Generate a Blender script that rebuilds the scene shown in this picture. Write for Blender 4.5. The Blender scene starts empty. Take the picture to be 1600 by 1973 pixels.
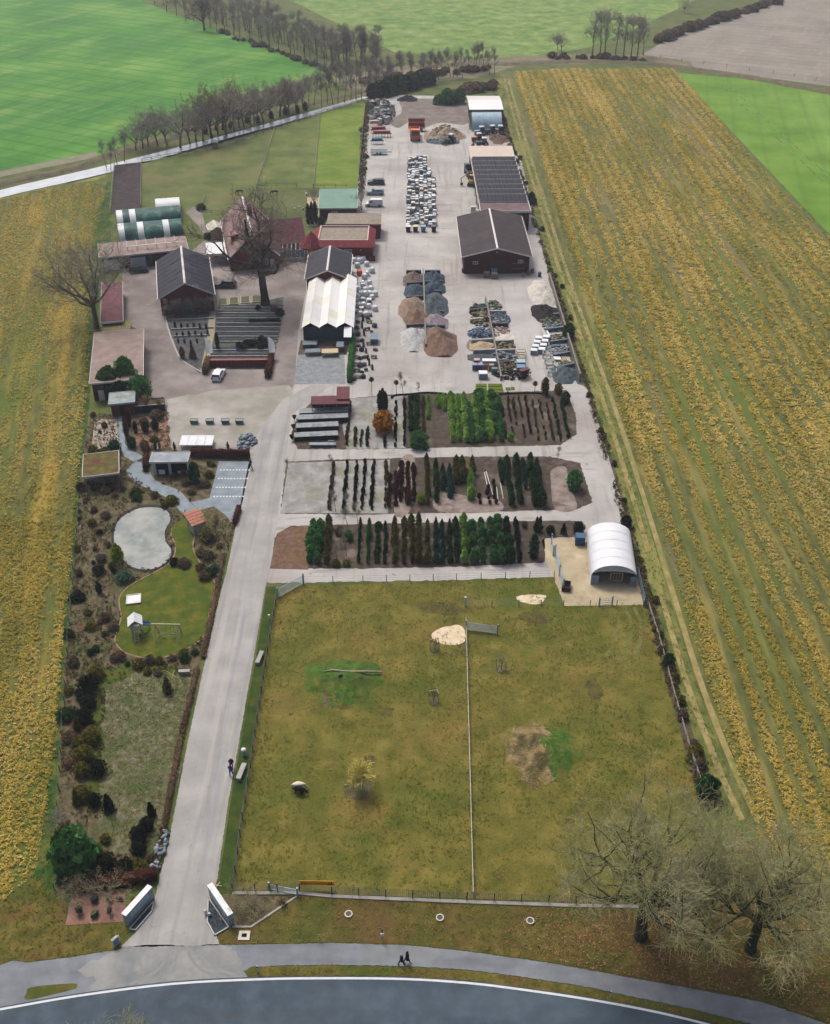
import bpy,math,random
import numpy as np
from mathutils import Vector,Matrix
SC = bpy.context.scene
COL = SC.collection
R = math.radians
random.seed(7)
RNG = np.random.default_rng(7)
# camera
CAM_H,PITCH,FPX = 92.7,R(35.0),2040.0
PW,PH = 1600.0,1973.0
cam_d = bpy.data.cameras.new('camera')
cam_d.sensor_fit = 'HORIZONTAL'
cam_d.sensor_width = 36.0
cam_d.lens = FPX/PW*36.0
cam_d.clip_start = 0.5
cam_d.clip_end = 9000.0
cam = bpy.data.objects.new('camera',cam_d)
COL.objects.link(cam)
cam.location = (0,0,CAM_H)
cam.rotation_euler = (R(90)-PITCH,0,0)
SC.camera = cam
# sky, sun, exposure
SUN_EL, SUN_AZ = R(58), R(-30)          # high hazy sun ahead of the camera, slightly left
world = bpy.data.worlds.new('World')
SC.world = world
world.use_nodes = True
wn = world.node_tree.nodes
sky = wn.new('ShaderNodeTexSky')
sky.sky_type = 'NISHITA'
sky.sun_disc = False
sky.sun_elevation = SUN_EL
sky.sun_rotation = SUN_AZ
sky.air_density = 0.55
sky.dust_density = 7.0
sky.ozone_density = 1.0
bg = wn['Background']
bg.inputs['Strength'].default_value = 0.13
world.node_tree.links.new(sky.outputs['Color'],bg.inputs['Color'])
sun_d = bpy.data.lights.new('sun','SUN')
sun_d.energy = 1.5
sun_d.angle = R(13)
sun_d.color = (1.0,0.96,0.90)
sun = bpy.data.objects.new('sun',sun_d)
COL.objects.link(sun)
sv = Vector((math.sin(SUN_AZ)*math.cos(SUN_EL),math.cos(SUN_AZ)*math.cos(SUN_EL),math.sin(SUN_EL)))
sun.rotation_euler = (-sv).to_track_quat('-Z','Y').to_euler()
sun.location = sv*300
vs = SC.view_settings
vs.view_transform = 'Standard'
vs.look = 'None'
vs.exposure = 0.62
vs.gamma = 1.0
vs.use_curve_mapping = False
SC.cycles.max_bounces = 4
SC.cycles.use_adaptive_sampling = True
SC.cycles.adaptive_threshold = 0.02
SC.cycles.volume_bounces = 0
SC.cycles.transparent_max_bounces = 8
# survey: photo point -> place on the plane at height z
CP,SP = math.cos(PITCH),math.sin(PITCH)
def G(px,py,z=0.0):
 dx = (px-PW/2)/FPX
 dy = (py-PH/2)/FPX
 dirx,diry,dirz = dx,CP-dy*SP,-SP-dy*CP
 t = (z-CAM_H)/dirz
 return Vector((dirx*t,diry*t,z))
def Gp(pts,z=0.0):
 return [G(x,y,z) for x,y in pts]
# materials
def lin(c):
 c = c/255.0
 return c/12.92 if c <= 0.04045 else ((c+0.055)/1.055) ** 2.4
KALB = 0.62
def C(r,g,b,k=None):
 k = KALB if k is None else k
 return (lin(r)*k,lin(g)*k,lin(b)*k,1.0)
MATS = {}
def mk(name,stops,scale=1.0,detail=5.0,rough=0.9,spec=0.15,metal=0.0,bump=0.0,bscale=None,bdist=0.05,
    layers=(),stretch=(1,1,1),rotz=0.0,rnd=0.0,coord='world',wave=None,attr=None,lo=0.3,hi=0.7,transm=0.0,hue=0.0,trans=0.0):
 """stops: colours spread over a noise ramp; layers: (colour, scale, lo, hi, opacity, stretch) patches;
 wave: (colour, scale, axis, lo, hi, opacity, bump) stripes; attr: per-plant tint attribute mixed over stops"""
 if name in MATS:
  return MATS[name]
 m = bpy.data.materials.new(name)
 m.use_nodes = True
 nt = m.node_tree
 N,L = nt.nodes,nt.links
 b = N['Principled BSDF']
 b.inputs['Roughness'].default_value = rough
 b.inputs['Specular IOR Level'].default_value = spec
 b.inputs['Metallic'].default_value = metal
 if transm:
  b.inputs['Transmission Weight'].default_value = transm
 if coord == 'world':
  src = N.new('ShaderNodeNewGeometry').outputs['Position']
 else:
  src = N.new('ShaderNodeTexCoord').outputs['Object']
 if rotz:
  mp0 = N.new('ShaderNodeMapping'); mp0.inputs['Rotation'].default_value = (0,0,rotz)
  L.new(src,mp0.inputs['Vector']); src = mp0.outputs['Vector']
 def mapped(st):
  if tuple(st) == (1,1,1):
   return src
  mp = N.new('ShaderNodeMapping'); mp.inputs['Scale'].default_value = st
  L.new(src,mp.inputs['Vector']); return mp.outputs['Vector']
 def noise(sc,det,st=(1,1,1)):
  n = N.new('ShaderNodeTexNoise'); n.inputs['Scale'].default_value = sc; n.inputs['Detail'].default_value = det
  n.inputs['Roughness'].default_value = 0.62
  L.new(mapped(st),n.inputs['Vector']); return n.outputs['Fac']
 def ramp(fac,cols,a,z):
  r = N.new('ShaderNodeValToRGB'); e = r.color_ramp.elements
  k = len(cols)
  if k == 1:
   cols = [cols[0],cols[0]]; k = 2
  while len(e) < k: e.new(0.5)
  for i,c in enumerate(cols):
   e[i].position = a+(z-a)*i/(k-1); e[i].color = c
  L.new(fac,r.inputs['Fac']); return r.outputs['Color']
 def mix(fac,a,bcol):
  x = N.new('ShaderNodeMix'); x.data_type = 'RGBA'
  if isinstance(fac,float): x.inputs['Factor'].default_value = fac
  else: L.new(fac,x.inputs['Factor'])
  for sock,v in ((x.inputs[6],a),(x.inputs[7],bcol)):
   if isinstance(v,tuple): sock.default_value = v
   else: L.new(v,sock)
  return x.outputs[2]
 def rng(fac,a,z,op):
  r = N.new('ShaderNodeMapRange'); r.inputs['From Min'].default_value = a; r.inputs['From Max'].default_value = z
  r.inputs['To Max'].default_value = op; L.new(fac,r.inputs['Value']); return r.outputs['Result']
 if len(stops) == 1 and not bump:
  col = stops[0]
  nf = None
 else:
  nf = noise(scale,detail,stretch)
  col = ramp(nf,list(stops),lo,hi)
 if attr:
  at = N.new('ShaderNodeAttribute'); at.attribute_name = attr[0]
  c2 = ramp(at.outputs['Fac'],list(attr[1]),0.0,1.0)
  col = mix(attr[2] if len(attr) > 2 else 0.75,col,c2)
 for ly in layers:
  c,sc2,a,z,op = ly[:5]
  st = ly[5] if len(ly) > 5 else (1,1,1)
  col = mix(rng(noise(sc2,4.0,st),a,z,op),col,c)
 wf = None
 if wave:
  c,wsc,ax,a,z,op,wb = wave
  w = N.new('ShaderNodeTexWave'); w.bands_direction = ax; w.inputs['Scale'].default_value = wsc
  w.inputs['Distortion'].default_value = wave[6] if False else 0.0
  L.new(src,w.inputs['Vector']); wf = w.outputs['Fac']
  col = mix(rng(wf,a,z,op),col,c)
 if rnd or hue:
  oi = N.new('ShaderNodeObjectInfo')
  h = N.new('ShaderNodeHueSaturation')
  h.inputs['Hue'].default_value = 0.5
  mr = N.new('ShaderNodeMapRange'); mr.inputs['To Min'].default_value = 1-rnd; mr.inputs['To Max'].default_value = 1+rnd
  L.new(oi.outputs['Random'],mr.inputs['Value']); L.new(mr.outputs['Result'],h.inputs['Value'])
  if isinstance(col,tuple): h.inputs['Color'].default_value = col
  else: L.new(col,h.inputs['Color'])
  col = h.outputs['Color']
 if isinstance(col,tuple): b.inputs['Base Color'].default_value = col
 else: L.new(col,b.inputs['Base Color'])
 if bump:
  bp = N.new('ShaderNodeBump'); bp.inputs['Strength'].default_value = bump; bp.inputs['Distance'].default_value = bdist
  L.new(noise(bscale or scale*4,4.0),bp.inputs['Height'])
  nrm = bp.outputs['Normal']
  L.new(nrm,b.inputs['Normal'])
 if wave and wave[6]:
  bp = N.new('ShaderNodeBump'); bp.inputs['Strength'].default_value = wave[6]; bp.inputs['Distance'].default_value = 0.05
  L.new(wf,bp.inputs['Height'])
  if bump: L.new(nrm,bp.inputs['Normal'])
  L.new(bp.outputs['Normal'],b.inputs['Normal'])
 if trans:                       # thin leaves let light through
  tb = N.new('ShaderNodeBsdfTranslucent'); ms = N.new('ShaderNodeMixShader'); ms.inputs['Fac'].default_value = trans
  if isinstance(col,tuple): tb.inputs['Color'].default_value = col
  else: L.new(col,tb.inputs['Color'])
  L.new(b.outputs['BSDF'],ms.inputs[1]); L.new(tb.outputs['BSDF'],ms.inputs[2])
  L.new(ms.outputs['Shader'],N['Material Output'].inputs['Surface'])
 MATS[name] = m
 return m
def plain(name,c,rough=0.6,spec=0.3,rnd=0.0,metal=0.0,var=0.12,scale=1.5):
 d = tuple(x*(1-var) for x in c[:3])+(1,)
 u = tuple(min(1,x*(1+var)) for x in c[:3])+(1,)
 return mk(name,[d,u],scale=scale,rough=rough,spec=spec,rnd=rnd,metal=metal)
# mesh helpers
class MB:
 def __init__(self):
  self.v,self.f,self.m = [],[],[]
 def add(self,verts,faces,mi=0):
  o = len(self.v)
  self.v += [tuple(p) for p in verts]
  for f in faces:
   self.f.append(tuple(i+o for i in f)); self.m.append(mi)
  return self
 def box(self,x0,x1,y0,y1,z0,z1,mi=0):
  v = [(x0,y0,z0),(x1,y0,z0),(x1,y1,z0),(x0,y1,z0),(x0,y0,z1),(x1,y0,z1),(x1,y1,z1),(x0,y1,z1)]
  return self.add(v,[(0,3,2,1),(4,5,6,7),(0,1,5,4),(1,2,6,5),(2,3,7,6),(3,0,4,7)],mi)
 def rbox(self,cx,cy,cz,sx,sy,sz,rz=0.0,ry=0.0,mi=0):
  M = Matrix.Translation((cx,cy,cz)) @ Matrix.Rotation(rz,4,'Z') @ Matrix.Rotation(ry,4,'Y')
  v = [M @ Vector((a*sx/2,b*sy/2,c*sz/2)) for c in (-1,1) for a,b in ((-1,-1),(1,-1),(1,1),(-1,1))]
  return self.add(v,[(0,3,2,1),(4,5,6,7),(0,1,5,4),(1,2,6,5),(2,3,7,6),(3,0,4,7)],mi)
 def tube(self,path,radii,n=6,mi=0,cap=True):
  P = [Vector(p) for p in path]
  if not isinstance(radii,(list,tuple)): radii = [radii]*len(P)
  rings = []
  for i,p in enumerate(P):
   d = (P[min(i+1,len(P)-1)]-P[max(i-1,0)])
   d = d.normalized() if d.length > 1e-9 else Vector((0,0,1))
   a = Vector((0,0,1)) if abs(d.z) < 0.9 else Vector((1,0,0))
   s = d.cross(a).normalized(); t = s.cross(d)
   rings.append([p+(s*math.cos(2*math.pi*k/n)+t*math.sin(2*math.pi*k/n))*radii[i] for k in range(n)])
  v = [q for r_ in rings for q in r_]
  f = []
  for i in range(len(P)-1):
   for k in range(n):
    f.append((i*n+k,i*n+(k+1) % n,(i+1)*n+(k+1) % n,(i+1)*n+k))
  if cap:
   f.append(tuple(range(n-1,-1,-1))); f.append(tuple((len(P)-1)*n+k for k in range(n)))
  return self.add(v,f,mi)
 def cyl(self,cx,cy,z0,z1,r,n=10,mi=0,r1=None):
  r1 = r if r1 is None else r1
  v = [(cx+r*math.cos(2*math.pi*k/n),cy+r*math.sin(2*math.pi*k/n),z0) for k in range(n)]
  v += [(cx+r1*math.cos(2*math.pi*k/n),cy+r1*math.sin(2*math.pi*k/n),z1) for k in range(n)]
  f = [(k,(k+1) % n,n+(k+1) % n,n+k) for k in range(n)]+[tuple(range(n-1,-1,-1)),tuple(range(n,2*n))]
  return self.add(v,f,mi)
 def slab(self,quad,th,mi=0):
  """thick plate: quad = 4 top points in order, thickness downwards"""
  q = [Vector(p) for p in quad]
  v = q+[p-Vector((0,0,th)) for p in q]
  return self.add(v,[(0,1,2,3),(7,6,5,4),(0,4,5,1),(1,5,6,2),(2,6,7,3),(3,7,4,0)],mi)
 def poly(self,pts,z,mi=0):
  return self.add([(p[0],p[1],z) for p in pts],[tuple(range(len(pts)))],mi)
 def prism(self,pts,z0,z1,mi=0):
  n = len(pts)
  v = [(p[0],p[1],z0) for p in pts]+[(p[0],p[1],z1) for p in pts]
  f = [tuple(range(n-1,-1,-1)),tuple(range(n,2*n))]+[(k,(k+1) % n,n+(k+1) % n,n+k) for k in range(n)]
  return self.add(v,f,mi)
 def mesh(self,name,mats,smooth=False):
  me = bpy.data.meshes.new(name)
  me.from_pydata(self.v,[],self.f)
  if not isinstance(mats,(list,tuple)): mats = [mats]
  for m in mats: me.materials.append(m)
  if len(mats) > 1: me.polygons.foreach_set('material_index',self.m)
  if smooth: me.polygons.foreach_set('use_smooth',[True]*len(me.polygons))
  me.update()
  return me
 def build(self,name,mats,parent=None,smooth=False):
  return link(name,self.mesh(name,mats,smooth),parent)
def link(name,me,parent=None,loc=None,rz=0.0,sc=None):
 o = bpy.data.objects.new(name,me)
 COL.objects.link(o)
 if parent: o.parent = parent
 if loc is not None: o.location = loc
 if rz: o.rotation_euler = (0,0,rz)
 if sc is not None: o.scale = sc if isinstance(sc,(tuple,list)) else (sc,sc,sc)
 return o
def tag(o,label,cat,group=None):
 o['label'] = label; o['category'] = cat
 if group: o['group'] = group
 return o
def thing(name,label,cat,loc=(0,0,0),rz=0.0,group=None):
 o = bpy.data.objects.new(name,None)
 COL.objects.link(o)
 o.empty_display_size = 0.3
 o.location = loc; o.rotation_euler = (0,0,rz)
 return tag(o,label,cat,group)
def dup(root,loc,rz=0.0,label=None,group=None,sc=None):
 r = root.copy(); COL.objects.link(r)
 r.location = loc; r.rotation_euler = (0,0,rz)
 if sc: r.scale = (sc,sc,sc)
 if label: r['label'] = label
 if group: r['group'] = group
 for ch in list(root.children):
  c = ch.copy(); COL.objects.link(c); c.parent = r
  for g in ch.children:
   d = g.copy(); COL.objects.link(d); d.parent = c
 return r
def struct(name,mb,m,smooth=False):
 o = mb.build(name,m,None,smooth); o['kind'] = 'structure'; return o
def smooth_poly(pts,k=4):
 """closed Catmull-Rom through pixel points"""
 n = len(pts); out = []
 for i in range(n):
  p0,p1,p2,p3 = (Vector((*pts[(i+j) % n],0)) for j in (-1,0,1,2))
  for s in range(k):
   t = s/k
   q = 0.5*((2*p1)+(p2-p0)*t+(2*p0-5*p1+4*p2-p3)*t*t+(3*p1-p0-3*p2+p3)*t ** 3)
   out.append((q.x,q.y))
 return out
def smooth_line(pts,k=4):
 n = len(pts); out = []
 for i in range(n-1):
  p0,p1,p2,p3 = (Vector((*pts[min(max(i+j,0),n-1)],0)) for j in (-1,0,1,2))
  for s in range(k):
   t = s/k
   q = 0.5*((2*p1)+(p2-p0)*t+(2*p0-5*p1+4*p2-p3)*t*t+(3*p1-p0-3*p2+p3)*t ** 3)
   out.append((q.x,q.y))
 out.append(tuple(pts[-1])); return out
def sheet(name,pix,z,m,smooth=False,rough_edge=0.0):
 """ground sheet over a polygon surveyed in the photograph"""
 if smooth: pix = smooth_poly(pix)
 pts = [G(x,y) for x,y in pix]
 if rough_edge:
  q = []
  for i,p in enumerate(pts):
   nx = pts[(i+1) % len(pts)]
   d = nx-p; k = max(1,int(d.length/(rough_edge*4)))
   nrm = Vector((-d.y,d.x,0)).normalized() if d.length > 1e-6 else Vector((1,0,0))
   for s in range(k):
    q.append(p+d*(s/k)+nrm*random.uniform(-rough_edge,rough_edge))
  pts = q
 return struct(name,MB().poly(pts,z),m)
def strip(path,w,z,closed=False):
 """flat ribbon along world path"""
 mb = MB(); P = [Vector((p[0],p[1],0)) for p in path]; L_,R_ = [],[]
 for i,p in enumerate(P):
  d = (P[min(i+1,len(P)-1)]-P[max(i-1,0)]).normalized()
  n = Vector((-d.y,d.x,0))*(w/2)
  L_.append(p+n); R_.append(p-n)
 v = [(p.x,p.y,z) for p in L_+R_]; k = len(P)
 mb.add(v,[(i,k+i,k+i+1,i+1) for i in range(k-1)])
 return mb
def inside(px,py,poly):
 """vectorised point in polygon (world xy)"""
 x,y = np.asarray(px),np.asarray(py); r = np.zeros(x.shape,bool); n = len(poly)
 for i in range(n):
  x1,y1 = poly[i][0],poly[i][1]; x2,y2 = poly[(i+1) % n][0],poly[(i+1) % n][1]
  if y1 == y2: continue
  c = ((y1 > y) != (y2 > y)) & (x < (x2-x1)*(y-y1)/(y2-y1)+x1)
  r ^= c
 return r
def vnoise(x,y,sc,seed=0):
 """cheap smooth value noise, vectorised, 0..1"""
 g = np.random.default_rng(seed).random((64,64))
 u,v = np.asarray(x)*sc,np.asarray(y)*sc
 i,j = np.floor(u).astype(int),np.floor(v).astype(int)
 fu,fv = u-i,v-j
 fu,fv = fu*fu*(3-2*fu),fv*fv*(3-2*fv)
 a,b_,c,d = g[i % 64,j % 64],g[(i+1) % 64,j % 64],g[i % 64,(j+1) % 64],g[(i+1) % 64,(j+1) % 64]
 return (a*(1-fu)+b_*fu)*(1-fv)+(c*(1-fu)+d*fu)*fv
def big_mesh(name,V,F,mat,attr=None,smooth=False):
 """fast mesh from numpy arrays; F is (k,3)"""
 me = bpy.data.meshes.new(name)
 me.vertices.add(len(V)); me.vertices.foreach_set('co',np.asarray(V,np.float32).ravel())
 k = F.shape[1]
 me.loops.add(F.size); me.loops.foreach_set('vertex_index',F.astype(np.int32).ravel())
 me.polygons.add(len(F)); me.polygons.foreach_set('loop_start',np.arange(0,F.size,k,dtype=np.int32))
 if attr is not None:
  a = me.attributes.new('cv','FLOAT','POINT'); a.data.foreach_set('value',np.asarray(attr,np.float32))
 me.materials.append(mat)
 if smooth: me.polygons.foreach_set('use_smooth',np.ones(len(F),bool))
 me.update(calc_edges=True)
 return me
def scatter(name,pts,proto,sc,mat,cv,label,cat='plants',zsc=None):
 """many copies of small prototypes joined into one mesh of stuff; proto = list of (V,F) variants"""
 Vs,Fs,As = [],[],[]; off = 0
 which = RNG.integers(0,len(proto),len(pts))
 for w,(pv,pf) in enumerate(proto):
  s = which == w
  P,S,A = pts[s],sc[s],cv[s]
  if len(P) == 0: continue
  th = RNG.random(len(P))*2*np.pi
  c,sn = np.cos(th)[:,None],np.sin(th)[:,None]
  X = (pv[None,:,0]*c-pv[None,:,1]*sn)*S[:,None]+P[:,0:1]
  Y = (pv[None,:,0]*sn+pv[None,:,1]*c)*S[:,None]+P[:,1:2]
  Z = pv[None,:,2]*S[:,None]*(1.0 if zsc is None else zsc[s][:,None])+P[:,2:3]
  V = np.stack([X,Y,Z],-1).reshape(-1,3)
  F = (pf[None]+(np.arange(len(P))*len(pv))[:,None,None]).reshape(-1,3)+off
  Vs.append(V); Fs.append(F); As.append(np.repeat(A,len(pv))); off += len(V)
 me = big_mesh(name,np.concatenate(Vs),np.concatenate(Fs),mat,np.concatenate(As))
 o = link(name,me); o['kind'] = 'stuff'
 return tag(o,label,cat)
def tuft(n,spread,h,w,seed):
 """a handful of blade or leaf triangles leaning outwards"""
 r = np.random.default_rng(seed); V,F = [],[]
 for k in range(n):
  a = r.random()*2*np.pi; d = np.array([np.cos(a),np.sin(a),0]); s = np.array([-d[1],d[0],0])
  b0 = d*spread*r.random()*0.6
  tip = b0+d*spread*r.uniform(0.3,1.0)+np.array([0,0,h*r.uniform(0.6,1.1)])
  ww = w*r.uniform(0.6,1.2)
  o = len(V)
  V += [b0-s*ww/2,b0+s*ww/2,tip]; F.append((o,o+1,o+2))
 return np.array(V),np.array(F)
def clump(n,rad,h,leaf,seed):
 """rounded leafy clump: small leaf triangles spread through a dome"""
 r = np.random.default_rng(seed); V,F = [],[]
 for k in range(n):
  a = r.random()*2*np.pi; q = math.sqrt(r.random()); z = h*(1-q*q*0.7)*r.uniform(0.5,1.0)
  c = np.array([np.cos(a)*q*rad,np.sin(a)*q*rad,z])
  u = r.normal(size=3); u[2] *= 0.45; u /= np.linalg.norm(u)
  w = np.cross(u,r.normal(size=3)); w /= np.linalg.norm(w)
  s = leaf*r.uniform(0.6,1.3); o = len(V)
  V += [c-u*s/2-w*s*0.3,c+u*s/2-w*s*0.25,c+w*s*0.6]; F.append((o,o+1,o+2))
 return np.array(V),np.array(F)
# ================================================================== ground, roads, fields, water
M_meadow = mk('meadow_grass',[C(60,80,36),C(88,102,48),C(108,112,60)],scale=0.18,detail=5,bump=0.5,bscale=3.0,
     layers=[(C(110,100,60),0.07,0.5,0.7,0.5)])
base = MB().poly([(-4000,-1500),(4000,-1500),(4000,6000),(-4000,6000)],0.0)
struct('ground',base,M_meadow)
def rowmat(name,stops,scale,rowcol,rowscale,rot=0.0,axis='X',op=0.4,layers=(),bump=0.4,stretch=(1,1,1),bscale=4,lo=.3,hi=.7):
 return mk(name,stops,scale=scale,detail=4.5,rotz=rot,wave=(rowcol,rowscale,axis,0.86,0.99,op,0.0),layers=layers,bump=bump,
     bscale=bscale,stretch=stretch,lo=lo,hi=hi)
# far fields
M_wheat = rowmat('young_wheat',[C(46,112,26),C(74,136,38),C(112,158,64)],0.035,C(40,98,30),0.045,rot=R(-62),op=0.45,
     layers=[(C(146,172,96),0.05,0.52,0.72,0.55,(0.35,1.6,1)),(C(36,112,30),0.02,0.5,0.62,0.5),
       (C(126,160,84),0.3,0.5,0.7,0.35,(0.2,1.5,1))])
sheet('wheat_field',[(-900,530),(-400,428),(0,338),(190,300),(330,243),(480,183),(640,135),(560,104),(420,58),(290,8),
       (150,-50),(-300,-190),(-1500,-190)],0.02,M_wheat)
M_rough = mk('rough_pasture',[C(76,114,48),C(110,142,66),C(150,166,92)],scale=0.16,detail=5,bump=0.6,bscale=1.2,bdist=0.3,
    layers=[(C(154,166,98),0.05,0.5,0.7,0.5),(C(62,118,36),0.03,0.56,0.7,0.6),(C(162,160,106),0.9,0.56,0.72,0.45)])
sheet('rough_field',[(520,-20),(760,100),(960,112),(1060,104),(1130,92),(1215,60),(1320,10),(1420,-40),(1300,-200),(500,-200)],0.02,M_rough)
M_plough = rowmat('harrowed_soil',[C(128,122,114),C(144,138,128),C(162,155,144)],0.05,C(120,108,98),0.05,rot=R(-65),op=0.35,
      layers=[(C(150,150,128),0.03,0.5,0.68,0.6),(C(184,172,158),0.4,0.55,0.7,0.4,(0.2,1,1))])
sheet('harrowed_field',[(1235,106),(1300,68),(1400,32),(1500,2),(1640,-30),(2600,-60),(2600,330),(1600,166),(1420,142),(1290,128)],0.02,M_plough)
M_green2 = rowmat('green_crop',[C(84,124,30),C(102,142,40),C(120,154,58)],0.06,C(78,112,36),0.04,rot=R(12),op=0.25,
      layers=[(C(140,178,90),0.04,0.52,0.7,0.4,(1.5,0.3,1))])
GREEN2 = [(1303,140),(1420,150),(1600,176),(2600,350),(2600,1450),(1900,765),(1600,452)]
sheet('green_field',GREEN2,0.02,M_green2)
for k,(a,b_) in enumerate([((1375,150),(1640,400)),((1388,150),(1655,392))]):
 struct('wheel_track',strip([G(*a),G(*b_)],0.5,0.035),mk('track_soil',[C(92,122,52),C(76,102,44)],scale=0.5,layers=[(C(104,160,46),0.2,0.45,0.55,0.9)]))
# mustard fields either side of the nursery
M_stub = mk('mustard_ground',[C(72,78,42),C(96,100,52),C(122,120,66)],scale=0.9,detail=5,bump=0.7,bscale=3,bdist=0.12,
   stretch=(1,0.22,1),layers=[(C(96,112,44),0.12,0.48,0.62,0.7,(1,0.12,1)),(C(126,114,92),0.06,0.58,0.68,0.8,(1.6,0.16,1)),
            (C(164,146,84),0.3,0.52,0.66,0.5,(1.5,0.1,1))])
YR = [(958,140),(1090,132),(1297,132),(1450,296),(1600,460),(2100,980),(2700,1800),(1650,1720),(1480,1640),(1430,1580),
   (1360,1380),(1300,1180),(1235,950),(1170,760),(1110,570),(1060,420),(1010,280)]
sheet('mustard_field_right',YR,0.02,M_stub)
YL = [(-900,590),(-300,450),(0,385),(120,358),(192,352),(203,372),(186,440),(172,560),(172,700),(160,850),(148,960),
   (126,1200),(104,1450),(82,1620),(62,1690),(0,1742),(-500,1800),(-1600,1500)]
sheet('mustard_field_left',YL,0.02,mk('mustard_ground_left',[C(72,78,38),C(98,100,46),C(126,120,60)],scale=0.9,detail=5,bump=0.7,
   bscale=3,bdist=0.12,rotz=R(-12),stretch=(1,0.25,1),layers=[(C(84,106,38),0.12,0.5,0.62,0.7,(1,0.15,1)),(C(180,150,64),0.2,0.5,0.66,0.6,(1.5,0.15,1))]))
M_sandtrack = mk('pale_track',[C(126,118,72),C(154,140,90),C(174,158,108)],scale=0.6,detail=4.5,bump=0.5,bscale=3,
     layers=[(C(120,128,58),0.35,0.5,0.6,0.8,(1,0.25,1))])
trk = [(972,152),(992,230),(1018,320),(1052,435),(1112,625),(1178,820),(1258,1090),(1322,1310),(1385,1480),(1430,1580)]
for off in (0,15):
 struct('field_track',strip([G(x+off*(0.35+y/900),y) for x,y in smooth_line(trk)],0.75,0.032),M_sandtrack)
M_marg = mk('margin_grass',[C(64,86,34),C(98,108,50),C(136,130,74)],scale=0.5,detail=4.5,bump=0.5,bscale=4,
   layers=[(C(150,146,84),0.15,0.48,0.62,0.7,(1,0.3,1))])
sheet('field_margin_grass',[(952,142),(975,140),(1026,300),(1066,425),(1125,620),(1190,812),(1270,1080),(1335,1300),(1400,1480),(1440,1590),
   (1400,1590),(1345,1480),(1290,1290),(1232,1090),(1160,860),(1108,690),(1062,530),(1030,420),(995,310)],0.026,M_marg)
M_ditchstrip = mk('scrub_strip',[C(62,54,44),C(92,80,62),C(96,98,56)],scale=0.7,detail=4.5,bump=0.8,bscale=3,bdist=0.2,
      layers=[(C(60,96,34),0.2,0.5,0.62,0.8,(1,0.4,1)),(C(122,104,88),0.5,0.55,0.68,0.7)])
sheet('scrub_strip',[(945,150),(965,200),(996,300),(1034,430),(1072,540),(1118,690),(1170,850),(1228,1045),(1262,1165),(1320,1360),(1380,1560),
   (1352,1560),(1300,1375),(1245,1170),(1204,1020),(1155,850),(1113,690),(1062,540),(1026,430),(985,300),(960,230)],0.032,M_ditchstrip)
sheet('margin_grass_left',[(206,350),(214,350),(218,420),(210,500),(180,640),(172,780),(160,900),(150,1020),(128,1330),(118,1500),(105,1700),(100,1790),(30,1790),(75,1660),(95,1480),
   (118,1220),(142,980),(158,830),(165,700),(166,560),(182,430)],0.026,
   mk('lush_margin',[C(30,62,20),C(50,84,28),C(88,98,40)],scale=0.4,detail=4.5,bump=0.6,bscale=4,layers=[(C(120,118,50),0.2,0.5,0.65,0.6)]))
# the drainage ditch, its banks and the track beyond
M_bank = mk('bank_earth',[C(78,70,56),C(106,96,74),C(124,118,88)],scale=0.5,detail=4.5,bump=0.8,bscale=2,bdist=0.2,
   layers=[(C(84,104,56),0.2,0.5,0.62,0.7)])
def bank(name,mid,w,h,mat):
 mb = MB(); P = Gp(smooth_line(mid,5)); n = len(P); V = []
 for i,p in enumerate(P):
  d = (P[min(i+1,n-1)]-P[max(i-1,0)]).normalized(); q = Vector((-d.y,d.x,0))
  for t,z in ((-1,0.004),(-0.5,0.75),(0,1),(0.5,0.7),(1,0.004)):
   V.append(p+q*(t*w/2*random.uniform(0.85,1.15))+Vector((0,0,z*h*random.uniform(0.7,1.2) if z > 0.01 else z)))
 F = [(i*5+k,i*5+k+1,i*5+k+6,i*5+k+5) for i in range(n-1) for k in range(4)]
 mb.add(V,F)
 return struct(name,mb,mat,True)
M_water = mk('ditch_sky_sheen',[C(176,184,188),C(206,212,216)],scale=0.3,rough=0.15,spec=0.6,bump=0.04,bscale=1.0,bdist=0.02)  # open water; bright sky reflection is put into its base colour
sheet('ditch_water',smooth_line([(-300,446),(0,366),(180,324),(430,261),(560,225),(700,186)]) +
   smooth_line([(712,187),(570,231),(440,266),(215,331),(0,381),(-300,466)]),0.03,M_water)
bank('ditch_bank',[(-300,440),(0,354),(120,330),(210,300),(300,274),(420,246),(560,208),(700,176)],5.0,0.7,M_bank)
sheet('ditch_verge',[(-300,468),(0,382),(215,333),(440,268),(570,233),(705,190),(712,196),(560,244),(430,282),(272,312),(215,322),(200,345),(120,356),(0,386),(-300,480)],0.028,M_marg)
sheet('field_edge_path',[(-300,410),(0,330),(185,292),(190,302),(0,341),(-300,424)],0.026,mk('path_soil',[C(120,118,96),C(146,142,120)],scale=0.4))
bank('far_ditch_bank',[(800,128),(900,124),(1000,122),(1120,118),(1250,122),(1330,132),(1440,148),(1600,178),(1900,240)],7.0,0.6,M_bank)
sheet('far_headland',[(640,150),(800,122),(960,110),(1080,104),(1240,104),(1330,118),(1340,132),(1200,122),(1000,126),(960,138),(920,150),(800,160),(690,185)],0.024,
   mk('headland',[C(96,92,74),C(124,116,92),C(140,136,104)],scale=0.2,detail=4.5,bump=0.6,bscale=1.5,bdist=0.2))
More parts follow.
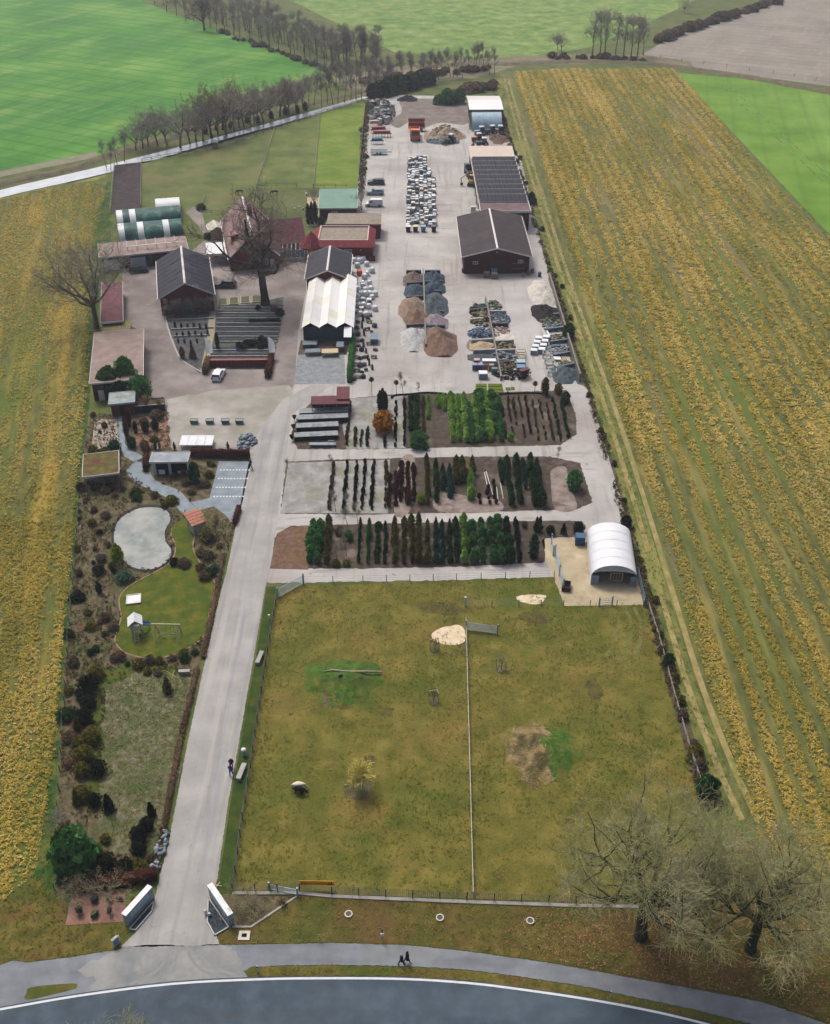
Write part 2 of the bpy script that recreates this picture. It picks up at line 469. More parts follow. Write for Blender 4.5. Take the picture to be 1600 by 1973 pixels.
# paddocks behind the houses
M_pad = mk('paddock_grass',[C(72,88,42),C(96,108,54),C(122,126,72)],scale=0.12,detail=5,bump=0.5,bscale=3,
     layers=[(C(112,100,66),0.06,0.5,0.66,0.5),(C(120,128,84),0.25,0.55,0.7,0.4)])
sheet('paddock',[(272,312),(430,284),(520,255),(530,246),(615,222),(604,362),(490,365),(470,405),(388,416),(330,400),(275,395)],0.03,M_pad)
sheet('paddock_middle',[(530,246),(617,220),(606,362),(494,364)],0.034,mk('paddock_grass_b',[C(76,92,40),C(98,112,52),C(124,128,74)],scale=0.15,detail=5,bump=0.5,bscale=3))
sheet('paddock_bright',[(617,220),(704,196),(690,362),(606,362)],0.034,mk('paddock_grass_c',[C(88,116,32),C(112,134,44),C(130,144,58)],scale=0.15,detail=5,bump=0.5,bscale=3,
   layers=[(C(80,110,34),0.5,0.5,0.7,0.5)]))
sheet('paddock_near',[(488,366),(690,364),(690,378),(610,378),(590,410),(470,410)],0.036,mk('paddock_grass_d',[C(72,84,42),C(96,104,56),C(112,112,70)],scale=0.2,detail=5,bump=0.5,bscale=3))
sheet('sand_paddock',[(221,318),(273,312),(272,408),(214,412)],0.036,mk('wet_dark_sand',[C(44,36,40),C(62,52,54),C(82,70,70)],scale=0.5,detail=4.5,bump=0.8,bscale=2,bdist=0.1))
sheet('grass_by_sheds',[(380,400),(470,395),(450,480),(436,465),(395,462),(384,440)],0.033,M_pad)
# nursery yard, lanes and drive
M_yard = mk('yard_paving',[C(166,164,160),C(180,178,174),C(195,193,188)],scale=0.10,detail=5,rough=0.85,bump=0.15,bscale=6,
   layers=[(C(148,138,134),0.035,0.5,0.64,0.6),(C(200,196,188),0.06,0.54,0.7,0.6),(C(120,112,106),1.2,0.6,0.74,0.5),(C(132,124,120),0.35,0.55,0.68,0.5,(2.2,0.12,1)),(C(126,118,112),0.3,0.6,0.7,0.5,(0.3,1.6,1)),(C(104,98,92),0.45,0.66,0.7,0.5)])
sheet('yard',[(712,200),(770,183),(895,186),(905,250),(975,262),(1003,300),(1030,420),(1060,538),(1085,640),(1112,738),(1150,832),(1178,930),(1206,1012),(1240,1170),
   (1090,1168),(1068,1112),(880,1118),(520,1124),(440,1100),(470,950),(492,850),(470,700),(520,560),(580,500),(640,470),(690,360),(700,260)],0.040,M_yard,rough_edge=0.15)
M_west = mk('gravel_west',[C(120,112,108),C(140,132,128),C(162,154,150)],scale=0.16,detail=5,bump=0.3,bscale=8,
   layers=[(C(100,92,88),0.06,0.5,0.66,0.6),(C(176,168,164),0.1,0.54,0.68,0.55)])
sheet('west_yard',[(236,495),(366,486),(396,462),(384,436),(358,410),(372,398),(388,400),(396,440),(440,470),(450,510),(540,510),(590,480),(590,560),(575,640),(568,740),
   (540,780),(490,850),(485,876),(330,868),(322,790),(280,760),(276,640),(236,620)],0.046,M_west)
sheet('forecourt',[(320,770),(420,752),(560,742),(560,790),(520,850),(490,862),(330,862)],0.052,
   mk('forecourt_gravel',[C(138,136,126),C(160,157,148),C(178,174,168)],scale=0.18,detail=5,bump=0.3,bscale=8,
   layers=[(C(132,136,104),0.12,0.52,0.66,0.45),(C(206,202,198),0.07,0.55,0.68,0.5)]),rough_edge=0.3)
M_drive = mk('drive_paving',[C(150,150,147),C(164,163,159),C(178,177,174)],scale=0.22,detail=5,rough=0.8,bump=0.12,bscale=10,
    layers=[(C(134,134,136),0.5,0.5,0.66,0.6,(1.6,0.06,1)),(C(186,182,176),0.3,0.55,0.68,0.6,(1.8,0.08,1)),(C(128,124,116),1.5,0.62,0.72,0.5)])
DRV = [(232,1826),(262,1798),(296,1745),(306,1700),(326,1620),(362,1430),(392,1290),(420,1165),(437,1100),(458,1000),(470,940),(484,872),(500,830),(545,770),(600,742),
    (640,742),(560,800),(555,860),(540,960),(522,1095),(512,1132),(490,1262),(466,1400),(438,1560),(420,1690),(400,1760),(424,1822)]
sheet('drive',DRV,0.056,M_drive,rough_edge=0.05)
M_joint = mk('paver_joint',[C(150,150,160),C(164,164,172)],scale=2)
cl = smooth_line([(390,1690),(410,1560),(432,1420),(452,1290),(474,1150),(490,1060)],14)
struct('paver_course',strip([G(*p) for p in cl],0.12,0.060),M_joint)
M_tar = mk('path_asphalt',[C(110,116,122),C(126,132,138),C(140,146,152)],scale=0.4,detail=5,rough=0.8,bump=0.15,bscale=12,
     layers=[(C(158,158,154),0.08,0.52,0.7,0.5),(C(92,98,102),0.25,0.54,0.7,0.5,(0.3,1.5,1))])
PATH_UP = [(-260,1930),(-60,1872),(0,1861),(24,1852),(52,1856),(140,1845),(232,1830),(330,1824),(424,1822),(500,1821),(640,1818),(780,1822),(900,1834),(1050,1855),(1200,1882),(1340,1907),(1470,1932),(1600,1976),(1760,2040)]
PATH_LO = [(1760,2090),(1600,2012),(1480,1982),(1340,1946),(1200,1917),(1130,1902),(1000,1882),(900,1869),(780,1862),(640,1860),(540,1861),(490,1864),(470,1872),(480,1900),
     (330,1906),(160,1930),(0,1955),(-260,2010)]
sheet('cycle_path',PATH_UP+PATH_LO,0.050,M_tar,rough_edge=0.05)
M_road = mk('road_asphalt',[C(38,55,68),C(50,69,84),C(68,87,102)],scale=0.5,detail=5,rough=0.72,spec=0.3,bump=0.2,bscale=14,
   layers=[(C(78,96,108),0.09,0.5,0.68,0.5,(0.25,1.6,1)),(C(58,68,76),0.3,0.52,0.7,0.5,(0.15,2,1))])
EDGE = smooth_line([(-260,1990),(-100,1962),(0,1946),(150,1920),(330,1897),(500,1888),(640,1886),(780,1887.5),(900,1895),(1000,1907),(1130,1926),(1250,1948),(1360,1974),(1500,2014),(1640,2060)])
sheet('road',[(x,y-5) for x,y in EDGE]+[(1700,2500),(900,2300),(200,2300),(-400,2500)],0.062,M_road)
struct('edge_line',strip([G(x,y) for x,y in EDGE],0.22,0.068),mk('road_paint',[C(206,214,216),C(228,232,232)],scale=3,layers=[(C(150,158,162),3.0,0.62,0.7,0.6)]))
M_apron = mk('dusty_apron',[C(128,132,132),C(146,148,146),C(162,163,158)],scale=0.35,detail=5,rough=0.85,bump=0.1,bscale=10,layers=[(C(116,122,126),0.2,0.5,0.64,0.7),(C(172,168,158),0.5,0.58,0.7,0.5)])
sheet('junction_apron',[(236,1830),(300,1824),(424,1823),(452,1836),(474,1868),(482,1884),(400,1890),(330,1893),(240,1904),(168,1912),(186,1890),(150,1872),(190,1848)],0.056,M_apron,True,0.22)
M_rub = mk('tyre_marks',[C(134,136,135),C(142,144,142)],scale=1.0,layers=[(C(146,148,146),0.8,0.45,0.58,0.95)])
for k,pt in enumerate([[(327,1832),(322,1848),(296,1876),(250,1898)],[(342,1832),(338,1852),(316,1880),(270,1900)],[(364,1832),(368,1846),(392,1872),(440,1886)],[(381,1830),(386,1842),(410,1864),(456,1880)]]):
 struct('tyre_mark',strip([G(*q) for q in smooth_line(pt,8)],0.28,0.0585),M_rub)
M_verge = mk('verge_turf',[C(72,72,26),C(98,92,38),C(126,112,54)],scale=0.7,detail=5,bump=0.7,bscale=5,bdist=0.08,
    layers=[(C(112,84,48),0.25,0.5,0.64,0.65),(C(66,86,26),0.12,0.5,0.64,0.6)])
sheet('verge_island_left',[(52,1914),(62,1903),(140,1896),(148,1902),(138,1908),(54,1927)],0.066,M_verge,True)
sheet('verge_strip',[(470,1873),(486,1864),(640,1861),(780,1864),(900,1871),(1000,1884),(1130,1904),(1200,1919),(1340,1949),(1480,1985),(1600,2015),(1600,2035),(1480,2000),(1370,1970),(1250,1943),(1130,1921),
   (1000,1902),(900,1890),(780,1882),(640,1881),(500,1883),(478,1884)],0.066,M_verge,rough_edge=0.07)
VERGE = [(446,1722),(575,1722),(640,1728),(900,1738),(1100,1742),(1300,1740),(1420,1600),(1500,1660),(1900,1800),(1900,2060),(1600,1974),(1470,1930),(1340,1905),(1200,1880),(1050,1853),(900,1832),(780,1820),
   (640,1816),(500,1819),(424,1820),(400,1762)]
sheet('roadside_verge',VERGE,0.034,mk('verge_turf_wide',[C(66,66,26),C(92,86,36),C(116,104,48)],scale=0.6,detail=5,bump=0.7,bscale=5,bdist=0.08,
   layers=[(C(100,76,44),0.11,0.48,0.62,0.75),(C(62,84,24),0.16,0.5,0.64,0.6),(C(132,108,62),1.4,0.56,0.7,0.5)]))
sheet('roadside_verge_left',[(-300,1800),(0,1745),(70,1690),(128,1740),(128,1786),(260,1770),(232,1828),(140,1843),(52,1854),(24,1850),(0,1859),(-60,1870),(-300,1935)],0.034,M_verge)
# alpaca pasture
PAST = [(532,1132),(880,1119),(1066,1112),(1086,1164),(1244,1164),(1290,1335),(1330,1480),(1400,1740),(1090,1738),(640,1724),(450,1716),(468,1560),(486,1440),(506,1300)]
M_past = mk('pasture_turf',[C(80,84,26),C(106,103,40),C(134,122,58)],scale=0.32,detail=5,bump=0.8,bscale=4,bdist=0.1,
   layers=[(C(70,92,22),0.05,0.5,0.64,0.7),(C(134,110,58),0.09,0.54,0.68,0.55),(C(118,106,44),0.9,0.52,0.68,0.5),(C(56,64,26),1.8,0.58,0.7,0.5)])
sheet('pasture',PAST,0.042,M_past)
sheet('drive_verge',[(514,1132),(534,1130),(508,1290),(486,1430),(462,1580),(446,1722),(412,1722),(424,1690),(442,1560),(470,1400),(494,1262)],0.060,
   mk('drive_verge_turf',[C(36,60,14),C(52,74,18),C(74,86,26)],scale=0.6,detail=5,bump=0.5,bscale=5,layers=[(C(86,80,30),0.3,0.52,0.66,0.5)]))
M_sand = mk('pale_sand',[C(204,184,150),C(222,204,172),C(234,220,194)],scale=1.2,detail=4.5,bump=0.4,bscale=5)
sheet('sand_bath',smooth_poly([(833,1222),(846,1212),(866,1207),(886,1205),(896,1216),(896,1236),(878,1243),(850,1241),(836,1234)]),0.052,M_sand,rough_edge=0.06)
sheet('sand_scuff',smooth_poly([(996,1150),(1020,1146),(1048,1147),(1052,1153),(1040,1164),(1018,1164),(1000,1158)]),0.052,M_sand,rough_edge=0.08)
M_trod = mk('trodden_turf',[C(62,60,30),C(84,78,42),C(104,92,56)],scale=1.4,detail=5,bump=0.9,bscale=6,bdist=0.1,layers=[(C(100,98,38),0.8,0.46,0.58,0.85)])
for pl in ([(800,1166),(850,1160),(890,1170),(884,1184),(830,1182)],[(1000,1186),(1040,1178),(1066,1190),(1050,1206),(1014,1200)],[(1130,1310),(1152,1312),(1160,1340),(1146,1352),(1132,1334)],[(730,1366),(756,1364),(752,1380),(732,1380)],[(880,1240),(898,1236),(900,1264),(886,1262)],[(640,1350),(672,1346),(680,1362),(650,1366)],[(700,1460),(722,1458),(720,1474),(702,1472)]):
 sheet('trodden_patch',pl,0.049,M_trod,True,0.25)
M_wheel = mk('wheel_worn_turf',[C(104,112,62),C(124,124,80)],scale=1.0,layers=[(C(100,100,40),0.5,0.42,0.58,0.95)])
for pt in ([(1204,1170),(1216,1200),(1212,1240),(1190,1278)],[(1222,1170),(1236,1204),(1230,1250),(1206,1290)],[(1180,1172),(1194,1200),(1188,1234),(1168,1264)]):
 struct('wheel_arc',strip([G(*q) for q in smooth_line(pt,8)],0.45,0.0485),M_wheel)
M_hard = mk('hoof_sand',[C(166,152,122),C(186,172,142),C(204,192,164)],scale=0.5,detail=5,bump=0.4,bscale=5,layers=[(C(150,150,110),0.25,0.52,0.66,0.5),(C(120,110,92),0.2,0.58,0.7,0.5)])
sheet('tent_yard',[(1044,1040),(1125,1036),(1140,1010),(1206,1010),(1224,1080),(1240,1166),(1088,1168),(1068,1110),(1056,1090)],0.052,M_hard)
for (cx,cy,w,h,mats,nm,lay) in [(660,1312,78,46,0,'grass_mound_left',0),(1040,1450,76,62,1,'grass_mound_right',1)]:
 n = 56; rx = (G(cx+w,cy)-G(cx-w,cy)).length/2; ry = (G(cx,cy-h)-G(cx,cy+h)).length/2; cc = G(cx,cy); V,FM = [],[]
 mb = MB()
 for j in range(n+1):
  for i in range(n+1):
   u,v = (i/n*2-1)*1.15,(j/n*2-1)*1.15; a_ = math.atan2(v,u)
   r_ = math.hypot(u,v)/(1+0.10*math.sin(3*a_+lay)+0.06*math.sin(7*a_+2))
   z = 0.85*max(0,math.cos(min(1,r_)*math.pi/2)) ** 1.3*(1+0.25*math.sin(5*u+3*v))+random.uniform(0,0.05)
   V.append((cc.x+u*rx,cc.y+v*ry,0.044+z if r_ < 1 else 0.01))
 F = [(j*(n+1)+i,j*(n+1)+i+1,(j+1)*(n+1)+i+1,(j+1)*(n+1)+i) for j in range(n) for i in range(n)]
 mb.add(V,F)
 for f in F:
  u = sum(V[i][0] for i in f)/4-cc.x; v = sum(V[i][1] for i in f)/4-cc.y; r_ = math.hypot(u/rx,v/ry); q = random.uniform(-.14,.14)+0.12*math.sin(v*1.7)+0.1*math.sin(u*2.3+v)
  FM.append(2 if r_+q > (0.9 if lay else 1.0) else 1 if (lay and u/rx+q*.8 > .2 and v/ry < .8) or (not lay and math.sin(u*1.3+1)+math.sin(v*1.1)+3*q > -.3) else 0)
 mb.m = FM
 if lay == 0:
  mm = mk('mound_left',[C(50,72,22),C(76,94,30),C(104,112,44)],scale=0.8,detail=5,bump=0.8,bscale=5,bdist=0.1,
    layers=[(C(116,100,78),0.30,0.55,0.62,0.85),(C(74,56,40),0.5,0.62,0.7,0.7)])
 else:
  mm = mk('mound_right',[C(84,76,52),C(136,118,78),C(166,146,104)],scale=0.9,detail=5,bump=1.0,bscale=4,bdist=0.2,
    layers=[(C(62,66,32),0.35,0.5,0.62,0.8),(C(60,50,42),0.8,0.58,0.68,0.6)])
 struct(nm,mb,[mm,mk('fresh_turf',[C(46,78,18),C(68,100,30),C(96,118,46)],scale=1.4,detail=5,bump=0.9,bscale=6,layers=[(C(96,94,40),0.9,0.54,0.64,0.5),(C(38,56,18),2.0,0.56,0.68,0.6)]),M_past],True)
# gardens, beds and planting plots
M_soil = mk('planting_soil',[C(58,50,44),C(78,68,60),C(100,88,78)],scale=0.8,detail=5,bump=0.8,bscale=5,bdist=0.08,
   layers=[(C(84,92,44),0.3,0.54,0.66,0.6),(C(150,136,126),0.25,0.56,0.7,0.55)])
M_litter = mk('bed_mulch',[C(70,66,46),C(98,90,66),C(126,114,88)],scale=1.1,detail=5,bump=0.9,bscale=5,bdist=0.08,
     layers=[(C(98,66,48),0.4,0.54,0.66,0.5),(C(66,80,34),0.25,0.48,0.62,0.7),(C(150,128,108),1.5,0.6,0.72,0.5)])
GARDEN = [(175,800),(325,795),(328,866),(480,880),(468,940),(456,1000),(430,1100),(414,1165),(384,1290),(354,1430),(318,1620),(300,1700),(106,1720),(112,1540),(122,1340),(146,1040),(158,880)]
sheet('garden_soil',GARDEN,0.036,M_litter)
sheet('north_bed',[(600,775),(760,760),(900,758),(1092,752),(1110,800),(1112,836),(1080,858),(900,862),(700,866),(575,866),(560,840),(575,800)],0.052,M_soil,rough_edge=0.12)
M_fabric = mk('bed_fabric',[C(128,128,126),C(152,152,148),C(176,176,172)],scale=0.5,detail=5,bump=0.3,bscale=5,
     layers=[(C(120,124,84),0.2,0.52,0.66,0.6),(C(100,98,98),0.6,0.56,0.7,0.5,(2,0.3,1))])
sheet('pot_ground_north',[(676,768),(776,762),(782,864),(668,866),(660,820)],0.058,M_fabric)
sheet('middle_bed',[(552,890),(640,886),(900,880),(1060,880),(1118,892),(1142,968),(1110,982),(900,988),(700,992),(540,990)],0.052,M_soil,rough_edge=0.12)
sheet('pot_ground_middle',[(556,892),(752,886),(748,990),(541,989)],0.058,M_fabric)
sheet('south_bed',[(532,1030),(562,1014),(700,1010),(1000,1004),(1110,1004),(1130,1034),(1050,1038),(1050,1084),(900,1092),(700,1096),(518,1096)],0.052,M_soil,rough_edge=0.12)
sheet('heather_bed',[(534,1028),(562,1016),(600,1014),(594,1098),(520,1096)],0.060,
   mk('heather',[C(84,66,52),C(116,90,72),C(134,112,78)],scale=1.2,detail=5,bump=1.0,bscale=4,bdist=0.15,layers=[(C(128,98,104),0.5,0.52,0.66,0.6),(C(112,104,52),0.4,0.55,0.66,0.6)]))
sheet('earth_yard',[(772,194),(830,190),(896,190),(902,238),(850,236),(815,246),(795,232),(770,246),(752,236),(775,215)],0.05,mk('trodden_earth',[C(104,94,88),C(126,116,110),C(148,140,134)],scale=0.3,detail=5,bump=0.5,bscale=4),True,0.25)
sheet('east_track',[(1112,740),(1130,745),(1160,835),(1190,940),(1212,1012),(1140,1012),(1130,1000),(1146,970),(1118,890),(1112,840)],0.056,M_yard)
M_pale = mk('bare_sandy_soil',[C(116,104,96),C(142,130,122),C(164,154,146)],scale=0.6,detail=5,bump=0.6,bscale=5,layers=[(C(96,74,68),0.4,0.54,0.64,0.7)])
for pl in ([(770,890),(800,885),(790,984),(760,988)],[(846,950),(912,958),(962,965),(960,986),(845,986)],[(1064,905),(1090,900),(1096,930),(1112,980),(1070,982),(1062,930)],[(905,655),(950,650),(985,662),(960,680),(905,676)]):
 sheet('bare_soil_patch',pl,0.062,M_pale,True)
sheet('display_plot',[(318,605),(410,600),(548,572),(528,690),(518,712),(402,712),(385,720),(348,690),(328,640)],0.056,
   mk('plot_gravel',[C(58,60,64),C(80,82,86),C(104,106,106)],scale=0.8,detail=5,bump=0.5,bscale=6,layers=[(C(84,92,66),0.25,0.54,0.66,0.6)]))
sheet('shade_bed',[(574,684),(664,684),(666,740),(566,741)],0.060,
   mk('grey_setts',[C(120,126,132),C(142,148,152),C(164,168,168)],scale=0.9,detail=5,bump=0.3,bscale=6,wave=(C(104,112,116),1.2,'X',0.6,0.95,0.4,0.2)))
sheet('shade_bed_edge',[(580,656),(676,656),(668,684),(574,684)],0.057,M_soil)
M_lawn = mk('garden_lawn',[C(58,78,12),C(82,94,20),C(112,106,34)],scale=0.6,detail=5,bump=0.6,bscale=6,bdist=0.06,
   layers=[(C(60,46,26),1.0,0.64,0.7,0.6),(C(52,82,14),0.2,0.52,0.64,0.6)])
LAWN = [(352,996),(332,1016),(330,1032),(338,1050),(336,1070),(324,1088),(296,1104),(252,1128),(232,1148),(230,1166),(234,1190),(226,1216),(222,1236),(238,1256),(266,1266),(300,1270),
  (340,1260),(372,1244),(396,1222),(404,1180),(414,1136),(412,1118),(396,1098),(378,1072),(372,1050),(376,1024),(364,1012)]
sheet('lawn',LAWN,0.050,M_lawn,True)
struct('lawn_edging',strip([G(*p) for p in smooth_line(LAWN[1:16]+LAWN[16:] ,4)],0.16,0.075),mk('edging_stone',[C(138,112,96),C(168,142,124)],scale=2))
POND = [(262,982),(286,978),(312,980),(326,990),(328,1004),(318,1024),(320,1044),(330,1060),(326,1078),(308,1092),(284,1098),(258,1094),(240,1082),(226,1064),(220,1042),(222,1018),(234,998)]
sheet('pond_edge',[(275+(x-275)*1.09,1038+(y-1038)*1.09) for x,y in smooth_poly(POND)],0.046,mk('pond_liner',[C(40,42,44),C(66,66,66)],scale=2,bump=0.5))
sheet('pond_water',POND,0.060,mk('pond_ice',[C(112,124,124),C(142,150,146),C(168,172,164)],scale=0.35,detail=5,rough=0.45,spec=0.12,bump=0.05,bscale=3,
   layers=[(C(178,176,170),0.25,0.5,0.64,0.5),(C(96,118,128),0.3,0.55,0.66,0.5)]),True)
M_slate = mk('slate_path',[C(118,132,142),C(138,150,158),C(154,164,170)],scale=0.6,detail=5,bump=0.2,bscale=8)
sheet('garden_path',smooth_line([(262,890),(244,906),(256,926),(290,944),(326,962),(346,984),(356,996)],3)+smooth_line([(385,984),(366,968),(346,946),(316,934),(296,922),(288,906),(280,890)],3),0.054,M_slate)
sheet('shed_path',[(228,796),(240,796),(242,850),(252,866),(276,880),(262,892),(240,880),(228,850)],0.053,M_slate)
sheet('car_park',[(422,889),(484,889),(476,924),(468,966),(456,1008),(446,1006),(434,992),(412,976),(384,984),(368,968),(404,960)],0.056,M_slate)
M_white = plain('white_paint',C(225,228,228),rough=0.5)
for r_,(ya,xa,xb) in enumerate([(906,426,480),(922.5,422,476),(939.5,418,472),(957,413,468)]):
 mb = MB()
 for k in range(10):
  p = G(xa+(xb-xa)*k/9,ya); mb.box(p.x-0.14,p.x+0.14,p.y-0.14,p.y+0.14,0.058,0.063)
 struct('bay_marking',mb,M_white)
sheet('gravel_garden',[(330,1300),(366,1302),(362,1380),(340,1500),(310,1620),(255,1650),(190,1640),(196,1540),(198,1420),(206,1320),(260,1300)],0.044,
   mk('brushy_turf',[C(70,76,46),C(100,102,72),C(132,126,104)],scale=1.1,detail=5,bump=0.9,bscale=4,bdist=0.1,
   layers=[(C(64,84,34),0.22,0.48,0.62,0.75),(C(150,140,122),1.6,0.56,0.68,0.6),(C(96,84,72),0.4,0.54,0.68,0.5,(0.3,1.6,1))]),rough_edge=0.4)
sheet('garden_turf',[(160,1290),(340,1280),(340,1310),(210,1330),(205,1480),(200,1560),(160,1560),(180,1440),(175,1330)],0.042,
   mk('garden_turf',[C(50,72,18),C(76,92,28),C(96,92,40)],scale=0.5,detail=5,bump=0.6,bscale=5,layers=[(C(84,62,40),0.3,0.54,0.66,0.6)]),rough_edge=0.3)
sheet('paved_square',[(138,1724),(242,1716),(244,1776),(126,1784)],0.050,
   mk('red_pavers',[C(128,96,84),C(150,114,100),C(164,132,118)],scale=0.8,detail=5,bump=0.3,bscale=8,layers=[(C(92,84,56),0.3,0.54,0.68,0.55)]))
sheet('display_gravel',[(183,808),(226,808),(228,850),(240,866),(176,868)],0.050,mk('light_gravel',[C(150,138,124),C(176,166,152),C(196,186,172)],scale=1.2,detail=5,bump=0.4,bscale=8,layers=[(C(124,80,60),0.6,0.54,0.64,0.6),(C(90,100,54),0.4,0.56,0.66,0.5)]))
sheet('chip_bed',[(252,806),(326,800),(328,862),(300,868),(262,852)],0.050,mk('bark_chips',[C(112,84,70),C(138,106,90),C(160,132,116)],scale=1.4,detail=5,bump=0.5,bscale=8,layers=[(C(96,92,56),0.4,0.54,0.66,0.5)]))
# ================================================================== buildings
def frame(fl,fr,bk,z):
 A,B,K = G(*fl,z),G(*fr,z),G(*bk,z)
 v = K-A; D = v.length; v.normalize(); u = Vector((v.y,-v.x,0))
 return Vector((A.x,A.y,0)),math.atan2(u.y,u.x),(B-A).dot(u),D
M_brick = mk('red_brick',[C(92,26,26),C(116,36,34),C(136,50,44)],scale=2.0,rough=0.9,coord='obj',wave=(C(84,28,28),2.5,'Z',0.75,0.98,0.35,0.1))
M_brickd = mk('dark_red_cladding',[C(62,16,22),C(82,22,28),C(96,30,34)],scale=1.0,coord='obj',wave=(C(48,12,18),1.6,'X',0.7,0.98,0.45,0.25))
M_corr = mk('brown_sheet_roof',[C(48,40,42),C(60,51,53),C(74,64,65)],scale=0.6,coord='obj',rough=0.7,wave=(C(38,32,36),1.3,'X',0.5,0.95,0.4,0.5),layers=[(C(86,76,74),0.15,0.55,0.7,0.4)])
M_corr2 = mk('taupe_sheet_roof',[C(136,118,110),C(154,136,128),C(172,154,144)],scale=0.5,coord='obj',rough=0.75,wave=(C(120,104,96),1.6,'Y',0.55,0.95,0.45,0.4),layers=[(C(106,98,84),0.3,0.55,0.68,0.5)])
M_darkroof = mk('dark_slate_roof',[C(40,40,50),C(54,54,64),C(70,70,80)],scale=0.8,coord='obj',rough=0.7,wave=(C(34,34,42),1.4,'Y',0.5,0.95,0.45,0.4))
M_redroof = mk('red_metal_roof',[C(88,34,46),C(104,44,56),C(120,60,70)],scale=0.6,coord='obj',rough=0.6,wave=(C(74,28,40),1.5,'X',0.55,0.95,0.4,0.4),layers=[(C(128,96,92),0.3,0.56,0.7,0.4)])
M_tile = mk('red_roof_tile',[C(112,26,40),C(134,36,50),C(150,52,62)],scale=1.5,coord='obj',rough=0.6,wave=(C(88,18,32),1.8,'Z',0.6,0.95,0.5,0.5))
M_sheentile = mk('sheen_pale_tile',[C(134,112,110),C(154,130,126),C(172,150,144)],scale=1.2,coord='obj',wave=(C(118,94,92),1.6,'Z',0.6,0.95,0.4,0.5),layers=[(C(140,76,74),0.25,0.52,0.68,0.5)])  # pale pink-grey is reflected light painted into the red tile colour
M_browntile = mk('brown_red_tile',[C(92,58,62),C(110,70,74),C(126,88,90)],scale=1.2,coord='obj',wave=(C(76,46,50),1.6,'Z',0.6,0.95,0.4,0.5),layers=[(C(120,44,72),0.2,0.54,0.66,0.5)])
M_trim = plain('white_trim',C(222,220,216),rough=0.5,var=0.08)
M_palewood = plain('pale_timber',C(196,176,140),var=0.2,scale=3)
M_timber = plain('weathered_timber',C(132,118,100),var=0.25,scale=3)
M_darkwood = plain('dark_timber',C(48,40,36),var=0.25,scale=3)
M_glass = plain('window_glass',C(96,126,146),rough=0.12,spec=0.8)
M_darkglass = plain('dark_glass',C(28,38,48),rough=0.1,spec=0.8)
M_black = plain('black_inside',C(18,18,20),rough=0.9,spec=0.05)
M_steel = plain('galvanised_steel',C(160,170,176),rough=0.45,metal=0.4)
M_steeld = plain('dark_steel',C(60,66,72),rough=0.5,metal=0.3)
M_gravelroof = mk('gravel_roof',[C(128,120,108),C(150,140,126),C(168,158,144)],scale=1.5,detail=5,layers=[(C(112,112,84),0.3,0.52,0.68,0.5)],coord='obj')
M_concrete = mk('concrete',[C(150,148,142),C(172,170,164),C(190,188,182)],scale=1.2,detail=5,bump=0.2,bscale=8,layers=[(C(118,116,108),0.6,0.55,0.7,0.4)])
M_panel = mk('solar_cell',[C(20,22,38),C(30,32,50)],scale=1.5,coord='obj',rough=0.5,spec=0.12)
M_teal = mk('shade_net',[C(14,66,62),C(26,86,80),C(60,120,112)],scale=0.5,coord='obj',rough=0.55,layers=[(C(120,160,152),0.5,0.56,0.72,0.5)])
M_film = mk('white_film',[C(222,226,226),C(236,240,240)],scale=0.6,rough=0.4,coord='obj',layers=[(C(190,206,212),0.3,0.52,0.7,0.5)])
def part(p,name,mb,m,smooth=False,label=None):
 o = mb.build(name,m,p,smooth)
 if label: o['label'] = label
 return o
WIN_ME = {}
def window(p,x,z,w,h,y=0.0,side='front',frame_m=None,pane_m=None,bars=1,name='window'):
 """frame with recessed pane, on the local front (y const, facing -y), 'right' (x const, +x) or 'left'"""
 fm,pm = frame_m or M_trim,pane_m or M_glass
 t = 0.08
 a,b_ = MB(),MB()
 def bx(mb,x0,x1,y0,y1,z0,z1):
  mb.box(x0,x1,y0,y1,z0,z1)
 a.box(-w/2,w/2,-0.06,0.05,-h/2,-h/2+t); a.box(-w/2,w/2,-0.06,0.05,h/2-t,h/2)
 a.box(-w/2,-w/2+t,-0.06,0.05,-h/2+t,h/2-t); a.box(w/2-t,w/2,-0.06,0.05,-h/2+t,h/2-t)
 for k in range(bars):
  xx = -w/2+w*(k+1)/(bars+1); a.box(xx-0.035,xx+0.035,-0.05,0.04,-h/2+t,h/2-t)
 b_.box(-w/2+t,w/2-t,-0.015,0.02,-h/2+t,h/2-t)
 o = part(p,name,a,fm); g = part(o,'pane',b_,pm)
 o.location = (x,y,z)
 if side == 'right': o.rotation_euler = (0,0,R(90))
 if side == 'left': o.rotation_euler = (0,0,R(-90))
 return o
def door(p,x,z0,w,h,y=0.0,m=None,side='front',name='door',handle=True):
 a = MB().box(-w/2,w/2,-0.05,0.04,0,h)
 for k in range(3):
  a.box(-w/2+0.08,w/2-0.08,-0.065,-0.051,h*(0.06+0.31*k),h*(0.06+0.31*k+0.26))
 o = part(p,name,a,m or M_trim)
 if handle:
  part(o,'handle',MB().box(w/2-0.2,w/2-0.12,-0.12,-0.066,h*0.45,h*0.52),M_steeld)
 o.location = (x,y,z0)
 if side == 'right': o.rotation_euler = (0,0,R(90))
 if side == 'left': o.rotation_euler = (0,0,R(-90))
 return o
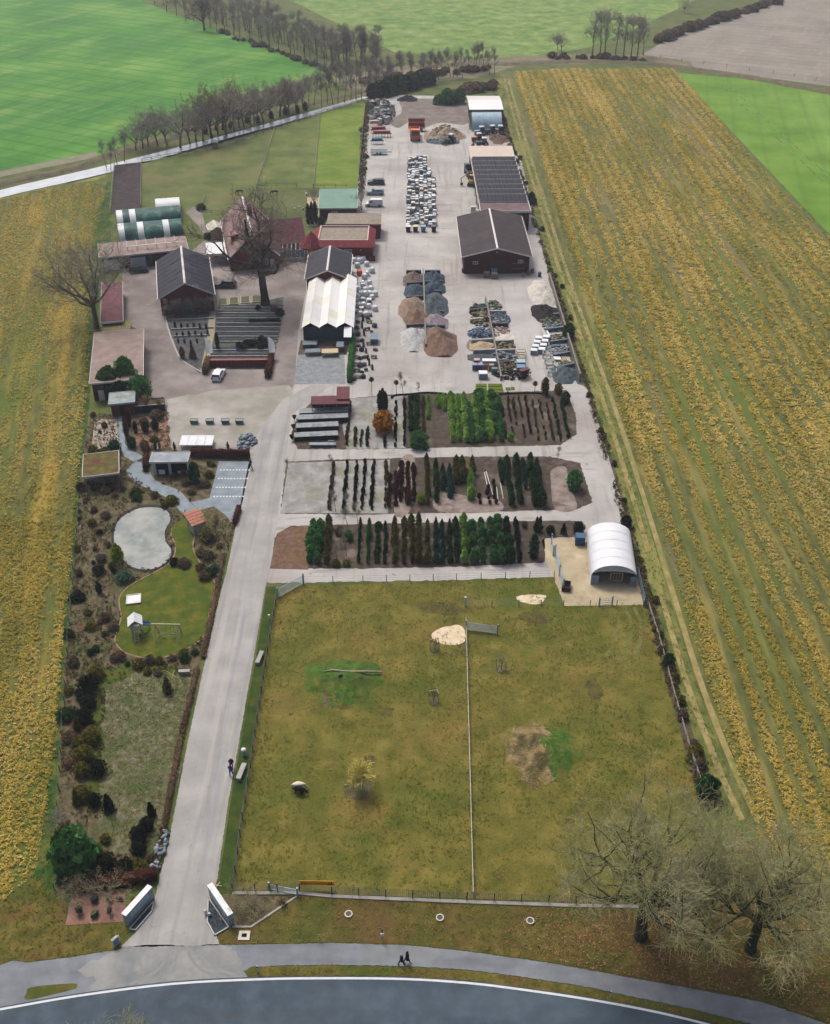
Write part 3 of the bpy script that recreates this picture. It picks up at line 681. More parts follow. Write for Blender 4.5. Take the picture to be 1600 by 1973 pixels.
def gable(name,label,cat,fl,fr,bk,eave,ridge,over=0.5,wall=None,roof=None,trim=None,th=0.16):
 """gable facing the camera, ridge running away; corners given at the eaves"""
 loc,rz,W,D = frame(fl,fr,bk,eave)
 t = thing(name,label,cat,loc,rz)
 w0,w1,d0,d1 = over,W-over,over,D-over
 ez = eave+(ridge-eave)*over/(W/2)-th
 rzv = ridge-th
 mb = MB()
 pr = [(w0,0),(w1,0),(w1,ez),(W/2,rzv),(w0,ez)]
 mb.add([(x,d0,z) for x,z in pr]+[(x,d1,z) for x,z in pr],[(4,3,2,1,0)[::-1],(5,6,7,8,9)[::-1],(0,5,6,1)[::-1],(1,6,7,2)[::-1],(4,9,5,0)[::-1]])
 part(t,'wall',mb,wall or M_brick)
 for s in (0,1):
  mb = MB()
  q = [(0,0,eave),(W/2,0,ridge),(W/2,D,ridge),(0,D,eave)] if s == 0 else [(W/2,0,ridge),(W,0,eave),(W,D,eave),(W/2,D,ridge)]
  mb.slab(q,th)
  part(t,'roof_slope',mb,roof or M_darkroof)
 if trim:
  mb = MB()
  for y in (-0.06,D+0.0):
   mb.slab([(0,y,eave+0.03),(W/2,y,ridge+0.03),(W/2,y+0.06,ridge+0.03),(0,y+0.06,eave+0.03)],0.26)
   mb.slab([(W/2,y,ridge+0.03),(W,y,eave+0.03),(W,y+0.06,eave+0.03),(W/2,y+0.06,ridge+0.03)],0.26)
  mb.box(-0.14,-0.01,0,D,eave-0.16,eave-0.02); mb.box(W+0.01,W+0.14,0,D,eave-0.16,eave-0.02)
  part(t,'fascia',mb,trim)
 part(t,'ridge_cap',MB().add([(W/2-0.22,0,ridge-0.02),(W/2,0,ridge+0.07),(W/2+0.22,0,ridge-0.02),(W/2-0.22,D,ridge-0.02),(W/2,D,ridge+0.07),(W/2+0.22,D,ridge-0.02)],
         [(0,1,4,3),(1,2,5,4),(0,2,1),(3,4,5),(0,3,5,2)]),trim or roof or M_darkroof)
 return t,W,D,d0,(w0,w1)
def flat(name,label,cat,fl,fr,bk,z,wall,roof,trim=None,over=0.3,th=0.22,slope=0.0,walls='all',group=None):
 """flat or slightly pitched roof on walls or posts; corners at the roof's top edge"""
 loc,rz,W,D = frame(fl,fr,bk,z)
 t = thing(name,label,cat,loc,rz,group)
 zb = z+slope
 part(t,'roof',MB().slab([(0,0,z),(W,0,z),(W,D,zb),(0,D,zb)],th),roof)
 if trim:
  mb = MB()
  mb.slab([(-0.07,-0.07,z+0.05),(W+0.07,-0.07,z+0.05),(W+0.07,-0.004,z+0.05),(-0.07,-0.004,z+0.05)],th+0.12)
  mb.slab([(-0.07,0,z+0.05),(-0.004,0,z+0.05),(-0.004,D,zb+0.05),(-0.07,D,zb+0.05)],th+0.12)
  mb.slab([(W+0.004,0,z+0.05),(W+0.07,0,z+0.05),(W+0.07,D,zb+0.05),(W+0.004,D,zb+0.05)],th+0.12)
  mb.slab([(-0.07,D+0.004,zb+0.05),(W+0.07,D+0.004,zb+0.05),(W+0.07,D+0.07,zb+0.05),(-0.07,D+0.07,zb+0.05)],th+0.12)
  part(t,'fascia',mb,trim)
 o = over
 if walls == 'all':
  za,zc = z-th,zb-th
  v = [(o,o,0),(W-o,o,0),(W-o,D-o,0),(o,D-o,0),(o,o,za-0.01),(W-o,o,za-0.01),(W-o,D-o,zc-0.01),(o,D-o,zc-0.01)]
  part(t,'wall',MB().add(v,[(0,1,5,4),(1,2,6,5),(2,3,7,6),(3,0,4,7)]),wall)
 else:
  for (x,y) in walls:
   part(t,'post',MB().box(x*W+(0.15 if x == 0 else -0.3 if x == 1 else 0),x*W+(0.3 if x == 0 else -0.15 if x == 1 else 0.15),
          y*D+(0.15 if y == 0 else -0.3 if y == 1 else 0),y*D+(0.3 if y == 0 else -0.15 if y == 1 else 0.15),0,z+slope*y-th-0.01),wall)
 return t,W,D
# great barn on the right
t,W,D,d0,(w0,w1) = gable('barn','large dark red barn with brown gable roof beside the mustard field','barn',(890,495),(1027,495),(880,417),4.2,6.2,0.6,M_brickd,M_corr,M_trim)
door(t,W*0.52,0.02,4.0,3.4,d0,plain('barn_door',C(58,20,24)),name='barn_door')
window(t,W*0.2,2.6,1.2,0.7,d0,pane_m=M_darkglass); window(t,W*0.84,2.9,1.2,0.7,d0,pane_m=M_darkglass)
part(t,'gable_lamp',MB().box(W/2-0.15,W/2+0.15,d0-0.25,d0,5.0,5.2),M_trim)
BARN = (t.location.copy(),t.rotation_euler.z,W,D)
# shed with rows of solar panels
loc,rz,W,D = frame((927,407),(1027,419),(904,285),5.0)
t = thing('solar_shed','long open shed roofed with nine rows of tilted solar panels','shed',loc,rz)
part(t,'roof',MB().slab([(0,0,5.0),(W,0,5.0),(W,D,5.0),(0,D,5.0)],0.25),mk('shed_sheet',[C(104,84,88),C(124,102,104),C(140,118,118)],scale=0.4,coord='obj',wave=(C(96,78,82),1.4,'X',0.55,0.95,0.35,0.4)))
part(t,'back_roof',MB().slab([(-0.1,D*0.80,5.15),(W+0.1,D*0.80,5.15),(W+0.1,D+0.2,5.55),(-0.1,D+0.2,5.55)],0.12),mk('beige_sheet',[C(206,192,178),C(222,208,194)],scale=0.5,coord='obj',wave=(C(194,180,166),1.4,'X',0.6,0.95,0.35,0.3)))
part(t,'fascia',MB().box(-0.12,-0.005,0,D,4.6,5.12).box(W+0.005,W+0.12,0,D,4.6,5.12).box(-0.12,W+0.12,-0.1,-0.005,4.6,5.12),M_trim)
part(t,'rear_wall',MB().box(W-0.5,W-0.3,0.3,D-0.3,0,4.74).box(0.3,W-0.5,D-0.5,D-0.3,0,4.74),M_brickd)
for k in range(9):
 part(t,'post',MB().box(0.2,0.45,0.3+k*(D-1)/8,0.55+k*(D-1)/8,0,4.74),M_steeld)
nrow,y0,y1 = 9,D*0.12,D*0.79
rp = (y1-y0)/nrow; ncol = 12; cw = (W-0.6)/ncol
pan_me = MB().slab([(0,0,0.0),(cw-0.06,0,0.0),(cw-0.06,rp*0.74,0.95),(0,rp*0.74,0.95)],0.06).mesh('panel',M_panel)
for j in range(nrow):
 rail = part(t,'panel_rail',MB().box(0.2,W-0.2,y0+j*rp+rp*0.76,y0+j*rp+rp*0.80,5.01,6.16).box(0.2,W-0.2,y0+j*rp-0.12,y0+j*rp-0.02,5.01,5.18),M_steel)
 for i in range(ncol):
  link('panel',pan_me,rail,(0.3+i*cw,y0+j*rp,5.2))
# arched hall at the back of the yard
loc,rz,W,D = frame((908,253),(969,252),(897,200),0)
t = thing('arched_hall','round arched metal hall with white top and blue-grey curved front','hall',loc,rz)
Hh = 5.2; D = 16.0; ns = 14
def arch(mb,x0,x1,a0,a1,k,off,cy,ry,rzv):
 V,F = [],[]
 for s in range(k+1):
  a = a0+(a1-a0)*s/k
  for x in (x0,x1):
   V.append((x,cy-math.cos(a)*(ry+off),math.sin(a)*(rzv+off)))
 F = [(2*s,2*s+1,2*s+3,2*s+2) for s in range(k)]
 mb.add(V,F); V2 = [(v[0],cy+(v[1]-cy)*0.985,v[2]*0.985) for v in V]
 mb.add(V2,[f[::-1] for f in F]); return mb
M_arch = mk('hall_sheet',[C(150,180,196),C(172,198,212),C(190,212,222)],scale=0.6,coord='obj',rough=0.4,wave=(C(140,168,186),1.0,'X',0.5,0.95,0.3,0.4))
M_archw = mk('hall_sheet_top',[C(214,208,202),C(226,222,218)],scale=0.6,coord='obj',rough=0.5)
for k in range(8):
 part(t,'front_sheet',arch(MB(),0.3+k*(W-0.6)/8+0.02,0.3+(k+1)*(W-0.6)/8-0.02,0,R(88),9,0.0,5.5,5.5,4.7),M_arch,True)
part(t,'top_shell',MB().slab([(-0.4,5.2,5.3),(W+0.4,5.2,5.3),(W+0.4,14.5,6.0),(-0.4,14.5,6.0)],0.12),plain('hall_top_white',C(238,238,236),var=0.04))
part(t,'back_shell',MB().slab([(-0.4,14.52,6.0),(W+0.4,14.52,6.0),(W+0.4,22.0,5.4),(-0.4,22.0,5.4)],0.12),M_archw)
part(t,'eave_band',MB().box(-0.4,W+0.4,5.1,5.19,4.5,5.3),M_steeld)
part(t,'end_wall',MB().box(0.2,0.35,5.3,21.5,0,5.2),M_steeld)
part(t,'end_wall',MB().box(W-0.35,W-0.2,5.3,21.5,0,5.2),M_steeld)
V = [(0.32,5.5-math.cos(a)*5.4,math.sin(a)*4.6) for a in np.linspace(0,math.pi/2,9)]+[(0.32,5.5,0)]
part(t,'end_wall',MB().add(V,[tuple(range(10))]),M_steeld)
# barn with panels on the left
t,W,D,d0,(w0,w1) = gable('brick_barn','red brick barn with dark panel roof between the left sheds','barn',(304.5,576),(414.5,570),(301,503),3.9,6.9,0.4,M_brick,
         mk('grey_sheet',[C(52,50,62),C(66,64,74),C(82,80,90)],scale=0.6,coord='obj',wave=(C(70,68,76),1.3,'Y',0.5,0.95,0.4,0.4)),M_trim)
BB = (t,W,D)
hw = math.hypot(W/2,3.0); sl = math.atan2(3.0,W/2)
for s in (0,1):
 nx,ny = 4,9
 for i in range(nx):
  for j in range(ny):
   if (i == 3 and (j*7+s*3) % 3 != 0) or (i == 2 and (j+s) % 4 == 1): continue
   mb = MB(); cwx,cwy = hw/nx,D/ny
   mb.box(0.05,cwx-0.05,0.05,cwy-0.05,0.03,0.075)
   o = part(t,'panel',mb,M_panel)
   if s == 0:
    o.location = (i*cwx*math.cos(sl),j*cwy,3.9+i*cwx*math.sin(sl)); o.rotation_euler = (0,-sl,0)
   else:
    o.location = (W-(i+1)*cwx*math.cos(sl),j*cwy,3.9+(i+1)*cwx*math.sin(sl)); o.rotation_euler = (0,sl,0)
window(t,W*0.3,2.5,1.0,0.9,d0); window(t,W*0.72,2.7,1.0,0.7,d0); door(t,W*0.5,0.02,1.6,2.2,d0,M_darkwood)
# polytunnels
def tunnel(label,fl,fr,bk,h,m,bands=(),name='polytunnel'):
 loc,rz,W,D = frame(fl,fr,bk,0)
 t = thing(name,label,'polytunnel',loc,rz,'polytunnels')
 ry = D/2
 nb = 10
 for k in range(nb):
  x0,x1 = W*k/nb,W*(k+1)/nb
  mm = M_film if k in bands else m
  part(t,'cover',arch(MB(),x0+0.01,x1-0.01,0,math.pi,16,0.03*(k % 2),ry,ry,h),mm,True)
  part(t,'hoop',arch(MB(),x0-0.03,x0+0.03,0,math.pi,16,0.06,ry,ry,h),m)
 for x in (0.06,W-0.1):
  V = [(x,ry-math.cos(a)*ry*0.97,math.sin(a)*h*0.97) for a in np.linspace(0,math.pi,15)]
  part(t,'end_wall',MB().add(V+[(x+0.05,p[1],p[2]) for p in V],[tuple(range(14,-1,-1)),tuple(range(15,30))]),M_film)
 return t
tunnel('green netted polytunnel nearest the flat carport roof',(231,469),(356,464),(229,447),3.2,M_teal,(0,3,7))
tunnel('second green netted polytunnel, behind the front one',(228,442),(352,436),(226,421),3.2,M_teal,(0,2))
tunnel('short white film polytunnel behind the green tunnels',(303,420),(350,418),(302,400),3.4,M_film)
# flat roofed garage row
t,W,D = flat('garage_row','flat roofed garage row with white doors below the polytunnels','garage',(191,496),(365,486),(189,470),3.4,M_darkwood,M_corr2,M_trim,0.4)
for xx,ww in ((W*0.12,3.2),(W*0.42,3.4)):
 door(t,xx,0.02,ww,2.4,0.4,plain('garage_door',C(188,206,214)),name='garage_door')
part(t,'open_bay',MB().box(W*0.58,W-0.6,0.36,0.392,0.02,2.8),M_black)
for k in range(6):
 part(t,'roof_rack',MB().box(W*0.32+k*W*0.11,W*0.32+k*W*0.11+0.09,D*0.3,D*0.36,3.4,4.4).box(W*0.32+k*W*0.11,W*0.32+(k+1)*W*0.11,D*0.3,D*0.33,4.3,4.38)
   .box(W*0.32+k*W*0.11,W*0.32+k*W*0.11+0.06,D*0.33,D*0.9,4.1,4.16),M_trim)
# long low sheds on the left edge
t,W,D = flat('red_roof_shed','long narrow shed with dark red metal roof along the field edge','shed',(194,622),(237,612),(196,545),3.0,M_darkwood,M_redroof,M_trim,0.25)
t,W,D = flat('taupe_roof_shed','wide shed with faded brown corrugated roof by the round evergreens','shed',(172,739),(276,721),(182,641),3.8,M_brickd,M_corr2,M_trim,0.35)
door(t,W*0.18,0.02,1.0,2.1,0.35,M_trim)
t,W,D = flat('stone_store','low timber store with mossy roof between the two left sheds','shed',(196,640),(252,630),(200,620),2.2,M_timber,mk('mossy_board',[C(126,120,76),C(150,140,96)],scale=1.0,coord='obj'),None,0.2)
# farmhouse
t,W,D,d0,(w0,w1) = gable('farmhouse','red brick farmhouse with steep tile roof coloured pale by reflected light behind the bare oak','house',(440,500),(541,498),(425,425),3.0,8.6,0.5,M_brick,M_sheentile,M_trim)
window(t,W*0.50,1.6,2.0,1.5,d0,bars=3); window(t,W*0.44,4.8,1.3,1.2,d0); window(t,W*0.72,1.6,1.2,1.4,d0); door(t,W*0.86,0.02,1.1,2.1,d0)
part(t,'front_ivy',MB().box(0,0.01,0,0.01,0,0.01),M_brick) if False else None
dm = part(t,'dormer',MB().box(W*0.12,W*0.30,D*0.25,D*0.36,3.2,6.2),M_brick)
part(dm,'dormer_roof',MB().slab([(W*0.08,D*0.24,6.1),(W*0.34,D*0.24,6.5),(W*0.34,D*0.37,6.5),(W*0.08,D*0.37,6.1)],0.15),M_sheentile)
part(t,'chimney',MB().box(W*0.53,W*0.61,D*0.55,D*0.62,7.5,9.8),M_brick)
lw,lr = t.location,t.rotation_euler.z
wg = part(t,'wing_wall',MB().box(W-1.0,W+6.5,D*0.30,D*0.72,0,3.0),M_brick)
yr,ya,yb = D*0.51,D*0.27,D*0.75
part(t,'wing_roof',MB().slab([(W*0.62,ya,2.9),(W+7.0,ya,2.9),(W+7.0,yr,6.8),(W*0.62,yr,6.8)],0.16),M_browntile)
part(t,'wing_roof',MB().slab([(W*0.62,yr,6.8),(W+7.0,yr,6.8),(W+7.0,yb,2.9),(W*0.62,yb,2.9)],0.16),M_browntile)
part(t,'wing_gable',MB().add([(W+6.5,ya+0.4,2.95),(W+6.5,yb-0.4,2.95),(W+6.5,yr,6.55)],[(0,1,2)]),M_brick)
bay = part(t,'bay',MB().cyl(W-0.6,D*0.12,0,3.0,1.7,8),M_brick)
part(bay,'bay_roof',MB().cyl(W-0.6,D*0.12,2.95,5.6,2.05,8,0,0.05),M_sheentile)
window(t,W+3.0,1.6,1.6,1.3,D*0.30,bars=2); window(t,W+5.2,1.6,1.4,1.3,D*0.30)
loc,rz,W2,D2 = frame((538,503),(588,497),(540,474),0)
t = thing('conservatory','pale conservatory with white glazing bars right of the brick farmhouse','conservatory',loc,rz)
part(t,'base',MB().box(0,W2,0,0.25,0,0.7).box(W2-0.25,W2,0.26,D2,0,0.7),M_trim)
for k in range(7):
 part(t,'glazing_bar',MB().box(W2*k/6-0.05,W2*k/6+0.05,0.05,0.17,0.7,2.5).slab([(W2*k/6-0.05,0.05,2.6),(W2*k/6+0.05,0.05,2.6),(W2*k/6+0.05,D2*0.8,3.3),(W2*k/6-0.05,D2*0.8,3.3)],0.1),M_trim)
 if k < 6:
  part(t,'pane',MB().box(W2*k/6+0.07,W2*(k+1)/6-0.07,0.09,0.12,0.72,2.48),M_glass)
part(t,'back_roof',MB().slab([(0,D2*0.7,3.3),(W2,D2*0.7,3.3),(W2,D2,3.5),(0,D2,3.5)],0.12),M_film)
# small carport and garden house left of the farmhouse
t,W,D = flat('white_carport','small carport with flat white roof left of the farmhouse','carport',(398,490),(437,487),(397,468),2.7,M_timber,M_film,M_trim,0.3,walls=[(0,0),(1,0),(0,1),(1,1)])
t,W,D,d0,_ = gable('garden_house','pale timber garden house with ribbed light roof by the hedge','garden house',(404,446),(432,440),(397,433),2.2,3.2,0.3,M_palewood,mk('pale_ribbed_roof',[C(190,186,166),C(210,206,186)],scale=1,coord='obj',wave=(C(160,158,138),1.0,'Y',0.6,0.95,0.5,0.4)),M_trim)
# red mansard shop building
zt,ze = 4.4,3.2
loc,rz,W,D = frame((612,462),(710,456),(618,434),zt)
t = thing('mansard_shop','red brick shop with gravel flat roof ringed by red tiled mansard','building',loc,rz)
part(t,'wall',MB().box(-1.0,W+1.0,-1.0,D+0.4,0,ze),M_brick)
part(t,'flat_roof',MB().box(0.26,W-0.26,0.26,D-0.26,zt-0.5,zt-0.35),M_gravelroof)
part(t,'parapet',MB().box(0,W,0,0.25,zt-0.6,zt).box(0,W,D-0.25,D,zt-0.6,zt).box(0,0.25,0.25,D-0.25,zt-0.6,zt).box(W-0.25,W,0.25,D-0.25,zt-0.6,zt),plain('cream_coping',C(206,178,168)))
o_ = 1.5
q = [(-o_,-o_,ze),(W+o_,-o_,ze),(W+o_,D+0.8,ze),(-o_,D+0.8,ze)]; p_ = [(-0.01,-0.01,zt-0.05),(W+0.01,-0.01,zt-0.05),(W+0.01,D+0.01,zt-0.05),(-0.01,D+0.01,zt-0.05)]
for k in range(4):
 part(t,'mansard',MB().add([q[k],q[(k+1) % 4],p_[(k+1) % 4],p_[k]]+[tuple(np.array(v)-(0,0,.15)) for v in (q[k],q[(k+1) % 4],p_[(k+1) % 4],p_[k])],
          [(0,1,2,3),(7,6,5,4),(0,4,5,1),(1,5,6,2),(3,7,4,0)]),M_tile)
window(t,W*0.60,1.9,1.8,1.2,-1.0); window(t,W*0.2,1.9,1.6,1.2,-1.0); window(t,D*0+W+1.0,1.8,1.4,1.2,D*0.5,'right')
part(t,'wall_lamp',MB().box(W*0.85,W*0.85+0.2,-1.15,-1.0,2.3,2.5),M_trim)
tr = part(t,'turret',MB().cyl(-1.4,0.4,2.6,3.0,2.7,8),M_tile)
part(tr,'turret_roof',MB().cyl(-1.4,0.4,3.0,6.4,2.9,8,0,0.04),M_tile)
for a in range(8):
 part(tr,'turret_post',MB().cyl(-1.4+2.4*math.cos(a*math.pi/4+0.4),0.4+2.4*math.sin(a*math.pi/4+0.4),0,2.6,0.12,6),M_trim)
part(t,'plinth',MB().box(W+0.2,W+1.6,-1.9,-1.02,0,1.0),M_brick)
t,W,D = flat('flat_annex','flat gravel roofed annex with red walls behind the mansard shop','building',(630,431),(735,426),(634,411),3.8,M_brick,M_gravelroof,plain('cream_edge',C(210,196,184)),0.25)
t,W,D = flat('green_roof_shed','dark shed with pale green sheet roof by the paddock fence','shed',(614,401),(689,405),(617,371),3.0,M_darkwood,mk('green_sheet',[C(120,154,140),C(140,172,156)],scale=0.4,coord='obj',wave=(C(112,144,130),1.2,'X',0.6,0.95,0.35,0.3)),M_trim,0.3,slope=1.0)
window(t,W*0.4,1.5,1.6,1.0,0.3)
# greenhouse block
t,W,D,d0,_ = gable('slate_hall','dark slate roofed hall behind the three ridged greenhouse','building',(587,538),(676,531),(595,490),3.6,5.6,0.4,M_brick,M_darkroof,M_trim)
loc,rz,W,D = frame((582,631),(681,634),(597,536),3.2)
t = thing('greenhouse','greenhouse with three white ridges and dark blue front wall','greenhouse',loc,rz)
M_gh = mk('greenhouse_sheet',[C(246,247,242),C(253,253,250)],scale=0.5,coord='obj',rough=0.35)
M_gh2 = mk('greenhouse_sheet_aged',[C(236,235,216),C(246,245,232)],scale=0.8,coord='obj',rough=0.4)
bw = W/3; zr = 4.15; nb = 7
for r_ in range(3):
 for s in (0,1):
  x0,x1 = (r_*bw,r_*bw+bw/2) if s == 0 else (r_*bw+bw/2,(r_+1)*bw)
  z0,z1 = (3.2,zr) if s == 0 else (zr,3.2)
  for k in range(nb):
   ya,yb = D*k/nb+0.02,D*(k+1)/nb-0.02
   part(t,'roof_pane',MB().slab([(x0+0.02,ya,z0),(x1-0.02,ya,z1),(x1-0.02,yb,z1),(x0+0.02,yb,z0)],0.05),M_gh2 if (k*3+r_+s) % 5 == 0 else M_gh)
 part(t,'ridge_bar',MB().box(r_*bw+bw/2-0.07,r_*bw+bw/2+0.07,-0.05,D,zr-0.02,zr+0.06),M_trim)
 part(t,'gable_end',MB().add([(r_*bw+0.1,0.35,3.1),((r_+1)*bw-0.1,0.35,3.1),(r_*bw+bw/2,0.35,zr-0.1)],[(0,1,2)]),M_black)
for k in range(4):
 part(t,'gutter',MB().box(k*bw-0.09,k*bw+0.09,-0.1,D,3.06,3.16),M_trim)
part(t,'front_wall',MB().box(0.2,W-0.2,0.3,0.4,0,3.1),plain('petrol_blue',C(22,62,78)))
part(t,'side_wall',MB().box(0.1,0.2,0.4,D,0,3.05),M_gh); part(t,'side_wall',MB().box(W-0.2,W-0.1,0.4,D,0,3.05),M_gh)
part(t,'awning',MB().slab([(W*0.82,-3.2,2.6),(W*0.97,-3.2,2.6),(W*0.97,0.1,3.3),(W*0.82,0.1,3.3)],0.08),M_film)
for i,(fl,fr,bk,z,lab) in enumerate([((583,664),(610,668),(584,656),0.9,'tilted grey sales bench under the greenhouse front'),((588,679),(618,681),(588,672),0.9,'low grey sales bench before the greenhouse'),
            ((620,680),(652,681),(620,672),1.0,'cream topped sales bench before the greenhouse'),((648,668),(662,670),(649,658),1.2,'blue grey crate bench by the greenhouse awning')]):
 loc,rz,W,D = frame(fl,fr,bk,z)
 t = thing('sales_bench',lab,'bench',loc,rz)
 part(t,'top',MB().box(0,W,0,D,z-0.1,z),M_palewood if i == 2 else plain('bench_grey',C(104,122,134)))
 for x in (0.1,W-0.2):
  for y in (0.1,D-0.2):
   part(t,'leg',MB().box(x,x+0.1,y,y+0.1,0,z-0.101),M_steeld)
# plant display stand
loc,rz,W,D = frame((599,778),(674,776),(600,766),2.7)
t = thing('display_kiosk','open timber kiosk with red metal roof above black display tiers','kiosk',loc,rz)
part(t,'roof',MB().slab([(0,0,2.6),(W,0,2.6),(W,D,3.0),(0,D,3.0)],0.12),M_redroof)
part(t,'upper_roof',MB().slab([(W*0.66,D*0.4,3.02),(W,D*0.4,3.02),(W,D+2.6,3.4),(W*0.66,D+2.6,3.4)],0.1),M_redroof)
part(t,'back_wall',MB().box(0.1,W-0.1,D-0.2,D-0.1,0,2.8),M_darkwood)
for k in range(4):
 part(t,'post',MB().box(0.1+k*(W-0.35)/3,0.25+k*(W-0.35)/3,0.1,0.25,0,2.47),M_timber)
M_tier = mk('tier_board',[C(128,138,142),C(152,160,162),C(168,174,174)],scale=1.5,coord='obj',layers=[(C(70,72,70),0.6,0.56,0.7,0.6)])
for k,(y,xa,xb) in enumerate([(846,567,652),(828,571,653),(812,574,672),(800,577,672)]):
 loc,rz,W,D = frame((xa,y),(xb,y),(xa,y-9),0.5+0.1*k)
 tt = thing('display_tier','long black sided display tier, %s from the kiosk' % ('fourth','third','second','first')[k],'plant table',loc,rz,'display tiers below the kiosk')
 h = 0.9+0.1*k
 part(tt,'deck',MB().box(0,W,0,D,h-0.08,h),M_tier); part(tt,'front_board',MB().box(0.03,W-0.03,0.02,0.08,0,h-0.081),M_black)
 part(tt,'side_board',MB().box(0.03,0.09,0.09,D,0,h-0.081).box(W-0.09,W-0.03,0.09,D,0,h-0.081),M_black)
# garden buildings on the left
t,W,D = flat('entrance_shed','garden shed with glossy grey flat roof and red doors by the evergreens','shed',(209,779),(259,777),(211,757),2.8,M_darkwood,mk('wet_felt_roof',[C(116,128,128),C(150,160,156),C(186,190,184)],scale=0.7,rough=0.3,coord='obj',layers=[(C(98,104,84),0.5,0.52,0.66,0.6)]),plain('grey_fascia',C(150,170,186)),0.3)
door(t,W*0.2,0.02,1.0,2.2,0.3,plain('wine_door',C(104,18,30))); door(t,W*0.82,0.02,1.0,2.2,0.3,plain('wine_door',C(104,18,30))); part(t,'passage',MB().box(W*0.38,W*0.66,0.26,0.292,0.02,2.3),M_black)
loc,rz,W,D = frame((260,797),(318,795),(261,783),0)
t = thing('planter_trough','long dark planter trough with pale grasses beside the garden shed','planter',loc,rz)
part(t,'trough',MB().box(0,W,0,0.12,0,1.4).box(0,W,D-0.12,D,0,1.4).box(0,0.12,0.12,D-0.12,0,1.4).box(W-0.12,W,0.12,D-0.12,0,1.4),plain('anthracite',C(40,52,60)))
part(t,'soil',MB().box(0.12,W-0.12,0.12,D-0.12,1.1,1.2),M_soil); part(t,'capping',MB().box(-0.03,W+0.03,-0.03,0.14,1.4,1.46),M_steel)
t,W,D = flat('sedum_carport','garden carport with white edged sedum roof at the field side','carport',(159,919),(229,916),(161,876),2.8,M_timber,
      mk('sedum',[C(72,70,30),C(98,90,48),C(112,100,60)],scale=1.2,detail=5,coord='obj',bump=0.6,bscale=5,layers=[(C(104,50,44),0.35,0.52,0.64,0.7),(C(140,120,76),1.2,0.58,0.7,0.5)]),M_trim,0.3,walls=[(0,0),(0.97,0),(0,1),(0.97,1),(0.5,1)])
t,W,D = flat('white_pavilion','white garden pavilion with grey roof and two open bays','pavilion',(288,890),(361,890),(294,872),2.7,plain('white_wall',C(196,200,208)),mk('zinc_roof',[C(120,132,142),C(146,156,164),C(180,186,190)],scale=0.5,coord='obj',rough=0.4,layers=[(C(96,112,122),0.6,0.54,0.66,0.6)]),M_trim,0.25)
for a,b_ in ((0.14,0.46),(0.54,0.96)):
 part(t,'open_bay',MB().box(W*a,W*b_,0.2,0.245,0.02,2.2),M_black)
part(t,'bench',MB().box(W*0.2,W*0.36,0.05,0.19,0.3,1.1),M_trim); part(t,'bench',MB().box(W*0.7,W*0.94,0.05,0.19,0.4,0.8),M_trim)
loc,rz,W,D = frame((370,1014),(401,1004),(354,996),2.0)
t = thing('tiled_well_house','little stone shelter with orange pantile roof at the lawn tip','shelter',loc,rz)
part(t,'wall',MB().box(0.25,W-0.25,0.25,D-0.25,0,2.0),M_concrete)
M_orange = plain('orange_pantile',C(176,106,76),var=0.18,scale=3)
for i in range(7):
 for j in range(5):
  xa,xb = W*i/7,W*(i+1)/7-0.02
  ya,yb = D*j/5,D*(j+1)/5-0.0
  part(t,'roof_tile',MB().slab([(xa,ya-0.05,2.0+0.14*j+0.03),(xb,ya-0.05,2.0+0.14*j+0.03),(xb,yb,2.0+0.14*(j+1)),(xa,yb,2.0+0.14*(j+1))],0.05),M_orange)
# white tent hall in the pasture corner
loc,rz,W,D = frame((1138,1126),(1225,1124),(1130,1042),0)
t = thing('tent_hall','white round topped livestock tent with open front','tent',loc,rz)
hs,hr = 1.5,2.0
def tprof(off=0.0):
 pr = [(0-off,0),(0-off,hs)]
 for k in range(1,12):
  a = math.pi*k/12
  pr.append((W/2-math.cos(a)*(W/2+off),hs+math.sin(a)*(hr+off)))
 return pr+[(W+off,hs),(W+off,0)]
nb = 5; pr = tprof(); n = len(pr)
M_tent = mk('tent_pvc',[C(226,230,234),C(238,241,244)],scale=0.3,coord='obj',rough=0.35,layers=[(C(206,214,220),0.25,0.54,0.72,0.5)])
for k in range(nb):
 ya,yb = D*k/nb,D*(k+1)/nb
 part(t,'cover',MB().add([(x,ya,z) for x,z in pr]+[(x,yb,z) for x,z in pr],[(i,i+1,n+i+1,n+i) for i in range(n-1)]),M_tent,True)
 po = tprof(0.035)
 part(t,'hoop',MB().add([(x,ya-0.04,z) for x,z in po]+[(x,ya+0.04,z) for x,z in po],[(i,i+1,n+i+1,n+i) for i in range(n-1)]),M_tent,True)
part(t,'back_wall',MB().add([(x,D-0.05,z) for x,z in pr],[tuple(range(n))]),M_tent)
part(t,'front_flap',MB().add([(x,0.03,z) for x,z in pr[2:13]]+[(W*0.8,0.03,2.35),(W*0.5,0.03,2.45),(W*0.2,0.03,2.35)],[tuple(range(14))]),plain('flap_pvc',C(206,214,222)))
for xa,xb in ((0.0,W*0.17),(W*0.86,W*0.99)):
 part(t,'front_panel',MB().box(xa,xb,-0.06,0.0,0.02,1.7),plain('panel_grey',C(140,156,170)))
part(t,'hay_rack',MB().box(W*0.42,W*0.70,0.5,0.56,1.7,1.8).box(W*0.42,W*0.70,0.5,0.56,0.4,0.5).box(W*0.42,W*0.44,0.5,0.56,0.5,1.7).box(W*0.68,W*0.70,0.5,0.56,0.5,1.7).box(W*0.5,W*0.51,0.5,0.56,0.5,1.7).box(W*0.56,W*0.57,0.5,0.56,0.5,1.7).box(W*0.62,W*0.63,0.5,0.56,0.5,1.7),M_palewood)
part(t,'inner_wall',MB().box(0.3,W-0.3,D*0.5,D*0.5+0.1,0,2.4),M_darkwood)
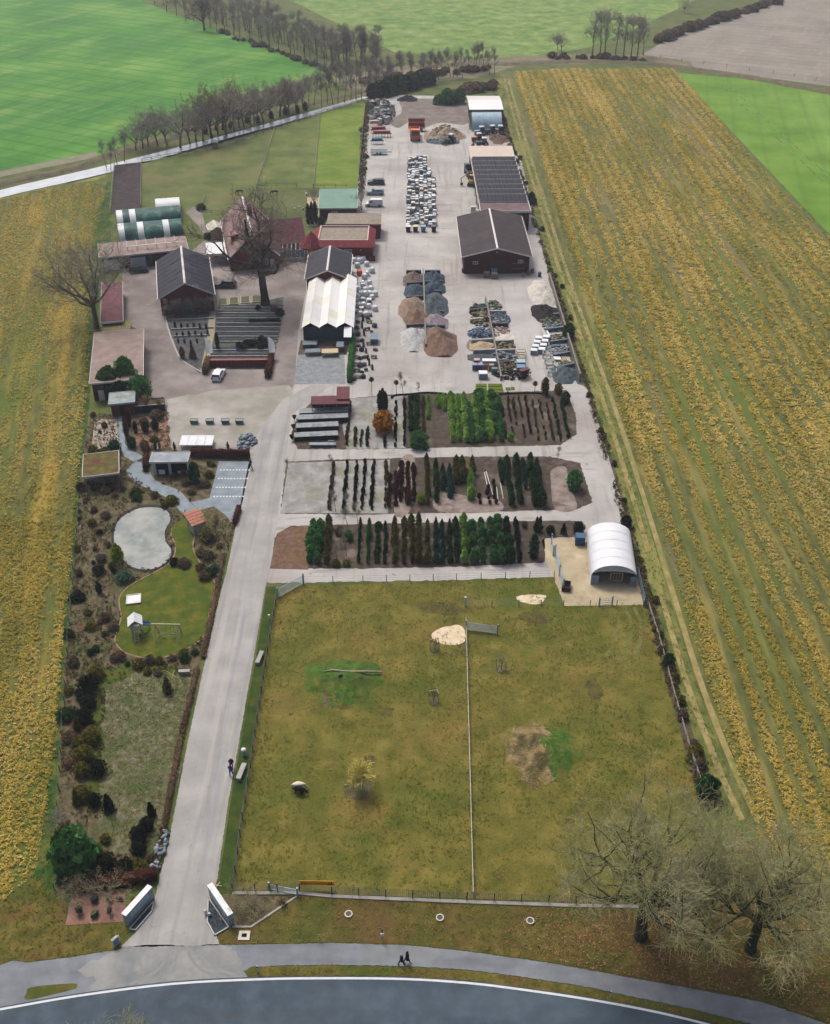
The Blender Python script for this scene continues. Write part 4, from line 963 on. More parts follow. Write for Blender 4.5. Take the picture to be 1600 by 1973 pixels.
part(t,'water_tank',MB().box(-1.7,-0.3,D-1.4,D-0.1,0.1,1.5),plain('tank_blue',C(44,92,128)))
# ================================================================== plants
M_bark = mk('bark',[C(84,82,62),C(112,108,84),C(132,128,98)],scale=2.0,bump=0.5,bscale=8,layers=[(C(82,98,56),0.7,0.5,0.66,0.5)])
M_barkd = mk('dark_bark',[C(40,34,32),C(58,50,46),C(74,66,60)],scale=2.0,bump=0.5,bscale=8)
M_twig_moss = mk('mossy_twigs',[C(176,180,112),C(198,198,138),C(212,208,164)],scale=0.5,layers=[(C(212,204,186),0.2,0.52,0.68,0.6)],trans=0.3)
M_twig_dark = mk('dark_twigs',[C(92,78,72),C(116,102,92),C(136,122,110)],scale=0.5)
M_twig_grey = mk('grey_twigs',[C(164,158,144),C(186,180,164),C(202,196,180)],scale=0.3,rnd=0.15,trans=0.3)
M_twig_red = mk('rusty_twigs',[C(140,108,94),C(164,130,114),C(178,150,132)],scale=0.3,rnd=0.1,trans=0.3)
M_twig_pale = mk('pale_twigs',[C(150,140,110),C(176,164,130),C(190,180,146)],scale=0.8)
M_twig_gold = mk('willow_twigs',[C(214,200,100,.85),C(232,220,126,.85),C(244,236,156,.85)],scale=0.8,trans=0.3)
def seg_mesh(name,P0,P1,R0,R1,n,mat):
 P0,P1 = np.asarray(P0,float),np.asarray(P1,float); R0,R1 = np.asarray(R0,float),np.asarray(R1,float)
 d = P1-P0; ln = np.linalg.norm(d,axis=1,keepdims=True); d = d/np.maximum(ln,1e-6)
 a = np.where(np.abs(d[:,2:3]) < 0.9,np.array([[0,0,1.0]]),np.array([[1.0,0,0]]))
 s = np.cross(d,a); s /= np.linalg.norm(s,axis=1,keepdims=True); t = np.cross(s,d)
 V = np.empty((len(P0),2,n,3))
 for k in range(n):
  c = s*math.cos(2*math.pi*k/n)+t*math.sin(2*math.pi*k/n)
  V[:,0,k] = P0+c*R0[:,None]; V[:,1,k] = P1+c*R1[:,None]
 b0 = (np.arange(len(P0))*2*n)[:,None]
 F = np.stack([np.stack([b0[:,0]+k,b0[:,0]+(k+1) % n,b0[:,0]+n+(k+1) % n,b0[:,0]+n+k],-1) for k in range(n)],1).reshape(-1,4)
 return big_mesh(name,V.reshape(-1,3),F,mat,None,True)
def grow_tree(seed,H,r0,trunk=0.25,limbs=6,sub=(5,5,5),lens=(0.45,0.26,0.15,0.08),spread=55,up=0.25,droop=0.0,twig_r=0.012,wob=0.18,lead=False):
 """list of (p0,p1,r0,r1,level)"""
 rg = np.random.default_rng(seed); out = []
 def unit(v): return v/max(np.linalg.norm(v),1e-9)
 def limb(p,d,L,r,lev,nseg):
  pts = [p]; rr = [r]; q = p; dd = d
  for k in range(nseg):
   dd = unit(dd+rg.normal(size=3)*wob+np.array([0,0,up if lev < 3 else up-droop])*0.35)
   q = q+dd*L/nseg; pts.append(q); rr.append(max(r*(1-0.75*(k+1)/nseg),twig_r))
  for k in range(nseg): out.append((pts[k],pts[k+1],rr[k],rr[k+1],lev))
  if lev-1 < len(sub):
   m = sub[lev-1]
   for c in range(m):
    f = rg.uniform(0.25,1.0); k = min(int(f*nseg),nseg-1)
    bp = pts[k]+(pts[k+1]-pts[k])*(f*nseg-k)
    bd = unit(pts[k+1]-pts[k]); pr = unit(np.cross(bd,rg.normal(size=3)))
    a = R(rg.uniform(30,70)); nd = unit(bd*math.cos(a)+pr*math.sin(a))
    limb(bp,nd,lens[lev]*H*rg.uniform(0.65,1.2),max(rr[k]*0.55,twig_r),lev+1,3 if lev < 3 else 2)
 th = trunk*H; p = np.zeros(3); d = np.array([0,0,1.0]); pts = [p]; rs = [r0*1.25]
 nst = 4
 top = H*(0.8 if lead else trunk)
 nst = 8 if lead else 4
 for k in range(nst):
  d = unit(d+rg.normal(size=3)*0.05); p = p+d*top/nst; pts.append(p); rs.append(r0*(1-(0.85 if lead else 0.25)*(k+1)/nst))
 for k in range(nst): out.append((pts[k],pts[k+1],rs[k],rs[k+1],0))
 for c in range(limbs):
  a = c*2.4+rg.uniform(-0.35,0.35)
  if lead:
   f = rg.uniform(trunk,1.0) ** 0.9; k = min(int(f*nst),nst-1); bp = pts[k]+(pts[k+1]-pts[k])*(f*nst-k); rr = rs[k]*0.5
   L = lens[0]*H*(1.15-f*0.6)
  else:
   f = rg.uniform(0.75,1.0); k = min(int(f*nst),nst-1); bp = pts[k]+(pts[k+1]-pts[k])*(f*nst-k); rr = r0*rg.uniform(0.45,0.62)
   L = lens[0]*H*rg.uniform(0.8,1.15)
  el = R(90-spread*rg.uniform(0.45,1.15)) if not (c == 0 and not lead) else R(85)
  limb(bp,np.array([math.cos(a)*math.cos(el),math.sin(a)*math.cos(el),math.sin(el)]),L,rr,1,4)
 return out
TREE_CACHE = {}
def tree_meshes(key,bark,twig,crown_from=2,**kw):
 if key not in TREE_CACHE:
  S = grow_tree(**kw)
  mz = kw['H']/max(s[1][2] for s in S); S = [(s[0]*mz,s[1]*mz,s[2],s[3],s[4]) for s in S]
  def pick(sel,nm,n,mat):
   Q = [s for s in S if sel(s[4])]
   return seg_mesh(nm,[s[0] for s in Q],[s[1] for s in Q],[s[2] for s in Q],[s[3] for s in Q],n,mat)
  TREE_CACHE[key] = (pick(lambda l: l < crown_from,'trunk',6,bark),pick(lambda l: l >= crown_from,'crown',3,twig))
 return TREE_CACHE[key]
def bare_tree(label,px,key,group=None,rz=None,sc=1.0,name='bare_tree',z=0.0,cat='tree',loc=None,**kw):
 tm,cm = tree_meshes(key,**kw)
 t = thing(name,label,cat,loc or G(*px),random.uniform(0,6.28) if rz is None else rz,group)
 t.scale = (sc,sc,sc)
 link('trunk',tm,t); link('crown',cm,t)
 return t
ORD = ['first','second','third','fourth','fifth','sixth','seventh','eighth','ninth','tenth','eleventh','twelfth','thirteenth','fourteenth','fifteenth','sixteenth','seventeenth','eighteenth','nineteenth','twentieth',
    'twenty first','twenty second','twenty third','twenty fourth','twenty fifth','twenty sixth','twenty seventh','twenty eighth','twenty ninth','thirtieth']
# the two great roadside oaks and the slim tree between them
M_oak = mk('oak_bark',[C(44,50,34),C(66,70,46),C(88,90,60)],scale=2.0,bump=0.5,bscale=8)
OAK = dict(bark=M_oak,twig=M_twig_moss,crown_from=3)
bare_tree('mossy bare oak, the largest, left of the roadside group',(1234,1806),'oakA',name='oak_tree',rz=0.4,**OAK,seed=11,H=19.5,r0=0.6,trunk=0.27,limbs=11,sub=(6,6,5,3),lens=(0.40,0.22,0.13,0.075,0.05),spread=54,up=0.36,droop=0.06,twig_r=0.012,wob=0.19)
bare_tree('mossy bare oak at the right picture edge above the cycle path',(1446,1830),'oakB',name='oak_tree',rz=2.0,**OAK,seed=23,H=18.0,r0=0.52,trunk=0.27,limbs=10,sub=(6,6,5,3),lens=(0.38,0.21,0.13,0.075,0.05),spread=52,up=0.36,droop=0.06,twig_r=0.012,wob=0.19)
bare_tree('slim bare tree between the two roadside oaks',(1352,1816),'oakC',name='oak_tree',rz=1.0,**OAK,seed=5,H=14.0,r0=0.26,trunk=0.2,limbs=11,sub=(6,6,5),lens=(0.30,0.18,0.1,0.06),spread=50,up=0.3,twig_r=0.013,lead=True)
bare_tree('tree top rising from the bottom edge over the road',(232,2080),'oakC2',name='roadside_tree',rz=1.7,**OAK,seed=9,H=8.0,r0=0.2,trunk=0.3,limbs=8,sub=(6,6,5),lens=(0.38,0.2,0.12,0.08),spread=55,up=0.3,twig_r=0.012)
# courtyard oak and the tree on the left edge
bare_tree('dark bare oak with thick trunk standing before the farmhouse',(512,588),'oakD',name='oak_tree',rz=0.3,bark=M_barkd,twig=M_twig_dark,seed=31,H=24.5,r0=0.95,trunk=0.33,limbs=9,sub=(6,6,5),lens=(0.44,0.24,0.14,0.08),spread=66,up=0.22,twig_r=0.025,wob=0.24)
bare_tree('big bare tree leaning over the red roofed shed at left',(186,632),'oakE',name='bare_tree',rz=0.9,bark=M_bark,twig=M_twig_grey,seed=37,H=21.0,r0=0.55,trunk=0.22,limbs=9,sub=(6,6,5),lens=(0.44,0.25,0.14,0.08),spread=64,up=0.25,twig_r=0.022,wob=0.2)
# variants for the far rows
FARV = []
for k in range(4):
 FARV.append(('far%d' % k,dict(bark=M_bark,twig=M_twig_grey,seed=60+k,H=10.0,r0=0.22,trunk=0.22,limbs=8,sub=(5,5,3),lens=(0.40,0.22,0.13,0.08),spread=52,up=0.3,twig_r=0.020,wob=0.2)))
FARR = [('farr%d' % k,dict(bark=M_barkd,twig=M_twig_red,seed=80+k,H=10.0,r0=0.24,trunk=0.2,limbs=9,sub=(5,5,3),lens=(0.40,0.22,0.13,0.08),spread=50,up=0.32,twig_r=0.02,wob=0.2)) for k in range(2)]
SLIM = [('slim%d' % k,dict(bark=M_bark,twig=M_twig_grey,seed=90+k,H=10.0,r0=0.13,trunk=0.35,limbs=12,sub=(5,4),lens=(0.2,0.13,0.08),spread=40,up=0.4,twig_r=0.03,lead=True)) for k in range(3)]
WOOD = [('wood%d' % k,dict(bark=M_bark,twig=M_twig_grey,seed=110+k,H=10.0,r0=0.16,trunk=0.25,limbs=12,sub=(5,3,2),lens=(0.24,0.15,0.1,0.06),spread=38,up=0.4,twig_r=0.022,lead=True)) for k in range(4)]
def pickv(lst): k,kw = random.choice(lst); return k,kw
SECT = ['left end','left middle','centre','right middle','right end']
def row(lab,grp,pts,lst,h,name='bare_tree'):
 for i_,p in enumerate(pts):
  k,kw = pickv(lst); s_ = SECT[min(4,i_*5 // len(pts))] if len(pts) > 5 else ORD[i_]+' from left'
  bare_tree(lab+', '+s_,p,k,grp+', '+s_,sc=h*random.uniform(0.85,1.15)/10.0,name=name,**kw)
for (p,v,h) in [((286,282),0,9),((304,280),1,10),((348,284),2,12),((392,272),3,13),((408,266),4,13),((436,260),2,13),((430,250),5,14),((470,244),1,11),((508,236),3,11),((540,224),5,11),((556,218),0,9),((490,236),2,9)]:
 k,kw = (FARV[v] if v < 4 else FARR[v-4])
 nth = {(286,282): 'leftmost',(304,280): 'second',(348,284): 'third',(392,272): 'fourth',(408,266): 'fifth',(436,260): 'seventh',(430,250): 'sixth',(470,244): 'eighth',(490,236): 'ninth',(508,236): 'tenth',(540,224): 'eleventh',(556,218): 'twelfth'}[p]
 bare_tree('wide bare tree on the ditch bank, %s in that row' % nth if nth != 'leftmost' else 'leftmost wide bare tree in the ditch bank row',p,k,'trees on the ditch bank',sc=h*1.25/10.0,**kw)
row('bare tree filling the ditch bank row','filler trees on the ditch bank',[(262,290),(276,286),(322,280),(366,276),(378,272),(420,258),(452,252),(462,246),(482,240),(498,234),(522,228),(548,220),(570,214),(584,210)],FARV,11.5)
row('slender young bare tree in the dense far end of the ditch row','young trees at the far end of the ditch',[(560+11.5*k+random.uniform(-3,3),214-1.6*k*1.35+random.uniform(-3,3)) for k in range(18)],SLIM,11.0)
row('slender bare tree in the double row behind the dark hedge','thin trees behind the hedge',[(620+8.5*k+random.uniform(-4,4),172-0.9*k+random.uniform(-5,7)) for k in range(40)],SLIM,10.0)
row('crooked bare trunk with ivy at the ditch bend','ivy trunks at the ditch bend',[(205,322),(214,326),(226,316),(240,312)],SLIM,8.0)
fr_line = [(300,8),(360,34),(420,58),(480,78),(540,97),(600,118),(650,136)]
P = []
for j,(dy,dxx) in enumerate([(0,0),(-8,6),(-17,0),(-28,6)]):
 for x,y in smooth_line(fr_line,4):
  if j > 3 and (x > 560 or x < 360): continue
  P.append((x+dxx+random.uniform(-6,6)+(14 if j else 0),y+dy*(0.9 if x < 560 else 0.6)+random.uniform(-3,3)))
P += [(690+random.uniform(-30,40),124+random.uniform(-16,14)) for k in range(16)]
for i_,p_ in enumerate(P):
 sec = ORD[min(5,int((p_[0]-290)/75))]; dep = 'front edge' if i_ < 25 else 'second row' if i_ < 50 else 'deep rows'
 k,kw = pickv(WOOD)
 bare_tree('grey bare tree at the %s in the %s sixth from left of the woodland' % (dep,sec),p_,k,'woodland belt, %s %s' % (sec,dep),sc=1.2*random.uniform(0.8,1.15),name='woodland_tree',**kw)
k,kw = FARV[1]; bare_tree('broad dark tree standing out at the woodland edge',(394,58),'farX',name='woodland_tree',**dict(FARV[1][1],seed=71,H=16.0,r0=0.5,twig_r=0.035,limbs=10,twig=M_twig_dark))
for i,(x,y,h) in enumerate([(1142,106,17),(1156,108,18),(1166,104,18),(1186,104,16),(1202,107,16),(1216,110,16),(1228,110,17),(1240,106,14)]):
 k,kw = WOOD[i % 4]; bare_tree('tall bare tree, %s from left in the group by the brown field' % ('first','second','third','fourth','fifth','sixth','seventh','eighth')[i],(x,y),k,'tall trees by the brown field',sc=h/10.0,**kw)
for i,(x,y) in enumerate([(1082,100),(1075,96),(1318,24)]):
 k,kw = FARV[i]; bare_tree(['pale little bare tree left of the tall group','second small bare tree left of the tall group','small bare tree in the far hedge'][i],(x,y),k,sc=0.75,**kw)
for i,(x,y,h,lab) in enumerate([(697,404,6.0,'small bare tree at the corner of the green roofed shed'),(604,396,5.5,'bare shrub tree left of the green roofed shed'),(505,400,5.0,'sparse bare tree behind the farmhouse ridge'),(345,424,4.0,'scrubby bare bush beside the white polytunnel')]):
 k,kw = FARV[i]; bare_tree(lab,(x,y),k,sc=h/10.0,**kw)
# leafy plants
def leafmat(name,a,b_,c,rnd=0.18):
 return mk(name,[C(*a),C(*b_)],scale=1.3,attr=('cv',[C(*a),C(*b_),C(*c)],0.8),rnd=rnd,spec=0.1,trans=0.42)
L_dark = leafmat('leaf_dark',(26,58,26),(46,86,42),(80,118,66))
L_green = leafmat('leaf_green',(42,96,38),(72,132,64),(120,172,106))
L_bright = leafmat('leaf_bright',(112,164,50),(150,200,80),(200,230,130))
L_blue = leafmat('leaf_bluegreen',(26,64,54),(54,96,80),(98,136,116))
L_olive = leafmat('leaf_olive',(72,74,22),(112,108,38),(152,142,66))
L_gold = leafmat('leaf_gold',(110,92,10),(160,134,22),(196,166,50))
L_orange = leafmat('leaf_orange',(140,82,12),(186,122,26),(206,158,48))
L_red = leafmat('leaf_wine',(60,26,26),(86,42,40),(112,66,58))
L_brown = leafmat('leaf_brown',(92,74,54),(124,104,78),(150,130,102))
L_rust = leafmat('leaf_rust',(70,36,28),(94,54,42),(120,78,62))
L_black = leafmat('leaf_blackgreen',(18,28,16),(32,44,24),(54,64,36))
L_lime = leafmat('leaf_lime',(110,130,20),(146,164,36),(180,190,70))
L_pampas = leafmat('leaf_pampas',(60,96,76),(96,132,104),(138,164,130))
L_plume = leafmat('leaf_plume',(190,166,124),(214,194,156),(230,214,184))
L_heath = leafmat('leaf_heath',(86,74,62),(116,102,86),(142,128,108))
L_pink = leafmat('leaf_pink',(116,82,90),(146,110,116),(172,140,144))
M_core = plain('inner_twigs',C(34,34,22))
PL = {}
def plant_mesh(shape,mat,var=0,n=None,leaf=None):
 """unit-height plant; leaves over a body profile plus a small woody core"""
 key = (shape,mat.name,var)
 if key in PL: return PL[key]
 rg = np.random.default_rng(abs(hash((shape,var))) % 9999+3 if False else sum(map(ord,shape))*7+var*131)
 prof = {'column': (lambda z: 0.17*(1-max(0,(z-0.55)/0.45) ** 1.7)*(0.8+0.2*min(1,z*5)),420,0.085),
   'cone': (lambda z: 0.30*(1-z) ** 0.8+0.015,420,0.10),
   'spire': (lambda z: 0.12*math.sin(math.pi*min(1,0.15+z*0.85)) ** 0.7+0.01,320,0.07),
   'ball': (lambda z: 0.52*math.sqrt(max(0.02,1-(2*z-0.96) ** 2)),520,0.12),
   'dome': (lambda z: 0.62*math.sqrt(max(0.02,1-(z*0.98) ** 2)),480,0.15),
   'bush': (lambda z: 0.46*math.sqrt(max(0.03,1-(1.9*z-0.85) ** 2)),460,0.17),
   'laurel': (lambda z: 0.36*math.sqrt(max(0.05,1-(1.8*z-0.85) ** 2)),330,0.19)}[shape]
 f,nn,lf = prof; nn = n or nn; lf = leaf or lf
 lump = rg.uniform(-1,1,(6,3))
 V,F,A = [],[],[]
 for k in range(nn):
  z = rg.random() ** 0.85; a = rg.random()*2*math.pi
  r = f(z); wob_ = 1+(0.22 if shape in ('bush','laurel','dome') else 0.10)*math.sin(3*a+5*z+lump[0,0]*3)*math.cos(7*z+lump[1,1]*5)
  rr = r*wob_*rg.uniform(0.74,1.06)
  c = np.array([math.cos(a)*rr,math.sin(a)*rr,max(0.02,z*0.97)])
  nrm = np.array([math.cos(a),math.sin(a),0.35]); u = rg.normal(size=3); u -= nrm*np.dot(u,nrm)/np.dot(nrm,nrm)*0.7; u /= np.linalg.norm(u)
  w = np.cross(u,nrm+rg.normal(size=3)*0.5); w /= np.linalg.norm(w)
  s = lf*rg.uniform(0.6,1.35); o = len(V); cv = rg.random()
  V += [c-u*s*0.5-w*s*0.32,c+u*s*0.5-w*s*0.32,c+w*s*0.62]; F.append((o,o+1,o+2)); A += [cv]*3
 kk,m = 7,6; o = len(V)
 for j in range(m+1):
  z = 0.02+0.93*j/m
  for i in range(kk):
   a = 2*math.pi*i/kk; V.append(np.array([math.cos(a)*f(z)*0.74,math.sin(a)*f(z)*0.74,z])); A.append(0.15)
 for j in range(m):
  for i in range(kk):
   p,q,r_,s_ = o+j*kk+i,o+j*kk+(i+1) % kk,o+(j+1)*kk+(i+1) % kk,o+(j+1)*kk+i
   F += [(p,q,r_),(p,r_,s_)]
 for i in range(1,kk-1): F.append((o+m*kk,o+m*kk+i,o+m*kk+i+1))
 PL[key] = big_mesh(shape,np.array(V),np.array(F),mat,A)
 return PL[key]
def plant(name,label,px,shape,mat,h,w=1.0,group=None,z=0.04,cat='shrub',var=None,loc=None):
 me = plant_mesh(shape,mat,random.randrange(3) if var is None else var)
 p = loc if loc is not None else G(*px)
 o = link(name,me,None,(p.x,p.y,z),random.uniform(0,6.28),(h*w,h*w,h))
 return tag(o,label,cat,group)
CN = {'leaf_dark': 'dark green','leaf_green': 'green','leaf_bright': 'bright green','leaf_bluegreen': 'blue green','leaf_olive': 'olive','leaf_gold': 'golden','leaf_wine': 'wine red','leaf_brown': 'brown','leaf_rust': 'rust red',
   'leaf_blackgreen': 'blackish green','leaf_lime': 'lime yellow'}
KN = {'column': ('column_conifer','columnar conifer','conifer'),'cone': ('cone_conifer','cone shaped conifer','conifer'),'spire': ('slim_conifer','slim conifer','conifer'),'ball': ('ball_shrub','ball shrub','shrub'),
   'bush': ('nursery_shrub','bushy shrub','shrub'),'laurel': ('laurel_shrub','broad leaved shrub','shrub'),'dome': ('low_shrub','low mounded shrub','shrub')}
def nrow(bed,idx,x,yn,yf,shape,mat,h,w=1.0,step=1.25,f0=0.0,f1=1.0,skip=0.0):
 """one nursery row, front to back, f0..f1 = stretch of it that is planted"""
 A,B = G(x,yn),G(x+(800-x)/(yn+442)*(yn-yf)*0.92,yf)
 d = B-A; n = max(1,int(d.length*(f1-f0)/step))
 nm,kn,cat = KN[shape]
 for k in range(n):
  if random.random() < skip: continue
  p = A+d*(f0+(f1-f0)*(k+0.5)/n)+Vector((random.uniform(-.12,.12),random.uniform(-.15,.15),0))
  plant(nm,'%s %s in the %s row from left of the %s bed' % (CN[mat.name],kn,ORD[idx],bed),None,shape,mat,h*random.uniform(0.7,1.2),w*random.uniform(0.8,1.15),'row %d of the %s nursery bed' % (idx+1,bed),0.05,cat,loc=p)
S_ = [(597,'laurel',L_green,2.0,1.0),(611,'laurel',L_green,2.2,0.9),(628,'column',L_olive,2.3,1.1),(690,'spire',L_dark,1.9,1.2),(709,'column',L_green,2.0,1.1),(726,'bush',L_dark,1.1,1.0),(742,'column',L_dark,1.6,1.2),
   (760,'column',L_olive,2.5,1.1),(779,'column',L_olive,2.0,1.1),(794,'column',L_olive,2.5,1.1),(808,'column',L_olive,2.6,1.0),(825,'column',L_olive,2.2,1.1),(841,'cone',L_blue,2.2,0.9),(854,'cone',L_blue,2.1,0.9),
   (868,'cone',L_dark,2.0,0.9),(882,'column',L_dark,2.3,1.1),(897,'column',L_bright,2.5,1.2),(914,'laurel',L_green,2.2,0.72),(932,'laurel',L_green,2.2,0.72),(950,'laurel',L_green,2.3,0.72),(966,'laurel',L_green,2.3,0.72),
   (984,'laurel',L_dark,2.4,0.72),(1002,'spire',L_black,2.2,1.3)]
for i,(x,sh,m,h,w) in enumerate(S_):
 nrow('south',i,x,1090,1012,sh,m,h,w,step=1.35 if sh != 'laurel' else 1.5)
Mb = [(750,'bush',L_red,1.1,.8,0,.75),(763,'bush',L_red,1.2,.8,0,.8),(773,'bush',L_red,1.3,.7,.1,1),(786,'bush',L_red,1.4,.7,.05,1),(797,'bush',L_red,1.1,.7,.1,.98),(812,'bush',L_lime,1.6,.8,.04,.22),(824,'column',L_olive,2.4,1.1,.02,1),
   (842,'column',L_dark,2.2,1.1,.1,1),(857,'cone',L_blue,2.0,.9,.35,.9),(870,'cone',L_blue,2.1,.9,.2,.85),(882,'column',L_olive,2.5,1.2,.5,1),(896,'column',L_olive,2.7,1.2,.55,1),(910,'column',L_bright,2.3,1.3,.15,.75),(916,'column',L_olive,2.5,1.1,.72,1),
   (926,'bush',L_red,1.0,.8,.05,.3),(944,'bush',L_red,.9,.8,.05,.5),(956,'bush',L_red,.9,.7,.05,.6),(974,'column',L_dark,2.2,1.1,.5,1),(986,'column',L_dark,2.2,1.2,.02,1),(1004,'column',L_dark,2.4,1.2,.06,1),(1018,'column',L_blue,2.3,1.1,.4,1),
   (1032,'column',L_dark,2.6,1.2,0,1),(1046,'column',L_dark,2.8,1.2,0,1)]
for i,(x,sh,m,h,w,a,b_) in enumerate(Mb):
 nrow('middle',i,x,980,896,sh,m,h,w,1.25,a,b_)
Nb = [(792,'bush',L_dark,1.2,.8,.25,1),(804,'bush',L_dark,1.3,.8,.2,1),(816,'bush',L_olive,1.0,.7,.1,1),(827,'column',L_bright,1.7,1.6,.5,1),(846,'bush',L_bright,1.3,.9,.75,1),(858,'bush',L_bright,1.2,.9,.7,1),(873,'column',L_bright,1.7,1.8,.02,1),
   (886,'column',L_bright,1.6,1.8,.03,1),(899,'column',L_bright,1.7,1.8,.02,1),(910,'laurel',L_green,1.8,1.0,0,.8),(920,'column',L_bright,1.7,1.8,.02,1),(933,'laurel',L_green,2.0,1.0,.04,1),(945,'laurel',L_bright,1.9,1.0,.03,1),(955,'laurel',L_green,2.0,1.0,.25,1),(966,'laurel',L_green,1.9,1.0,.03,.9),
   (984,'laurel',L_bright,1.7,.9,.03,.14),(976,'bush',L_dark,.8,.6,.1,.95),(990,'bush',L_brown,.9,.6,.15,1),(1000,'bush',L_olive,.9,.6,.3,1),(1013,'bush',L_brown,.8,.6,.1,1),(1026,'bush',L_rust,.9,.6,.2,1),(1040,'bush',L_brown,.8,.6,.05,.9),(1054,'bush',L_red,.8,.6,.05,.95),(1068,'bush',L_brown,.8,.6,.05,.9),(1082,'bush',L_dark,.9,.7,.03,.95),(1098,'bush',L_dark,1.1,.7,.1,.9)]
for i,(x,sh,m,h,w,a,b_) in enumerate(Nb):
 nrow('north',i,x,856,768,sh,m,h,w,1.25 if sh != 'bush' else 1.1,a,b_,0.12 if h < 1.0 else 0.0)
plant('laurel_shrub','big glossy green shrub at the front of the north bed',(806,860),'bush',L_green,3.0,1.1)
plant('laurel_shrub','small green shrub by the big glossy one',(820,866),'bush',L_green,1.3,1.0)
plant('autumn_shrub','golden leaved round shrub in the pot ground',(740,832),'bush',L_orange,4.0,0.95)
for i,(x,h) in enumerate([(733,4.0),(738,4.4),(743,3.8)]):
 plant('slim_conifer','%s dark pruned conifer behind the golden shrub' % ('left','middle','right')[i],(x,790),'spire',L_black,h,1.1,'dark conifers behind the golden shrub',cat='conifer')
plant('young_fir','lone green fir at the right end of the middle bed',(1106,942),'bush',L_green,3.4,0.75)
for i,(x,y,h,sh,lab) in enumerate([(1011,1016,1.0,'ball','pale round ball shrub near the white tent'),(1036,1024,1.5,'ball','dark ball shrub left of three in the south bed corner'),(1061,1028,1.4,'ball','dark ball shrub, middle of the south bed corner'),(1086,1028,1.9,'cone','dark cone shrub in the south bed corner'),
          (1115,1026,1.9,'ball','dark ball shrub nearest the white tent'),(1028,1074,4.4,'spire','tall pointed conifer before the tent yard'),(1035,1012,1.6,'spire','thin conifer pair, left one, behind the corner balls'),(1041,1012,1.7,'spire','thin conifer pair, right one, behind the corner balls')]):
 plant('topiary',lab,(x,y),sh,L_black if i not in (0,5) else (L_olive if i == 0 else L_dark),h,1.3 if sh == 'spire' else 0.95)
pr_ = 0
for (x,yn,yf,m,bed,n_) in [(634,986,892,L_brown,'middle',14),(662,986,890,L_black,'middle',12),(682,986,890,L_black,'middle',13),(698,986,890,L_black,'middle',13),(716,986,890,L_black,'middle',12),(742,984,892,L_olive,'middle',9),
        (668,862,775,L_brown,'north',10),(684,864,830,L_olive,'north',4),(696,864,832,L_olive,'north',4),(707,864,822,L_dark,'north',5),(762,864,776,L_black,'north',11),(779,864,770,L_black,'north',12),(742,866,846,L_black,'north',3)]:
 A,B = G(x,yn),G(x+(800-x)/(yn+442)*(yn-yf)*0.9,yf)
 for k in range(n_):
  p = A+(B-A)*((k+0.5)/n_)
  plant('potted_shrub','small %s potted shrub in the %s pot line from left of the %s bed' % (CN[m.name],ORD[pr_ if bed == 'middle' else pr_-6],bed),None,'bush',m,random.uniform(0.6,1.3),0.6,'pot line %d' % (pr_+1),0.06,'potted shrub',loc=p+Vector((random.uniform(-.1,.1),random.uniform(-.2,.2),0)))
 pr_ += 1
# hedges
def hedge(label,path,w,h,mat,name='hedge',z=0.04):
 P = [G(*p) for p in path]; o0 = P[0]; rg = np.random.default_rng(len(label)*13)
 V,F,A = [],[],[]
 for a,b_ in zip(P[:-1],P[1:]):
  d = b_-a; L = d.length; d.normalize(); n_ = Vector((-d.y,d.x,0)); k = int(min(4000,L*(w+2*h)*26))
  for _ in range(k):
   s,q = rg.random()*L,rg.random()*(w+2*h)
   if q < h: off,zz,nr = -w/2,q,-n_
   elif q < h+w: off,zz,nr = q-h-w/2,h,Vector((0,0,1))
   else: off,zz,nr = w/2,q-h-w,n_
   c = np.array(a-o0+d*s+n_*off+nr*rg.uniform(-0.12,0.07))+np.array([0,0,zz])
   u = rg.normal(size=3); u /= np.linalg.norm(u); v_ = np.cross(u,rg.normal(size=3)); v_ /= np.linalg.norm(v_)
   sz = 0.22*rg.uniform(0.6,1.3); o = len(V); cv = rg.random()
   V += [c-u*sz/2,c+u*sz/2,c+v_*sz*0.7]; F.append((o,o+1,o+2)); A += [cv]*3
  o = len(V); e = 0.1
  for (s,q,zz) in [(0,-1,0),(L,-1,0),(L,1,0),(0,1,0),(0,-1,1),(L,-1,1),(L,1,1),(0,1,1)]:
   V.append(np.array(a-o0+d*s+n_*q*(w/2-e))+np.array([0,0,zz*(h-e)])); A.append(0.2)
  for f in [(4,5,6),(4,6,7),(0,1,5),(0,5,4),(1,2,6),(1,6,5),(2,3,7),(2,7,6),(3,0,4),(3,4,7)]: F.append(tuple(o+i for i in f))
 ob = link(name,big_mesh(name,np.array(V),np.array(F),mat,A),None,(o0.x,o0.y,z))
 return tag(ob,label,'hedge')
hedge('clipped green hedge between the greenhouse lane and stone yard',[(674,738),(680,655)],1.0,1.6,L_green)
hedge('clipped dark hedge in front of the pale garden house',[(396,462),(430,452)],1.4,1.4,L_dark)
hedge('reddish hedge along the roadside end of the garden',[(150,1714),(240,1704),(304,1690)],1.2,1.2,L_rust)
hedge('reddish hedge post at the right of the car bay wall',[(516,730),(524,694)],1.1,1.6,L_rust)
hedge('brown hedge post at the left of the car bay wall',[(395,722),(404,700)],1.1,1.6,L_brown)
hedge('reddish beech hedge above the blue grey car park',[(368,880),(482,883)],0.9,1.5,L_rust)
hedge('short reddish hedge left of the white pavilion',[(281,910),(285,884)],0.8,1.5,L_rust)
hedge('thin brown hedge lining the drive above the shelter',[(452,1012),(462,982)],0.7,1.0,L_rust)
hedge('low brown hedge along the drive beside the lawn',[(392,1270),(418,1140),(430,1070)],0.7,0.5,L_brown)
hedge('ragged brown hedge along the drive by the gravel garden',[(312,1620),(350,1420),(380,1290)],0.7,0.45,L_brown)
